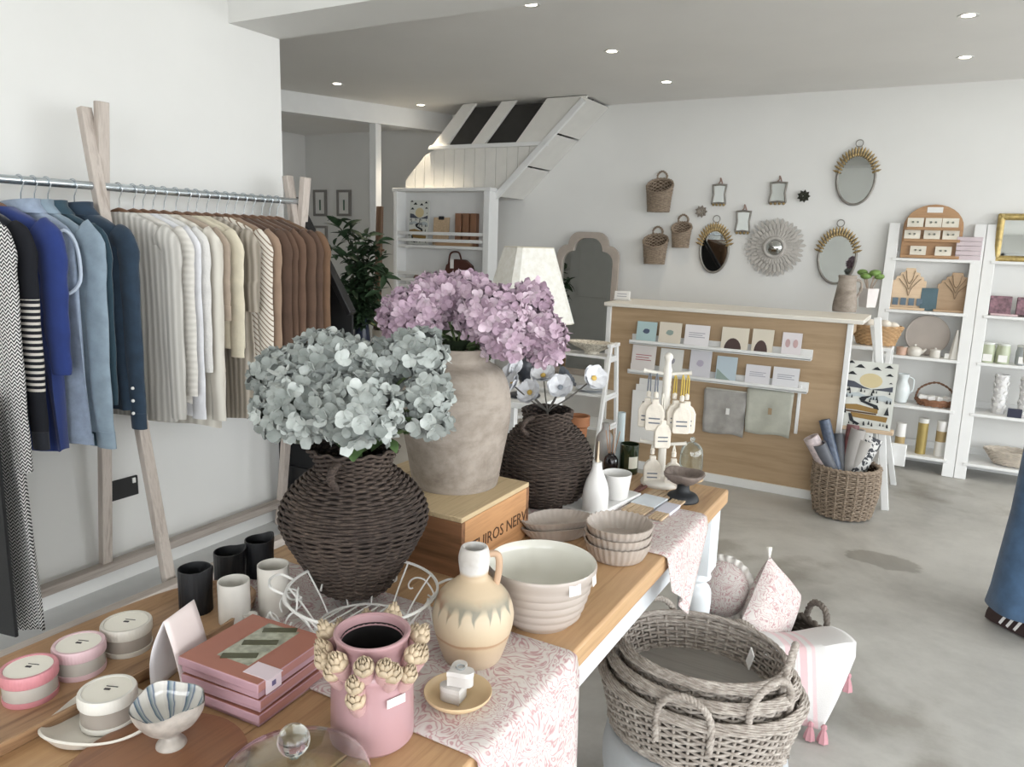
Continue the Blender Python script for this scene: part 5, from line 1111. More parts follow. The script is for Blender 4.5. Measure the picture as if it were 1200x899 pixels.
# arched earring display
P, s_ = sh(1089, 300, 0, .45); w, h = 62*s_, 62*s_
o = thing('earring_display', 'arched wooden three-tier display of earring cards', 'display', P)
arch = [(-w/2, 0), (w/2, 0), (w/2, h*.58)]+[(w/2*math.cos(PI*i/14), h*.58+h*.42*math.sin(PI*i/14)) for i in range(1, 14)]+[(-w/2, h*.58)]
MB().prism(arch, .012, frameM((0, .025, .0), (1, 0, 0), (0, 0, 1))).build('back_board', oak, o, 30, .002)
for k, zz in enumerate((.0, .30, .52)): MB().box((0, -.008, h*zz+.012), (w*(.98-.04*k), .05, .02)).build('tier', oak, o, 30, .002)
MB().box((0, .011, h*.9), (w*.26, .003, h*.1)).build('name_card', paper, o, 0)
for (zz, xs) in ((.0, (-.2, .22)), (.30, (-.33, 0, .31)), (.52, (-.30, 0, .28))):
    for q in xs:
        c_ = MB().box((w*q, -.012, h*zz+.022+h*.085), (w*.27, .003, h*.17), (-.2, 0, 0)).build('earring_card', mat('earring_card', '#e6dfce', .6), o, 0)
        for e in (-.04, .04): MB().ball((w*(q+e), -.020, h*zz+.03+h*.07), .007, 6, 5).build('earring', mat('earring_grey', '#7b8175', .4), c_)
P, s_ = sh(1134, 300, 0, .45); o = thing('pink_box', 'pale pink slatted box beside the earring display', 'box', P)
for j in range(5): MB().box((0, 0, .014+j*.031), (26*s_, .05, .029)).build('box_layer', mat('box_lilac', '#d0bfc4', .6), o, 30, .002)
# necklace boards
for x, w_, h_, m_, lab, st in ((1062, 35, 46, tanb, 'stepped pale wood necklace board with a row of blue pendants', True), (1117, 38, 44, mdf, 'stepped tan necklace board', False)):
    P, s_ = sh(x, 362, 1, .5); w, h = w_*s_, h_*s_; o = thing('necklace_board', lab, 'necklace display', P, 0, 'necklace boards')
    q = [(-w/2, 0), (w/2, 0), (w/2, h*.68), (w*.42, h*.70), (w*.40, h*.78), (w*.30, h*.80), (w*.28, h*.88), (w*.17, h*.90), (w*.14, h), (-w*.14, h), (-w*.17, h*.90), (-w*.28, h*.88), (-w*.30, h*.80), (-w*.40, h*.78), (-w*.42, h*.70), (-w/2, h*.68)]
    MB().prism(q, .012, frameM((0, .02, .012), (1, 0, 0), (0, 0, 1))).build('board', m_, o, 30, .002); MB().box((0, 0, .008), (w*1.08, .07, .015)).build('foot', m_, o, 30, .002)
    for j, dd in enumerate((.28, .42, .58)):
        MB().tube(smoothpath([(-w*(.13+.1*j), .004, h*(.98-.1*j)), (-w*.08, .004, h*(.95-dd*.7)), (0, .003, h*(.93-dd)), (w*.08, .004, h*(.95-dd*.7)), (w*(.13+.1*j), .004, h*(.98-.1*j))], 5), .0022, 5).build('necklace', mat('chain', '#8a7458', .4, .4), o)
    if st:
        for j in range(4): MB().box((w*(-.36+.24*j), .0, .055), (w*.17, .006, .05)).build('pendant', mat('blue_pendant', '#5f7688', .5, var=.2), o, 0)
P, s_ = sh(1087, 362, 1, .55); o = tag(MB().box((0, 0, 13*s_), (17*s_, .012, 26*s_), (-.1, 0, 0)).build('slate_card', mat('slate_teal', '#4f6c78', .6, var=.15), None, 0, .001), 'teal slate card between the two necklace boards', 'card'); o.location = P+Vector((0, 0, .002))
# third shelf
P, s_ = sh(1084, 415, 2, .85); o = thing('round_platter', 'round grey-beige platter leaning at the back of the third shelf', 'platter', P+Vector((0, -.012, 23.5*s_)), 0)
plm = mat('platter_grey', '#b3a69b', .5, var=.05)
b = MB().lathe([(23*s_, .012), (23.2*s_, .009), (16*s_, 0), (15*s_, .002), (22.5*s_, .014)], 48, cap1=False); b.v = [(v[0], -v[2], v[1]) for v in b.v]; b.build('rim', plm, o)
b = MB().lathe([(16*s_, .001), (11*s_, .004), (6*s_, .001), (.001, .001)], 48); b.v = [(v[0], -v[2], v[1]) for v in b.v]; b.build('centre', plm, o)
P, s_ = sh(1118, 420, 2, .35); o = thing('cone_ornament', 'white facetted cone on the third shelf', 'ornament', P)
MB().lathe([(7*s_, 0), (1.2*s_, 34*s_), (.001, 34.5*s_)], 6).build('cone', mat('cone_white', '#e2ded6', .5), o, 0, .002); MB().box((-5*s_, -.01, 3*s_), (10*s_, .004, 6*s_)).build('price_card', paper, o, 0)
P, s_ = sh(1095, 420, 2, .3); o = thing('lidded_jar', 'small white lidded jar in front of the platter', 'jar', P)
MB().lathe([(5*s_, 0), (5.5*s_, .004), (5.5*s_, 8*s_)], 24).build('jar', crm, o, 50); MB().lathe([(5.8*s_, 8*s_), (5.6*s_, 9.2*s_), (1*s_, 10*s_), (1*s_, 11.5*s_)], 24).build('lid', wht, o, 50)
P, s_ = sh(1071, 417, 2, .35); o = thing('teapot', 'small white teapot with a blush band', 'teapot', P)
MB().lathe(sprof([(.001, 0), (6*s_, 0), (8*s_, 4*s_), (7.5*s_, 8*s_), (4*s_, 10.5*s_), (.001, 11*s_)], 4), 28).build('pot_body', crm, o); MB().ball((0, 0, 12.3*s_), 1.6*s_, 10, 6).build('lid_knob', crm, o)
MB().tube([(7*s_, 0, 4*s_), (11*s_, 0, 8*s_), (12*s_, 0, 9*s_)], [.012, .008, .006], 8).build('spout', crm, o); MB().tube(smoothpath([(-7*s_, 0, 9*s_), (-11*s_, 0, 9*s_), (-11*s_, 0, 4*s_), (-7*s_, 0, 3*s_)], 4), .005, 6).build('handle', crm, o)
P, s_ = sh(1056, 416, 2, .3); o = MB().lathe([(5.5*s_, 0), (6*s_, 9*s_), (5*s_, 9*s_), (4.5*s_, .01), (.001, .01)], 20).build('blush_cup', mat('blush_clay', '#cfa58c', .5), None, 50); o.location = P; tag(o, 'blush clay cup beside the white teapot', 'cup')
# fourth shelf
P, s_ = sh(1094, 475, 3, .4); o = thing('handled_basket', 'small brown basket with a tall hoop handle and white soaps', 'basket', P)
b = weave([(15*s_, 0), (20*s_, 7*s_)], 6, 24, .0075, .004, 9); b.v = [(v[0], v[1]*.55, v[2]+.006) for v in b.v]; b.build('weave', mat('red_brown_wicker', '#8a5a3c', .7, var=.2), o, 80, kind='stuff')
b = MB(); rope(b, smoothpath([(-20*s_, 0, 6*s_), (-16*s_, 0, 20*s_), (0, 0, 28*s_), (16*s_, 0, 20*s_), (20*s_, 0, 6*s_)], 7), .004, .005, 8, 2); b.build('handle', mat('brown_wicker_handle', '#7a5238', .7), o, 80)
for j in range(4):
    q = MB().box((0, 0, 0), (9*s_, .06, 6*s_)).build('soap_bar', paper, None, 30, .006); q.location = P+Vector(((-12+8*j)*s_, 0, .012+7*s_)); q.rotation_euler = (0, .2*(-1)**j, .3*j); tag(q, 'white soap bar in the hoop-handled basket', 'soap', 'soaps in the basket')
P, s_ = sh(1055, 472, 3, .4); o = thing('glass_pitcher', 'clear glass pitcher beside the landscape print', 'pitcher', P)
MB().lathe(sprof([(6*s_, .004), (8*s_, 8*s_), (8*s_, 18*s_), (5*s_, 26*s_), (6.5*s_, 34*s_)], 4)+sprof([(6*s_, 34*s_), (4.5*s_, 26*s_), (7.5*s_, 18*s_), (7.5*s_, 8*s_), (5.5*s_, .01), (.001, .01)], 4), 28, cap1=False).build('pitcher_body', mat('frosted_clear', '#dfe6e6', .2, var=.02), o)
MB().tube(smoothpath([(5*s_, 0, 31*s_), (11*s_, 0, 28*s_), (11*s_, 0, 16*s_), (8*s_, 0, 12*s_)], 5), .005, 8).build('handle', mat('frosted_clear', '#dfe6e6', .2), o)
# bottom shelf tubes
kr = mat('gold_kraft', '#b79a62', .5, var=.1)
for x, y, w_, h_, a_, b_, lab in ((1054, 519, 10.5, 33, kr, paper, 'short white-topped kraft cardboard tube on the bottom shelf'), (1078, 530, 11, 42, mat('gold_tube', '#b39a52', .35, .4), mat('clear_cap', '#d9d8d2', .3), 'gold tube with a clear cap on the bottom shelf'), (1100, 532, 11, 42, paper, kr, 'white tube with a kraft band on the bottom shelf')):
    P, s_ = sh(x, y, 4, .3); o = thing('gift_tube', lab, 'tube', P, 0, 'tubes on the bottom shelf'); r_, h = w_*s_/2, h_*s_
    if 'band' in lab: segs = ((0, .42, paper), (.42, .72, kr), (.72, 1, paper))
    elif 'gold' in lab: segs = ((0, .88, a_), (.88, 1, b_))
    else: segs = ((0, .52, kr), (.52, 1, paper))
    for q0, q1, m_ in segs: MB().lathe([(r_, h*q0), (r_, h*q1)], 24).build('tube_section', m_, o, 50)
# second unit
P, s_ = sh(1190, 303, 0, .5); o = thing('gold_mirror', 'gold gilt framed mirror standing on the top shelf', 'mirror', P+Vector((.01, 0, 0)), 0, rot=(-.06, 0, 0)); w, h = 48*s_, 54*s_
MB().box((0, .004, h/2), (w*.8, .006, h*.8)).build('glass', mirror, o, 0)
gilt = mat('gilt', '#b59a55', .4, .4, var=.25, vs=40, bump=.5, bs=60)
for sx in (-1, 1): MB().tube([(sx*w*.44, 0, 0), (sx*w*.44, 0, h)], .022, 10).build('side_frame', gilt, o); MB().tube([(-w*.5, 0, h*.5+sx*h*.45), (w*.5, 0, h*.5+sx*h*.45)], .022, 10).build('cross_frame', gilt, o)
for x, lab in ((1171, 'dark pink patterned tin nearest the ladder upright'), (1203, 'dark pink patterned tin further along the second shelf')):
    P, s_ = sh(x, 366, 1, .5); o = thing('patterned_tin', lab, 'tin', P, 0, 'pink patterned tins'); MB().box((0, 0, 11.5*s_), (22*s_, .03, 22*s_), (-.08, 0, 0)).build('tin_body', mat('tin_wine', '#7d5560', .4, var=.6, vs=40), o, 30, .004); MB().box((8*s_, -.03, .007), (34*s_, .03, .012)).build('rose_strip', mat('rose_pale', '#dcbcc0', .6), o, 30, .003)
wax = mat('jar_green_wax', '#b9c0a0', .3, var=.1)
for x, lab, m_ in ((1156, 'pale green jar candle with white label by the ladder upright', wax), (1174, 'pale green jar candle with white label in the middle', wax), (1198, 'grey glass jar with dried stems', mat('grey_jar', '#a9afb2', .25))):
    P, s_ = sh(x, 423, 2, .4); o = thing('shelf_jar', lab, 'jar', P, 0, 'jars on the third shelf'); MB().lathe([(7*s_, 0), (7.5*s_, .006), (7.5*s_, 15*s_), (6.8*s_, 19*s_), (6.8*s_, 21*s_)], 24).build('jar', m_, o, 50); MB().box((0, -7.6*s_, 6*s_), (9*s_, .003, 8*s_)).build('label_strip', paper, o, 0)
    MB().lathe([(7*s_, 21*s_), (7*s_, 23*s_), (5*s_, 23.5*s_)], 24).build('lid', mat('jar_lid', '#d8dad4', .2), o, 50)
cry = mat('crystal', '#d9d7d6', .15, var=.12, vs=60, bump=.9, bs=40)
for x, lab in ((1169, 'tall white petalled lantern by the ladder upright'), (1200, 'tall white petalled lantern behind the navy box')):
    P, s_ = sh(x, 481, 3, .45); o = thing('petal_lantern', lab, 'lantern', P, 0, 'petalled lanterns'); MB().lathe([(6.5*s_, 0), (7*s_, 46*s_), (6*s_, 46*s_), (5.5*s_, .01)], 24).build('cylinder', cry, o, 50)
    Rr = random.Random(x)
    for j in range(34):
        a = j*2.4; z = (2+44*j/34)*s_; q = Vector((math.cos(a)*7.2*s_, math.sin(a)*7.2*s_, z)); n_ = Vector((-math.sin(a), math.cos(a), 0)); r_ = 2.6*s_
        MB().add([q+n_*r_*math.cos(2*PI*i/7)+Vector((math.cos(a)*.006, math.sin(a)*.006, 0))*math.sin(2*PI*i/7)+Vector((0, 0, r_*math.sin(2*PI*i/7))) for i in range(7)], [tuple(range(7))]).build('petal', paper, o, 0, solid=.003)
P, s_ = sh(1189, 484, 3, .1); o = tag(MB().box((0, 0, 5*s_), (14*s_, .03, 10*s_)).box((0, -.0155, 3.6*s_), (10*s_, .001, 3*s_)).build('navy_box', mat('navy_box', '#2a2c44', .5), None, 30, .002), 'small navy box in front of the lanterns', 'box'); o.location = P
P, s_ = sh(1190, 548, 4, .35); o = thing('shallow_basket', 'shallow pale oval woven basket on the bottom shelf', 'basket', P)
b = weave([(22*s_, 0), (34*s_, 17*s_)], 12, 40, .0065, .0035, 4); b.v = [(v[0], v[1]*.5, v[2]+.008) for v in b.v]; b.build('weave', mat('pale_wicker', '#c4b7a6', .75, var=.15, vs=30), o, 80, kind='stuff')
b = MB().lathe([(.001, .006), (21*s_, .006), (33*s_, 16*s_)], 32, cap1=False, sy=.5).build('lining', mat('pale_wicker_in', '#ab9d8b', .8), o)
# small white stand with fruit basket between counter and shelves
Yk = 5.45; zk = py(1022, 405, Yk).z; xk0, xk1 = py(1000, 405, Yk).x-.12, py(1046, 405, Yk).x
o = thing('white_stand', 'low white stand behind the counter end carrying a wicker bread basket', 'stand', (0, 0, 0))
for z in (zk, zk-.28, .1): MB().box(((xk0+xk1)/2, Yk+.08, z-.012), (xk1-xk0, .3, .022)).build('shelf', white_paint, o, 30, .002)
for xx in (xk0+.015, xk1-.015):
    for yy in (Yk-.05, Yk+.21): MB().box((xx, yy, zk/2-.012), (.03, .03, zk-.024)).build('leg', white_paint, o, 30, .002)
P = Vector((py(1026, 398, Yk+.05).x, Yk+.06, zk+.001)); s_ = mpp(P)
bo = thing('bread_basket', 'honey wicker basket of white linen bundles', 'basket', P)
b = weave([(19*s_, .005), (27*s_, 23*s_)], 11, 32, .0085, .004, 8); b.v = [(v[0], v[1]*.6, v[2]) for v in b.v]; b.build('weave', mat('honey_wicker', '#b98e5c', .7, var=.2, vs=30), bo, 80, kind='stuff')
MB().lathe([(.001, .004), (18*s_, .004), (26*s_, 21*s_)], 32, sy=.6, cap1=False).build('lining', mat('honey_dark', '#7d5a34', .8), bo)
for j in range(5):
    q = MB().ball((0, 0, 0), 7.5*s_, 12, 8, sz=.75).build('linen_bundle', fabric('bundle_linen', '#ddd3c4'), None); q.location = P+Vector(((-16+8*j)*s_, .01*(-1)**j, 22*s_+.012*(j % 2))); tag(q, 'white rolled linen bundle in the honey wicker basket', 'linen', 'linen bundles')
# ------------------------------------------------------------ easel with landscape print
fr = pz(1037, 598, 0); ap = py(1024, 372, fr.y+.10); fl_ = Vector((2*ap.x-fr.x-.10, fr.y, 0))
o = thing('display_easel', 'white wooden easel showing the landscape print beside the counter', 'easel', (0, 0, 0))
MB().bar(fr, (ap.x+.02, ap.y, ap.z), .04, .022, (0, 1, 0)).build('front_leg', white_paint, o, 30, .003); MB().bar(fl_, (ap.x-.02, ap.y-.06, .55), .04, .022, (0, 1, 0)).build('front_leg', white_paint, o, 30, .003)
rr_ = pz(1047, 568, 0); MB().bar((rr_.x, rr_.y, 0), (ap.x, ap.y+.03, ap.z-.05), .035, .02, (0, 1, 0)).build('rear_leg', white_paint, o, 30, .003)
zl_ = zat((ap.x, fr.y+.03), 502); MB().box((ap.x, fr.y+.025, zl_), (.36, .07, .022)).build('ledge', tanb, o, 30, .002)
MB().box((rr_.x-.02, rr_.y-.05, py(1048, 530, rr_.y).z), (.14, .04, .14)).build('side_block', white_paint, o, 30, .004)
artc = {n: mat('art_'+n, c, .7, var=.03) for n, c in (('paper', '#d7d8cf'), ('ink', '#1f2328'), ('sun', '#d3c08d'), ('hill', '#4a4f5c'), ('pale', '#b9c2c4'), ('ochre', '#9a7434'), ('brown', '#5a3f24'))}
def landscape(par, w, h, M0, sc=1):
    sheet = MB().box((0, 0, 0), (w, h, .006)).build('art_sheet', artc['paper'], par, 0); sheet.data.transform(M0)
    lay = [0]
    def poly(pts, m_, nm):
        lay[0] += 1; MB().prism([(a*w, b*h) for a, b in pts], .0004, M0 @ Matrix.Translation((0, 0, .003+.00025*lay[0]))).build(nm, artc[m_], sheet, 0)
    def cloud(x, y, s_): poly([(x-s_, y), (x+s_, y), (x+s_*.5, y+s_*.28), (x+s_*.15, y+s_*.5), (x-s_*.25, y+s_*.4), (x-s_*.6, y+s_*.15)], 'ink', 'cloud')
    poly([(.22*math.cos(2*PI*i/20)+.02, .22+.11*math.sin(2*PI*i/20)) for i in range(20)], 'sun', 'sun')
    for x, y, s_ in ((-.22, .40, .11), (.1, .385, .1), (-.36, .29, .1), (.36, .31, .08), (.33, .43, .09), (-.4, .46, .08), (.4, .2, .04)): cloud(x, y, s_)
    poly([(-.46, .20), (-.3, .19), (-.1, .12), (.05, .09), (.25, .12), (.45, .16), (.45, .08), (-.46, .10)], 'hill', 'hill')
    poly([(-.46, .0), (-.2, .03), (.0, -.02), (.3, .02), (.46, -.02), (.46, -.08), (.1, -.06), (-.2, -.03), (-.46, -.06)], 'pale', 'hill')
    poly([(-.12, -.03), (.08, .0), (-.02, -.05), (-.05, -.09), (.2, -.14), (.24, -.2), (.15, -.22), (.12, -.17), (-.12, -.11), (-.17, -.06)], 'ink', 'river')
    poly([(-.44, -.17), (-.2, -.15), (.22, -.2), (.22, -.26), (-.2, -.24), (-.44, -.24)], 'ochre', 'field'); poly([(-.3, -.28), (.42, -.30), (.40, -.38), (-.26, -.35)], 'ochre', 'field'); poly([(-.44, -.25), (.2, -.262), (.2, -.285), (-.44, -.275)], 'brown', 'hedge')
    poly([(-.34, -.30), (-.28, -.30), (-.22, -.40), (-.1, -.44), (-.14, -.47), (-.3, -.41)], 'ink', 'river')
    R1 = random.Random(3)
    for k in range(34):
        x = R1.uniform(-.44, .44); y = R1.choice((.04, .0, -.06, -.10, -.44, -.46)); s_ = R1.uniform(.014, .024); poly([(x-s_, y), (x+s_, y), (x+s_*.2, y+s_*2.6), (x-s_*.3, y+s_*2.4)], 'ink', 'tree')
    poly([(.34, -.27), (.44, -.27), (.40, -.14)], 'ink', 'tree'); poly([(-.46, -.3), (-.38, -.3), (-.42, -.16)], 'ink', 'tree')
A_, B_ = py(992, 424, fr.y+.04), py(1053, 430, fr.y+.04); w = B_.x-A_.x; zbot = zl_+.012; h = zat(((A_.x+B_.x)/2, fr.y+.04), 424)-zbot
po = thing('landscape_print', 'mountain landscape art print on the white easel', 'print', ((A_.x+B_.x)/2, fr.y+.0, zbot), 0, rot=(-.10, 0, 0))
landscape(po, w, h, frameM((0, 0, h/2), (1, 0, 0), (0, 0, 1)))
# ------------------------------------------------------------ basket of rolls
cbk, rbk = on(985, 611, 30, 0); mbk = mpp(cbk); hbk = zat(cbk, 545)
o = thing('roll_basket', 'round brown wicker basket full of paper rolls by the easel', 'basket', cbk)
bp = [(30*mbk, .008), (35*mbk, hbk*.45), (36*mbk, hbk*.75), (35*mbk, hbk)]
weave(sprof(bp, 3), 24, 44, hbk/50, .005, 6).build('weave', wick, o, 80, kind='stuff')
for i in range(22): a = 2*PI*i/22; MB().tube([((r_+.004)*math.cos(a), (r_+.004)*math.sin(a), z) for r_, z in bp], .006, 6).build('stake', wick, o)
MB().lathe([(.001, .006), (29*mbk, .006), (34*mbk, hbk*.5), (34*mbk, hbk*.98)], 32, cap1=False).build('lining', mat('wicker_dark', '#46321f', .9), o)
b = MB(); rope(b, [(35*mbk*math.cos(2*PI*i/60), 35*mbk*math.sin(2*PI*i/60), hbk) for i in range(60)], .008, .008, 20, 2, 6, True); b.build('rim', wick, o, 80)
t = NT('roll_bw'); t.base(t.ramp(t.noise(35, None, 2, .5, 1.), [(.47, '#33353c'), (.5, '#d8d6d2')], True)); t.set(Roughness=.5); rbw = t.m
rolls = [(950, 512, -.10, .02, 14, mat('roll_pinkwhite', '#c9b8b8', .5, var=.3, vs=40), 'pinkish white patterned roll leaning out furthest towards the counter'), (966, 492, -.06, .05, 10, mat('roll_navy', '#47546b', .4, var=.4, vs=40), 'shiny navy roll standing tallest in the basket'), (983, 508, .0, .06, 10, mat('roll_charcoal', '#4c4d52', .5, var=.3), 'charcoal roll in the middle of the basket'),
   (1000, 498, .03, .04, 11, mat('roll_red', '#7d4a4a', .5, var=.4, vs=40), 'dark red striped roll in the basket'), (1006, 503, .04, -.03, 13, mat('roll_grey', '#a59f99', .5), 'plain grey roll leaning towards the easel'), (1014, 516, .07, -.05, 12, mat('roll_grey2', '#b1aba4', .5), 'second plain grey roll low at the basket front'), (1022, 512, .1, .02, 20, rbw, 'wide black and white patterned roll beside the easel'), (960, 520, -.07, -.04, 12, mat('roll_slate', '#5d6068', .5, var=.3), 'slate grey roll at the front of the basket')]
for x, y, dx, dy, wpx, m_, lab in rolls:
    foot = cbk+Vector((-dx*.5, -dy*.5, .02)); top = hp(x, y, dy*.6, cbk+Vector((0, 0, hbk))); d_ = (top-foot); L_ = d_.length; r_ = wpx*1.25*mbk/2
    o = thing('paper_roll', lab, 'paper roll', foot, 0, 'rolls in the basket', rot=d_.to_track_quat('Z', 'Y').to_euler())
    MB().lathe([(r_, 0), (r_, L_), (r_*.75, L_), (r_*.7, L_*.9)], 20).build('roll', m_, o, 50); MB().lathe([(r_*.74, L_*.93), (.001, L_*.92)], 16, cap0=False).build('core', mat('roll_core', '#6d6a66', .8), o)
# ------------------------------------------------------------ stool with nested willow trays
zs0 = .27
cb4 = pz(819, 800, zs0+.13); cb4 = Vector((cb4.x, cb4.y, 0))
stm = fabric('stool_linen', '#b4b8bb', var=.05)
o = thing('upholstered_stool', 'grey upholstered stool under the willow trays', 'stool', cb4)
MB().lathe(sprof([(.001, .10), (.20, .10), (.225, .13), (.235, .19), (.225, .25), (.19, .266), (.001, .268)], 4), 40).build('cushion', stm, o)
MB().lathe([(.21, .075), (.215, .105)], 40).build('base_frame', mat('stool_base', '#8b8c8d', .7), o)
for i in range(4): a = PI/4+i*PI/2; MB().lathe([(.018, 0), (.025, .078)], 14, (.16*math.cos(a), .16*math.sin(a), 0)).build('leg', mat('stool_leg', '#6e6258', .6), o)
for i in range(5): a = 2*PI*i/5; MB().ball((.11*math.cos(a), .11*math.sin(a), .266), .011, 10, 6, sz=.5).build('button', stm, o)
t = NT('grey_willow'); f = t.noise(10, t.mp((4, 4, 14)), 4, .65, .5); f2 = t.noise(60)
t.base(t.ramp(t.math('MULTIPLY_ADD', f2, .3, t.math('MULTIPLY', f, .75)), [(.3, '#75695c'), (.5, '#a1958a'), (.65, '#bdb3a8'), (.8, '#cdc4b9')])); t.set(Roughness=.75); t.bump(f2, .3, .003); willow = t.m
def ell(v, e): return (v[0], v[1]*e, v[2])
def willow_tray(c, r, h, base, label, rz, handles, e=.82, seed=1, hs=1., inner=True):
    o = thing('willow_tray', label, 'basket', (c.x, c.y, base), rz, 'nested willow trays')
    prof = [(r*.86, .008), (r*.93, h*.5), (r, h)]
    b = weave(prof, int(h/.0102), 44, .0043, .0052, seed, 6, 6, jit=.1); b.v = [ell(v, e) for v in b.v]; b.build('weave', willow, o, 80, kind='stuff')
    b = MB()
    for i in range(44):
        a = 2*PI*i/44; b.tube([ell(((q)*math.cos(a), (q)*math.sin(a), z), e) for q, z in prof], .0042, 5)
    b.build('stakes', willow, o, 80, kind='stuff')
    for j in range(3):
        b = MB(); rope(b, [ell(((r+.006-.006*j)*math.cos(2*PI*i/120), (r+.006-.006*j)*math.sin(2*PI*i/120), h+.002+.006*j), e) for i in range(120)], .0034, .0032, 9+j, 4, 5, True); b.build('rim_strand', willow, o, 80)
    for j in range(2):
        b = MB(); rope(b, [ell(((r*.865+.006)*math.cos(2*PI*i/80), (r*.865+.006)*math.sin(2*PI*i/80), .006+.008*j), e) for i in range(80)], .004, .0045, 24, 2, 6, True); b.build('foot_strand', willow, o, 80)
    MB().lathe([(.001, .006), (r*.85, .006), (r*.85, .014), (.001, .014)], 48, sy=e).build('base_panel', wood('tray_base', '#8e8983', '#a19c95', 0, 6, 10, .8, .1), o)
    for a in handles:
        u = Vector((math.cos(a), math.sin(a)*e, 0)); n_ = Vector((-math.sin(a), math.cos(a), 0)); q0 = u*r*.985; hw_ = .062*hs; z0 = h*.55
        b = MB(); rope(b, smoothpath([q0+n_*hw_+Vector((0, 0, z0)), q0*1.02+n_*hw_+Vector((0, 0, h+.02)), q0*1.05+n_*hw_*.6+Vector((0, 0, h+.062*hs)), q0*1.06+Vector((0, 0, h+.076*hs)), q0*1.05-n_*hw_*.6+Vector((0, 0, h+.062*hs)), q0*1.02-n_*hw_+Vector((0, 0, h+.02)), q0-n_*hw_+Vector((0, 0, z0))], 7), .0048, .005, 9); b.build('handle', willow, o, 80)
    return o
mb4 = mpp(cb4+Vector((0, 0, zs0+.1))); R4 = 116*mb4
tcb = math.atan2(-cb4.y, -cb4.x)
willow_tray(cb4, R4, .14, zs0, 'largest willow tray at the bottom of the nest on the stool', 0, (tcb-.15, tcb+PI-.45), seed=11)
willow_tray(cb4+Vector((-.004, .012, 0)), R4*.925, .105, zs0+.070, 'middle willow tray in the nest on the stool', 0, (tcb+.75, tcb+PI+.55), seed=12)
w3 = willow_tray(cb4+Vector((-.008, .03, 0)), R4*.84, .095, zs0+.108, 'smallest willow tray on top of the nest with a paper tag', 0, (tcb+1.35, tcb-1.75), seed=13)
P = hp(879, 772, 0, cb4+Vector((.12, .1, zs0+.17)))-w3.location
MB().box(P, (.003, .03, .05), (.3, .1, YAW)).build('paper_tag', paper, w3, 0); MB().box(P+Vector((.003, -.002, 0)), (.001, .016, .022), (.3, .1, YAW)).build('tag_print', ink, w3, 0)

# ------------------------------------------------------------ basket with cushions and towel behind
c5 = pz(893, 735, .22); c5 = Vector((c5.x, c5.y, 0)); m5 = mpp(c5+Vector((0, 0, .2)))
b5 = thing('cushion_basket', 'dark willow basket on the floor holding two cushions', 'basket', c5)
r5, h5 = .215, .20
b = weave([(r5*.82, .006), (r5*.95, .1), (r5, h5)], 20, 44, .0055, .0045, 21); b.build('weave', mat('dark_willow', '#6f655b', .8, var=.2, vs=30), b5, 80, kind='stuff')
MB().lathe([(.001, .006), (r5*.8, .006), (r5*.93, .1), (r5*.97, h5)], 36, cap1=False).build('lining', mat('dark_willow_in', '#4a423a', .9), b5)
b = MB(); rope(b, [(r5*math.cos(2*PI*i/80), r5*math.sin(2*PI*i/80), h5+.004) for i in range(80)], .008, .008, 22, 2, 6, True); b.build('rim', mat('dark_willow', '#6f655b', .8), b5, 80)
for a in (math.atan2(_R.y, _R.x)+.25, math.atan2(_R.y, _R.x)+PI+.25):
    u = Vector((math.cos(a), math.sin(a), 0)); n_ = Vector((-u.y, u.x, 0)); q0 = u*r5
    b = MB(); rope(b, smoothpath([q0+n_*.055+Vector((0, 0, .12)), q0+n_*.055+Vector((0, 0, h5+.02)), q0*1.03+n_*.03+Vector((0, 0, h5+.075)), q0*1.03-n_*.03+Vector((0, 0, h5+.075)), q0-n_*.055+Vector((0, 0, h5+.02)), q0-n_*.055+Vector((0, 0, .12))], 7), .006, .0065, 7); b.build('handle', mat('dark_willow', '#6f655b', .8), b5, 80)
pcush = paisley
def cushion(name, label, c, s_, th, rot, round_=False, frill=False):
    o = thing(name, label, 'cushion', c, 0, 'cushions in the basket', rot=rot)
    for sd in (-1, 1):
        def fn(u, v):
            a, b = 2*u-1, 2*v-1
            if round_: k = max(abs(a), abs(b)); L_ = math.hypot(a, b) or 1; a, b = a*k/L_, b*k/L_; e = 1-k*k
            else: e = (1-a*a)*(1-b*b)
            return (a*s_, sd*th*max(0, e)**.42, b*s_)
        MB().grid(16, 16, fn).build('cover', pcush, o, 70)
    if frill:
        MB().rings([[(s_*q*math.cos(2*PI*i/96), .018*math.sin(24*2*PI*i/96)*(q-1)*4, s_*q*math.sin(2*PI*i/96)) for i in range(96)] for q in (.97, 1.08, 1.22)], True).build('frill', fabric('frill_white', '#e2dcd4'), o, 60, solid=.002)
    return o
P = hp(845, 690, .0, c5+Vector((-.05, 0, .3))); cushion('round_cushion', 'round pink paisley cushion with a white pleated frill', P, .095, .045, (-.35, 0, YAW-.5), True, True)
P = hp(905, 712, -.02, c5+Vector((0, 0, .25))); cu2 = cushion('pointed_cushion', 'square pink paisley cushion standing on its corner', P, .125, .05, Euler((-.25, PI/4, YAW+.5), 'XYZ'))
for sx, sz in ((-1, 1),):
    for j in range(9):
        a = -.6+.15*j; d_ = Vector((math.sin(a)*.5+sx*.7, math.cos(a*3)*.25, sz*.7+math.cos(a)*.1)).normalized()
        MB().tube([(sx*.122, 0, sz*.122), Vector((sx*.122, 0, sz*.122))+d_*.035], .0035, 5).build('tassel_strand', fabric('tassel_cream', '#e3ddd2'), cu2)
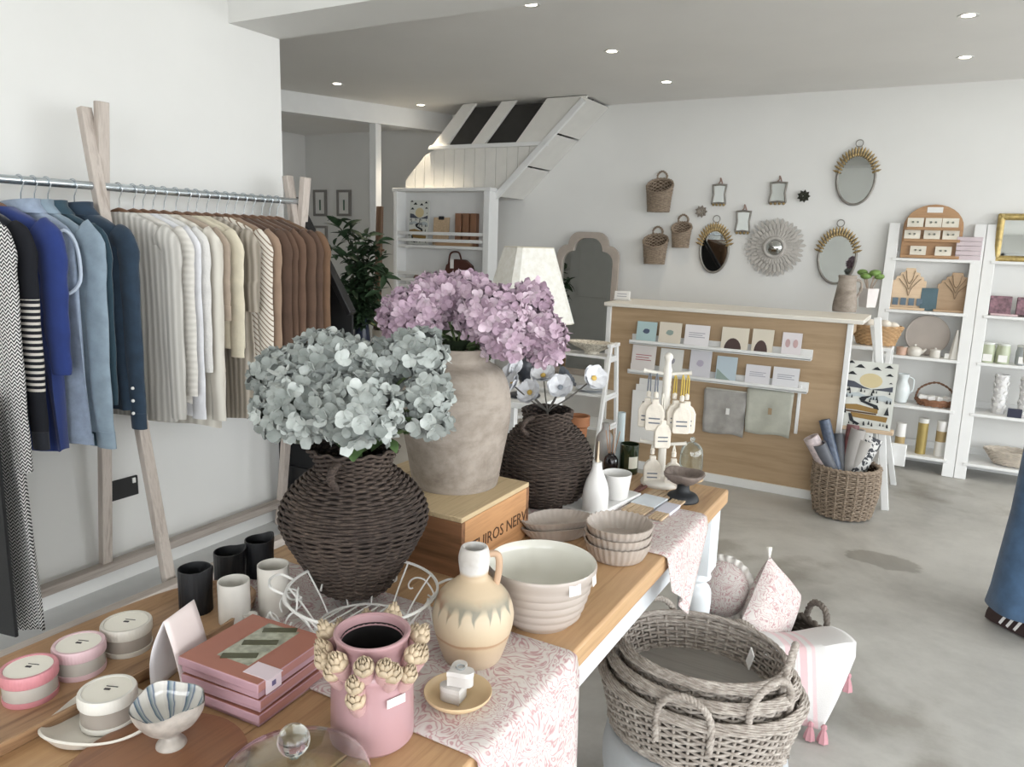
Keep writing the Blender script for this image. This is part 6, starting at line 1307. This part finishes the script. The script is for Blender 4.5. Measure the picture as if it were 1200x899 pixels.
# striped towel hanging over the basket edge
t = NT('striped_towel'); x = t.xyz(); f = t.math('FRACT', t.math('MULTIPLY', x[0], 1.)); n_ = t.noise(60)
st_ = t.ramp(t.math('ADD', x[0], t.math('MULTIPLY', n_, .004)), [(0, '#d5d1ce'), (.178, '#dfbdbf'), (.200, '#d5d1ce'), (.212, '#e3c6c7'), (.218, '#d5d1ce'), (.226, '#dbb4b7'), (.248, '#d5d1ce'), (.262, '#e0c0c2'), (.274, '#d5d1ce')], True)
t.base(st_); t.set(Roughness=.95, Sheen_Weight=.2); t.bump(t.noise(400, None, 1), .4, .003); towm = t.m
ez = h5+.03
A1 = hp(835+15, 752, -.09, c5+Vector((0, 0, .22))); A1 = pz(862, 738, .262); B1 = pz(962, 726, .262)
C1 = pz(900, 842, .02); D1 = pz(982, 842, .02)
P00, P10 = A1, B1; F0, F1 = pz(855, 770, .245), pz(1003, 768, .245); G0, G1 = pz(868, 866, .03), pz(952, 862, .03)
X_ = (F1-F0); X_.z = 0; Wt = X_.length; xd = X_/Wt; yd = Vector((-xd.y, xd.x, 0))
o = thing('striped_towel', 'white towel with pink stripes and tassels draped over the cushion basket', 'towel', (F0.x, F0.y, 0), math.atan2(xd.y, xd.x))
def tw(u, v):
    x_ = u*Wt
    if v < .35: q = v/.35; y_ = .16*(1-q); z_ = .245+.03*math.sin(PI*q*.6)+.01*math.sin(u*8)
    else:
        q = (v-.35)/.65; y_ = -.035*math.sin(q*PI*.5)-.02*q+.012*math.sin(u*10+1)*q; z_ = .245-(.245-.035)*q
        x_ = x_*(1-.30*q*u)
    return (x_, y_, z_)
MB().grid(30, 30, tw).build('towel_cloth', towm, o, 70, solid=.006)
tasm = fabric('tassel_pink', '#c98a92')
for u, v in ((.80, 1.), (.98, 1.), (1.0, .50)):
    q = Vector(tw(u, v)); ts = MB().lathe(sprof([(.001, .0), (.007, -.004), (.009, -.012), (.006, -.018), (.012, -.035), (.016, -.06), (.001, -.06)], 3), 14, q, mod=lambda a, i, r, z: (r*(1+.12*math.cos(7*a)), z)).build('tassel', tasm, o)
    if q.z < .07: ts.location.z = .065-q.z+.0; ts.location.y = -.02

# ------------------------------------------------------------ person at the frame edge (standing, wide jeans)
fp = pz(1172, 738, .0); pc_ = Vector((fp.x+.155, fp.y+.115, 0)); FR = math.radians(200)
person = thing('person', 'person standing in wide blue jeans and dark striped trainers by the shelves', 'person', pc_, FR-PI/2*0)
person.rotation_euler = (0, 0, math.radians(53))
J = {'pelvis': (0, 0, .92), 'waist': (0, 0, 1.06), 'chest': (0, 0, 1.26), 'neck0': (0, 0, 1.42), 'neck': (0, 0, 1.47), 'head': (0, -.01, 1.56), 'crown': (0, 0, 1.66)}
V, Ed, Rd = [], [], []
def jv(p, r): V.append(p); Rd.append(r); return len(V)-1
def chain(ps):
    prev = None
    for p, r in ps:
        i = p if isinstance(p, int) else jv(p, r)
        if prev is not None: Ed.append((prev, i))
        prev = i
    return prev
pel = jv(J['pelvis'], (.15, .11)); 
wa = jv(J['waist'], (.125, .095)); ch_ = jv(J['chest'], (.15, .105)); n0 = jv(J['neck0'], (.07, .06)); n1 = jv(J['neck'], (.05, .052)); hd = jv(J['head'], (.072, .092)); cw_ = jv(J['crown'], (.05, .062))
for a, b in ((pel, wa), (wa, ch_), (ch_, n0), (n0, n1), (n1, hd), (hd, cw_)): Ed.append((a, b))
for s_ in (-1, 1):
    chain([(pel, 0), ((s_*.10, 0, .86), (.09, .09)), ((s_*.115, -.01, .50), (.056, .06)), ((s_*.12, .01, .09), (.036, .04)), ((s_*.125, -.10, .035), (.035, .026))])
    sh_ = chain([(ch_, 0), ((s_*.165, 0, 1.375), (.055, .055)), ((s_*.23, .02, 1.12), (.04, .042)), ((s_*.20, -.14, .96), (.03, .03)), ((s_*.17, -.22, .94), (.032, .018))])
    for k in range(5):
        if k < 4: base_ = (s_*(.17-.012+.009*k-.006), -.235, .94); tip = (s_*(.152+.011*k), -.285-.008*(1 if k in (1, 2) else -.6), .925); chain([(sh_, 0), (base_, (.010, .010)), ((base_[0], -.262, .937), (.009, .009)), (tip, (.007, .007))])
        else: chain([(sh_, 0), ((s_*.145, -.22, .93), (.011, .011)), ((s_*.132, -.245, .92), (.009, .009))])
me = bpy.data.meshes.new('body'); me.from_pydata(V, Ed, []); me.materials.append(mat('skin', '#c99a80', .55))
bo_ = link('body', me, person); sk = bo_.modifiers.new('skin', 'SKIN'); sk.use_smooth_shade = True
for i, r_ in enumerate(Rd): bo_.data.skin_vertices[0].data[i].radius = r_
for i in range(len(V)): bo_.data.skin_vertices[0].data[i].use_root = (i == pel)
sb = bo_.modifiers.new('sub', 'SUBSURF'); sb.levels = 2; sb.render_levels = 2
MB().ball((0, -.088, 1.55), .014, 10, 8, sz=1.4).build('nose', mat('skin', '#c99a80', .55), bo_)
for s_ in (-1, 1):
    MB().ball((s_*.028, -.079, 1.575), .0095, 10, 8, sz=.7).build('eye', paper, bo_); MB().ball((s_*.028, -.0855, 1.575), .0042, 8, 6).build('iris', ink, bo_); MB().ball((s_*.072, .0, 1.56), .02, 10, 8, sx=.4).build('ear', mat('skin', '#c99a80', .55), bo_)
MB().ball((0, -.084, 1.512), .016, 10, 6, sz=.35).build('mouth', mat('lips', '#a8645c', .5), bo_)
def hairfn(u, v):
    a = (u-.5)*2*PI; k = max(0., min(1., (abs(a)-.95)/.5)); k = k*k*(3-2*k); zbt = 1.640+(1.41-1.640)*k; z = 1.712+(zbt-1.712)*v**.8
    q = math.sqrt(max(.0, 1-((max(z, 1.585)-1.585)/.128)**2)); w_ = 1.0 if z > 1.5 else 1-.25*(1.5-z)/.1
    return (.082*q*w_*math.sin(a)*(1+.02*math.sin(a*17)), .012-.099*q*w_*math.cos(a)*(1+.02*math.sin(a*17)), z)
MB().grid(48, 14, hairfn).build('hair', mat('brown_hair', '#4a3527', .6, var=.3, vs=60), person, 70, solid=.006)
jeans = fabric('blue_jeans', '#3f5f83', var=.22, vs=16)
jm = MB()
for s_ in (-1, 1):
    R_ = []
    for z, rr2, xo in ((.90, .125, .075), (.75, .115, .10), (.5, .115, .112), (.3, .13, .118), (.17, .140, .122), (.105, .150, .124), (.10, .143, .124)):
        R_.append([(s_*xo+rr2*math.cos(2*PI*i/40)*(1+.03*math.sin(4*2*PI*i/40+z*9)), rr2*.95*math.sin(2*PI*i/40)*(1+.04*math.sin(3*2*PI*i/40+z*5)), z) for i in range(40)])
    jm.rings(R_, True, False, False)
jm.rings([[(w_*math.cos(2*PI*i/40), .13*math.sin(2*PI*i/40), z) for i in range(40)] for z, w_ in ((.84, .19), (.9, .195), (1.0, .165), (1.06, .15))])
jm.build('jeans', jeans, person, 70)
MB().rings([[(w_*math.cos(2*PI*i/40), d2*math.sin(2*PI*i/40), z) for i in range(40)] for z, w_, d2 in ((1.0, .175, .135), (1.1, .165, .13), (1.26, .185, .135), (1.36, .19, .115), (1.42, .10, .085), (1.45, .07, .07))], True).build('jumper', fabric('cream_jumper', '#d8cfc2'), person, 70)
for s_ in (-1, 1): MB().tube(smoothpath([(s_*.11, 0, 1.365), (s_*.185, 0, 1.335), (s_*.235, .02, 1.12), (s_*.205, -.12, .97)], 5), [.045, .052, .058, .063, .067, .07]+[.07]*6+[.062]*4, 16).build('jumper_sleeve', fabric('cream_jumper', '#d8cfc2'), person, 70)
for s_ in (-1, 1):
    sh2 = []
    for y_, hw_, hz_ in ((.145, .03, .05), (.11, .042, .07), (.03, .046, .09), (-.06, .048, .07), (-.13, .046, .05), (-.17, .035, .04), (-.185, .016, .03)):
        sh2.append([(s_*.122+hw_*math.cos(a), y_, .006+hz_*max(0, math.sin(a))) for a in [2*PI*i/20 for i in range(20)]])
    q = MB().rings(sh2, True, True, True).build('trainer', mat('trainer_brown', '#3d2a28', .6), person, 50)
    for k in range(3):
        for sd in (-1, 1): MB().box((s_*.122+sd*.0475, .06-.03*k, .04), (.003, .010, .05), (.45, 0, 0)).build('stripe', paper, q, 0)

# ------------------------------------------------------------ arched mirror leaning on the back wall
P = py(688, 335, YB-.06); s_ = mpp(P); w, h = 78*s_, .0
zt3 = zat((P.x, YB-.05), 272); zb3 = .35; h = zt3-zb3
o = thing('arched_mirror', 'tall pale wooden mirror with a notched arched top', 'mirror', (P.x, YB-.11, zb3), 0, rot=(-.05, 0, 0))
def outline(w, h, ins):
    a = w/2-ins; r1, r2 = .10, .11; h1 = h-ins-r1-r2; q = [(a, ins), (a, h1)]
    for i in range(1, 7): t_ = i/6*PI/2; q.append((a-r1+r1*math.cos(t_), h1+r1*math.sin(t_)))
    for i in range(1, 8): t_ = i/7*PI/2; q.append((a-r1-r2*.9+r2*.9*math.cos(t_)*.98, h1+r1+r2*math.sin(t_)))
    return q+[(-x_, y_) for x_, y_ in reversed(q)]
E = frameM((0, 0, 0), (1, 0, 0), (0, 0, 1))
oi_, oo_ = outline(w, h, .05), outline(w, h, 0)
b = MB(); n = len(oo_); ya_ = -.03
for ring_a, ring_b, y0_, y1_ in ((oo_, oo_, 0, ya_), (oo_, oi_, ya_, ya_), (oi_, oi_, ya_, -.004)):
    b.rings([[(q[0], y0_, q[1]) for q in ring_a], [(q[0], y1_, q[1]) for q in ring_b]])
pf = mat('pale_frame_wood', '#b5a79a', .6, var=.1); b.build('frame', pf, o, 30)
MB().prism(oi_, .004, E).build('glass', mirror, o, 0)
lw2 = o
o = thing('low_chest', 'low white chest under the arched mirror behind the display stand', 'chest', (P.x, YB-.25, 0)); MB().box((0, .0, .165), (.9, .36, .33)).build('chest_body', white_paint, o, 30, .004); MB().box((0, 0, .338), (.94, .40, .02)).build('chest_top', white_paint, o, 30, .003)

# ------------------------------------------------------------ white cabinet with stationery and bags
YA = 5.56
a, b_ = py(461, 222, YA), py(574, 222, YA); ztp = (a.z+b_.z)/2; xa_, xb_ = a.x, b_.x; zbm = py(468, 338, YA).z-.02; dpt = .15
o = thing('open_cabinet', 'white open cabinet with two railed shelves under the stairs', 'cabinet', (0, 0, 0))
for xx in (xa_+.02, xb_-.03): MB().box((xx, YA+dpt/2, ztp/2), (.04 if xx < xb_-.1 else .06, dpt, ztp)).build('side_panel', white_paint, o, 30, .004)
MB().box(((xa_+xb_)/2, YA+dpt/2, ztp+.0), (xb_-xa_+.02, dpt+.02, .03)).build('top_panel', white_paint, o, 30, .004)
MB().box(((xa_+xb_)/2, YA+dpt-.01, ztp/2), (xb_-xa_-.08, .015, ztp)).build('back_panel', white_paint, o, 30)
zsh = [py(520, 287, YA+.02).z, py(520, 335, YA+.02).z, .9, .55, .15]
for z in zsh: MB().box(((xa_+xb_)/2-.01, YA+dpt/2, z-.02), (xb_-xa_-.09, dpt-.03, .025)).build('shelf', white_paint, o, 30, .003)
for z in zsh[:2]:
    for dz in (.035, .095): MB().box(((xa_+xb_)/2-.01, YA+.012, z+dz), (xb_-xa_-.09, .014, .028)).build('front_rail', white_paint, o, 30, .003)
def cab(x, y, dy): p = py(x, y, YA+dy); return p
# upper shelf: print, clipboard, wooden boxes
p = cab(491, 255, .10); s_ = mpp(p); h = zat((p.x, YA+.10), 234)-zsh[0]; o = thing('small_landscape_print', 'small copy of the landscape print standing in the cabinet', 'print', (p.x, YA+.085, zsh[0]-.004), 0, rot=(-.08, 0, 0)); landscape(o, 28*s_, h, frameM((0, 0, h/2), (1, 0, 0), (0, 0, 1)))
p = cab(517, 265, .10); o = thing('clipboard', 'kraft clipboard with a black clip in the cabinet', 'clipboard', (p.x, YA+.09, zsh[0]-.004), 0, rot=(-.08, 0, 0)); MB().box((0, 0, .12), (22*s_, .006, .24)).build('board', kraft, o, 0); MB().box((0, -.006, .235), (7*s_, .014, .03)).build('clip', black_metal, o, 0, .003)
for k in range(3):
    p = cab(538+9*k, 255, .10); q = MB().box((0, 0, .14), (.06, .05, .28+.0)).build('wooden_box_file', wood('file_wood', '#84583a', '#99694a', 2, 6, 8, .5, .1), None, 30, .003); q.location = (p.x, YA+.105, zsh[0]-.007); tag(q, 'upright brown wooden slat file in the cabinet', 'file', 'upright brown files')
p = cab(538, 270, .1); q = MB().box((0, 0, .03), (.36, .05, .05)).build('wooden_tray', wood('tray_tan', '#a27d55', '#b68f66', 0, 6), None, 30, .003); q.location = (p.x-.02, YA+.05, zsh[0]-.012); tag(q, 'shallow tan wooden tray in front of the brown files', 'tray')
# lower shelf: leather bags
leather = mat('tan_leather', '#7a4a2a', .45, var=.12, vs=12); leath2 = mat('oxblood_leather', '#552a1f', .45, var=.12, vs=12)
p = cab(503, 322, .08); o = thing('flat_leather_bag', 'tan leather folded bag lying in the cabinet', 'bag', (p.x, YA+.08, zsh[1]-.006)); MB().lathe(sprof([(.001, 0), (.17, 0), (.18, .03), (.165, .07), (.13, .10), (.001, .11)], 4), 36, sy=.3).build('bag_body', leather, o); MB().rings([[(.02+.11*math.cos(2*PI*i/28), -.01+.035*math.sin(2*PI*i/28), z) for i in range(28)] for z in (.10, .112)], True, True, True).build('flap', leather, o)
p = cab(538, 318, .08); o = thing('leather_handbag', 'dark brown leather handbag with a pale tag in the cabinet', 'bag', (p.x, YA+.085, zsh[1]-.006)); E2 = frameM((0, .035, 0), (1, 0, 0), (0, 0, 1))
MB().prism([(-.15, 0), (.15, 0), (.16, .08), (.13, .19), (.06, .24), (-.06, .24), (-.13, .19), (-.16, .08)], .06, E2).build('bag_body', leath2, o, 40, .012); MB().tube(smoothpath([(-.1, -.02, .2), (-.08, -.02, .29), (0, -.02, .30), (.03, -.02, .24)], 5), .008, 8).build('strap', leath2, o); MB().box((-.06, -.03, .2), (.035, .003, .08)).build('pale_tag', paper, o, 0)

# ------------------------------------------------------------ back room: pictures, plant, black frame, rack end
for x, y, w_, h_, lab in ((375, 238, 20, 30, 'framed botanical print on the back room wall'), (403, 238, 21, 30, 'framed pale print beside the botanical one'), (376, 282, 20, 34, 'lowest framed print partly behind the plant')):
    P = py(x, y, YB-.012); s_ = mpp(P); o = thing('picture_frame', lab, 'picture', P, 0, 'pictures in the back room'); w, h = w_*s_, h_*s_; fm_ = mat('grey_frame', '#8a8580', .6)
    for sx in (-1, 1): MB().box((sx*(w/2-.012), 0, 0), (.024, .02, h)).build('side_frame', fm_, o, 0); MB().box((0, 0, sx*(h/2-.012)), (w-.048, .02, .024)).build('cross_frame', fm_, o, 0)
    MB().box((0, .004, 0), (w-.04, .006, h-.04)).build('picture_sheet', paper, o, 0); MB().box((0, -.001, -.02), (.02, .003, h*.4)).build('print', mat('botanic_green', '#56735f', .7) if 'botanical' in lab else mat('pale_grey_print', '#b4b2ad', .7), o, 0)
# black framed board leaning at the rack end
q = [px(345, 232, -2.62), px(412, 365, -2.42)]
o = thing('black_framed_board', 'black framed board leaning behind the end of the rail', 'board', (0, 0, 0))
yb_ = px(372, 300, -2.5).y; A_ = py(347, 236, yb_+.12); B_ = py(412, 368, yb_+.12)
MB().bar((A_.x, yb_+.12, A_.z), (B_.x, yb_+.12, B_.z), .03, .045, (0, 1, 0)).build('frame_bar', black_metal, o, 30, .003)
MB().bar((A_.x-.03, yb_+.16, A_.z+.02), (A_.x-.20, yb_+.16, B_.z-.2), .03, .04, (0, 1, 0)).build('frame_bar', black_metal, o, 30, .003)
MB().add([(A_.x, yb_+.15, A_.z-.03), (B_.x-.02, yb_+.15, B_.z), (B_.x-.02, yb_+.15, .3), (A_.x-.3, yb_+.15, .3), (A_.x-.2, yb_+.15, B_.z)], [(0, 1, 2, 3, 4)]).build('panel', mat('blackboard', '#17181a', .8), o, 0, solid=.012)
MB().box((B_.x-.25, yb_+.15, .16), (.5, .04, .32)).build('foot', black_metal, o, 30, .003)
# fern-like tree in navy vase on a wooden stool
YP = 4.45; P = py(424, 372, YP); s_ = mpp(P); zv = P.z
o = thing('plant_stool', 'plain wooden stool carrying the leafy plant', 'stool', (P.x, YP, 0)); st_z = zat((P.x, YP), 418); MB().box((0, 0, st_z-.02), (.34, .34, .035)).build('seat', oak, o, 30, .004)
for sx in (-1, 1):
    for sy in (-1, 1): MB().box((sx*.13, sy*.13, (st_z-.04)/2), (.035, .035, st_z-.04)).build('leg', oak, o, 30, .003)
hv2 = zat((P.x, YP), 372)-st_z
o = thing('leafy_plant', 'bushy artificial green plant in a navy vase', 'plant', (P.x, YP, st_z))
MB().lathe(sprof([(.001, 0), (.05, 0), (.06, .01), (.062, hv2*.5), (.05, hv2*.85), (.054, hv2)], 4), 28).build('vase', mat('navy_glaze', '#1d2742', .3), o)
dk = mat('plant_dark_green', '#2f4a2c', .55, var=.35, vs=30, rv=.2); R1 = random.Random(5)
lm = leaf_mb((0, 0, 0), (1, 0, .1), .12, .02, .35).build('tmp', dk, None, 70); lme = lm.data; bpy.data.objects.remove(lm)
tips = [(395, 262), (412, 268), (430, 275), (448, 300), (452, 322), (405, 300), (420, 310), (388, 290), (440, 345), (410, 340), (428, 330), (400, 330), (425, 290), (440, 285), (415, 360), (435, 368)]
for k, (x, y) in enumerate(tips):
    tp = hp(x, y, R1.uniform(-.12, .1), Vector((P.x, YP, zv)))-Vector((P.x, YP, st_z)); pth = smoothpath([(0, 0, hv2*.6), (tp.x*.3, tp.y*.3, hv2+(tp.z-hv2)*.65), tp], 6)
    br = MB().tube(pth, .004, 5).build('branch', mat('plant_stem', '#4c4a34', .7), o)
    for j in range(26):
        q = pth[min(len(pth)-1, 2+int(j*.44))]; lf_ = link('leaf', lme, br); lf_.location = q+Vector((R1.uniform(-.02, .02),)*3); lf_.rotation_euler = (R1.uniform(-.8, .8), R1.uniform(-.9, .5), R1.uniform(0, 6.28)); z_ = R1.uniform(.8, 1.3); lf_.scale = (z_,)*3
# light green fern behind and a dark wooden easel leg
P2 = py(452, 350, 4.9); o = thing('pale_fern', 'pale green fern beside the cabinet', 'plant', (P2.x, 4.9, 0)); zf = P2.z
MB().lathe([(.09, 0), (.11, zf-.25), (.10, zf-.25), (.09, zf-.32), (.001, zf-.33)], 24).build('planter', mat('pale_planter', '#b8aea0', .7), o)
for k in range(14):
    a = k*2.4; d_ = Vector((math.cos(a)*.5, math.sin(a)*.5, .8)); leaf_mb((0, 0, zf-.33), d_, .38, .022, .5).build('frond', mat('pale_green_frond', '#8a9a5a', .6, var=.2), o, 70)
o = thing('brown_ladder', 'thin dark wooden ladder leaning beside the white post', 'ladder', (0, 0, 0))
A_, B_ = py(447, 242, 5.0), py(456, 340, 5.0); d_ = (B_-A_)
for off in (0, -.03): MB().bar((A_.x+off, 5.0, A_.z), (A_.x+off*1.05+.06, 4.85, 0), .03, .025, (1, 0, 0)).build('stile', wood('dark_ladder', '#59402e', '#6f523c', 2, 6), o, 30, .003)
for k in range(5): z_ = .3+.27*k; MB().tube([(A_.x-.05, 4.88+.025*k, z_), (A_.x+.04, 4.88+.025*k, z_)], .011, 8).build('rung', wood('dark_ladder', '#59402e', '#6f523c', 2, 6), o)
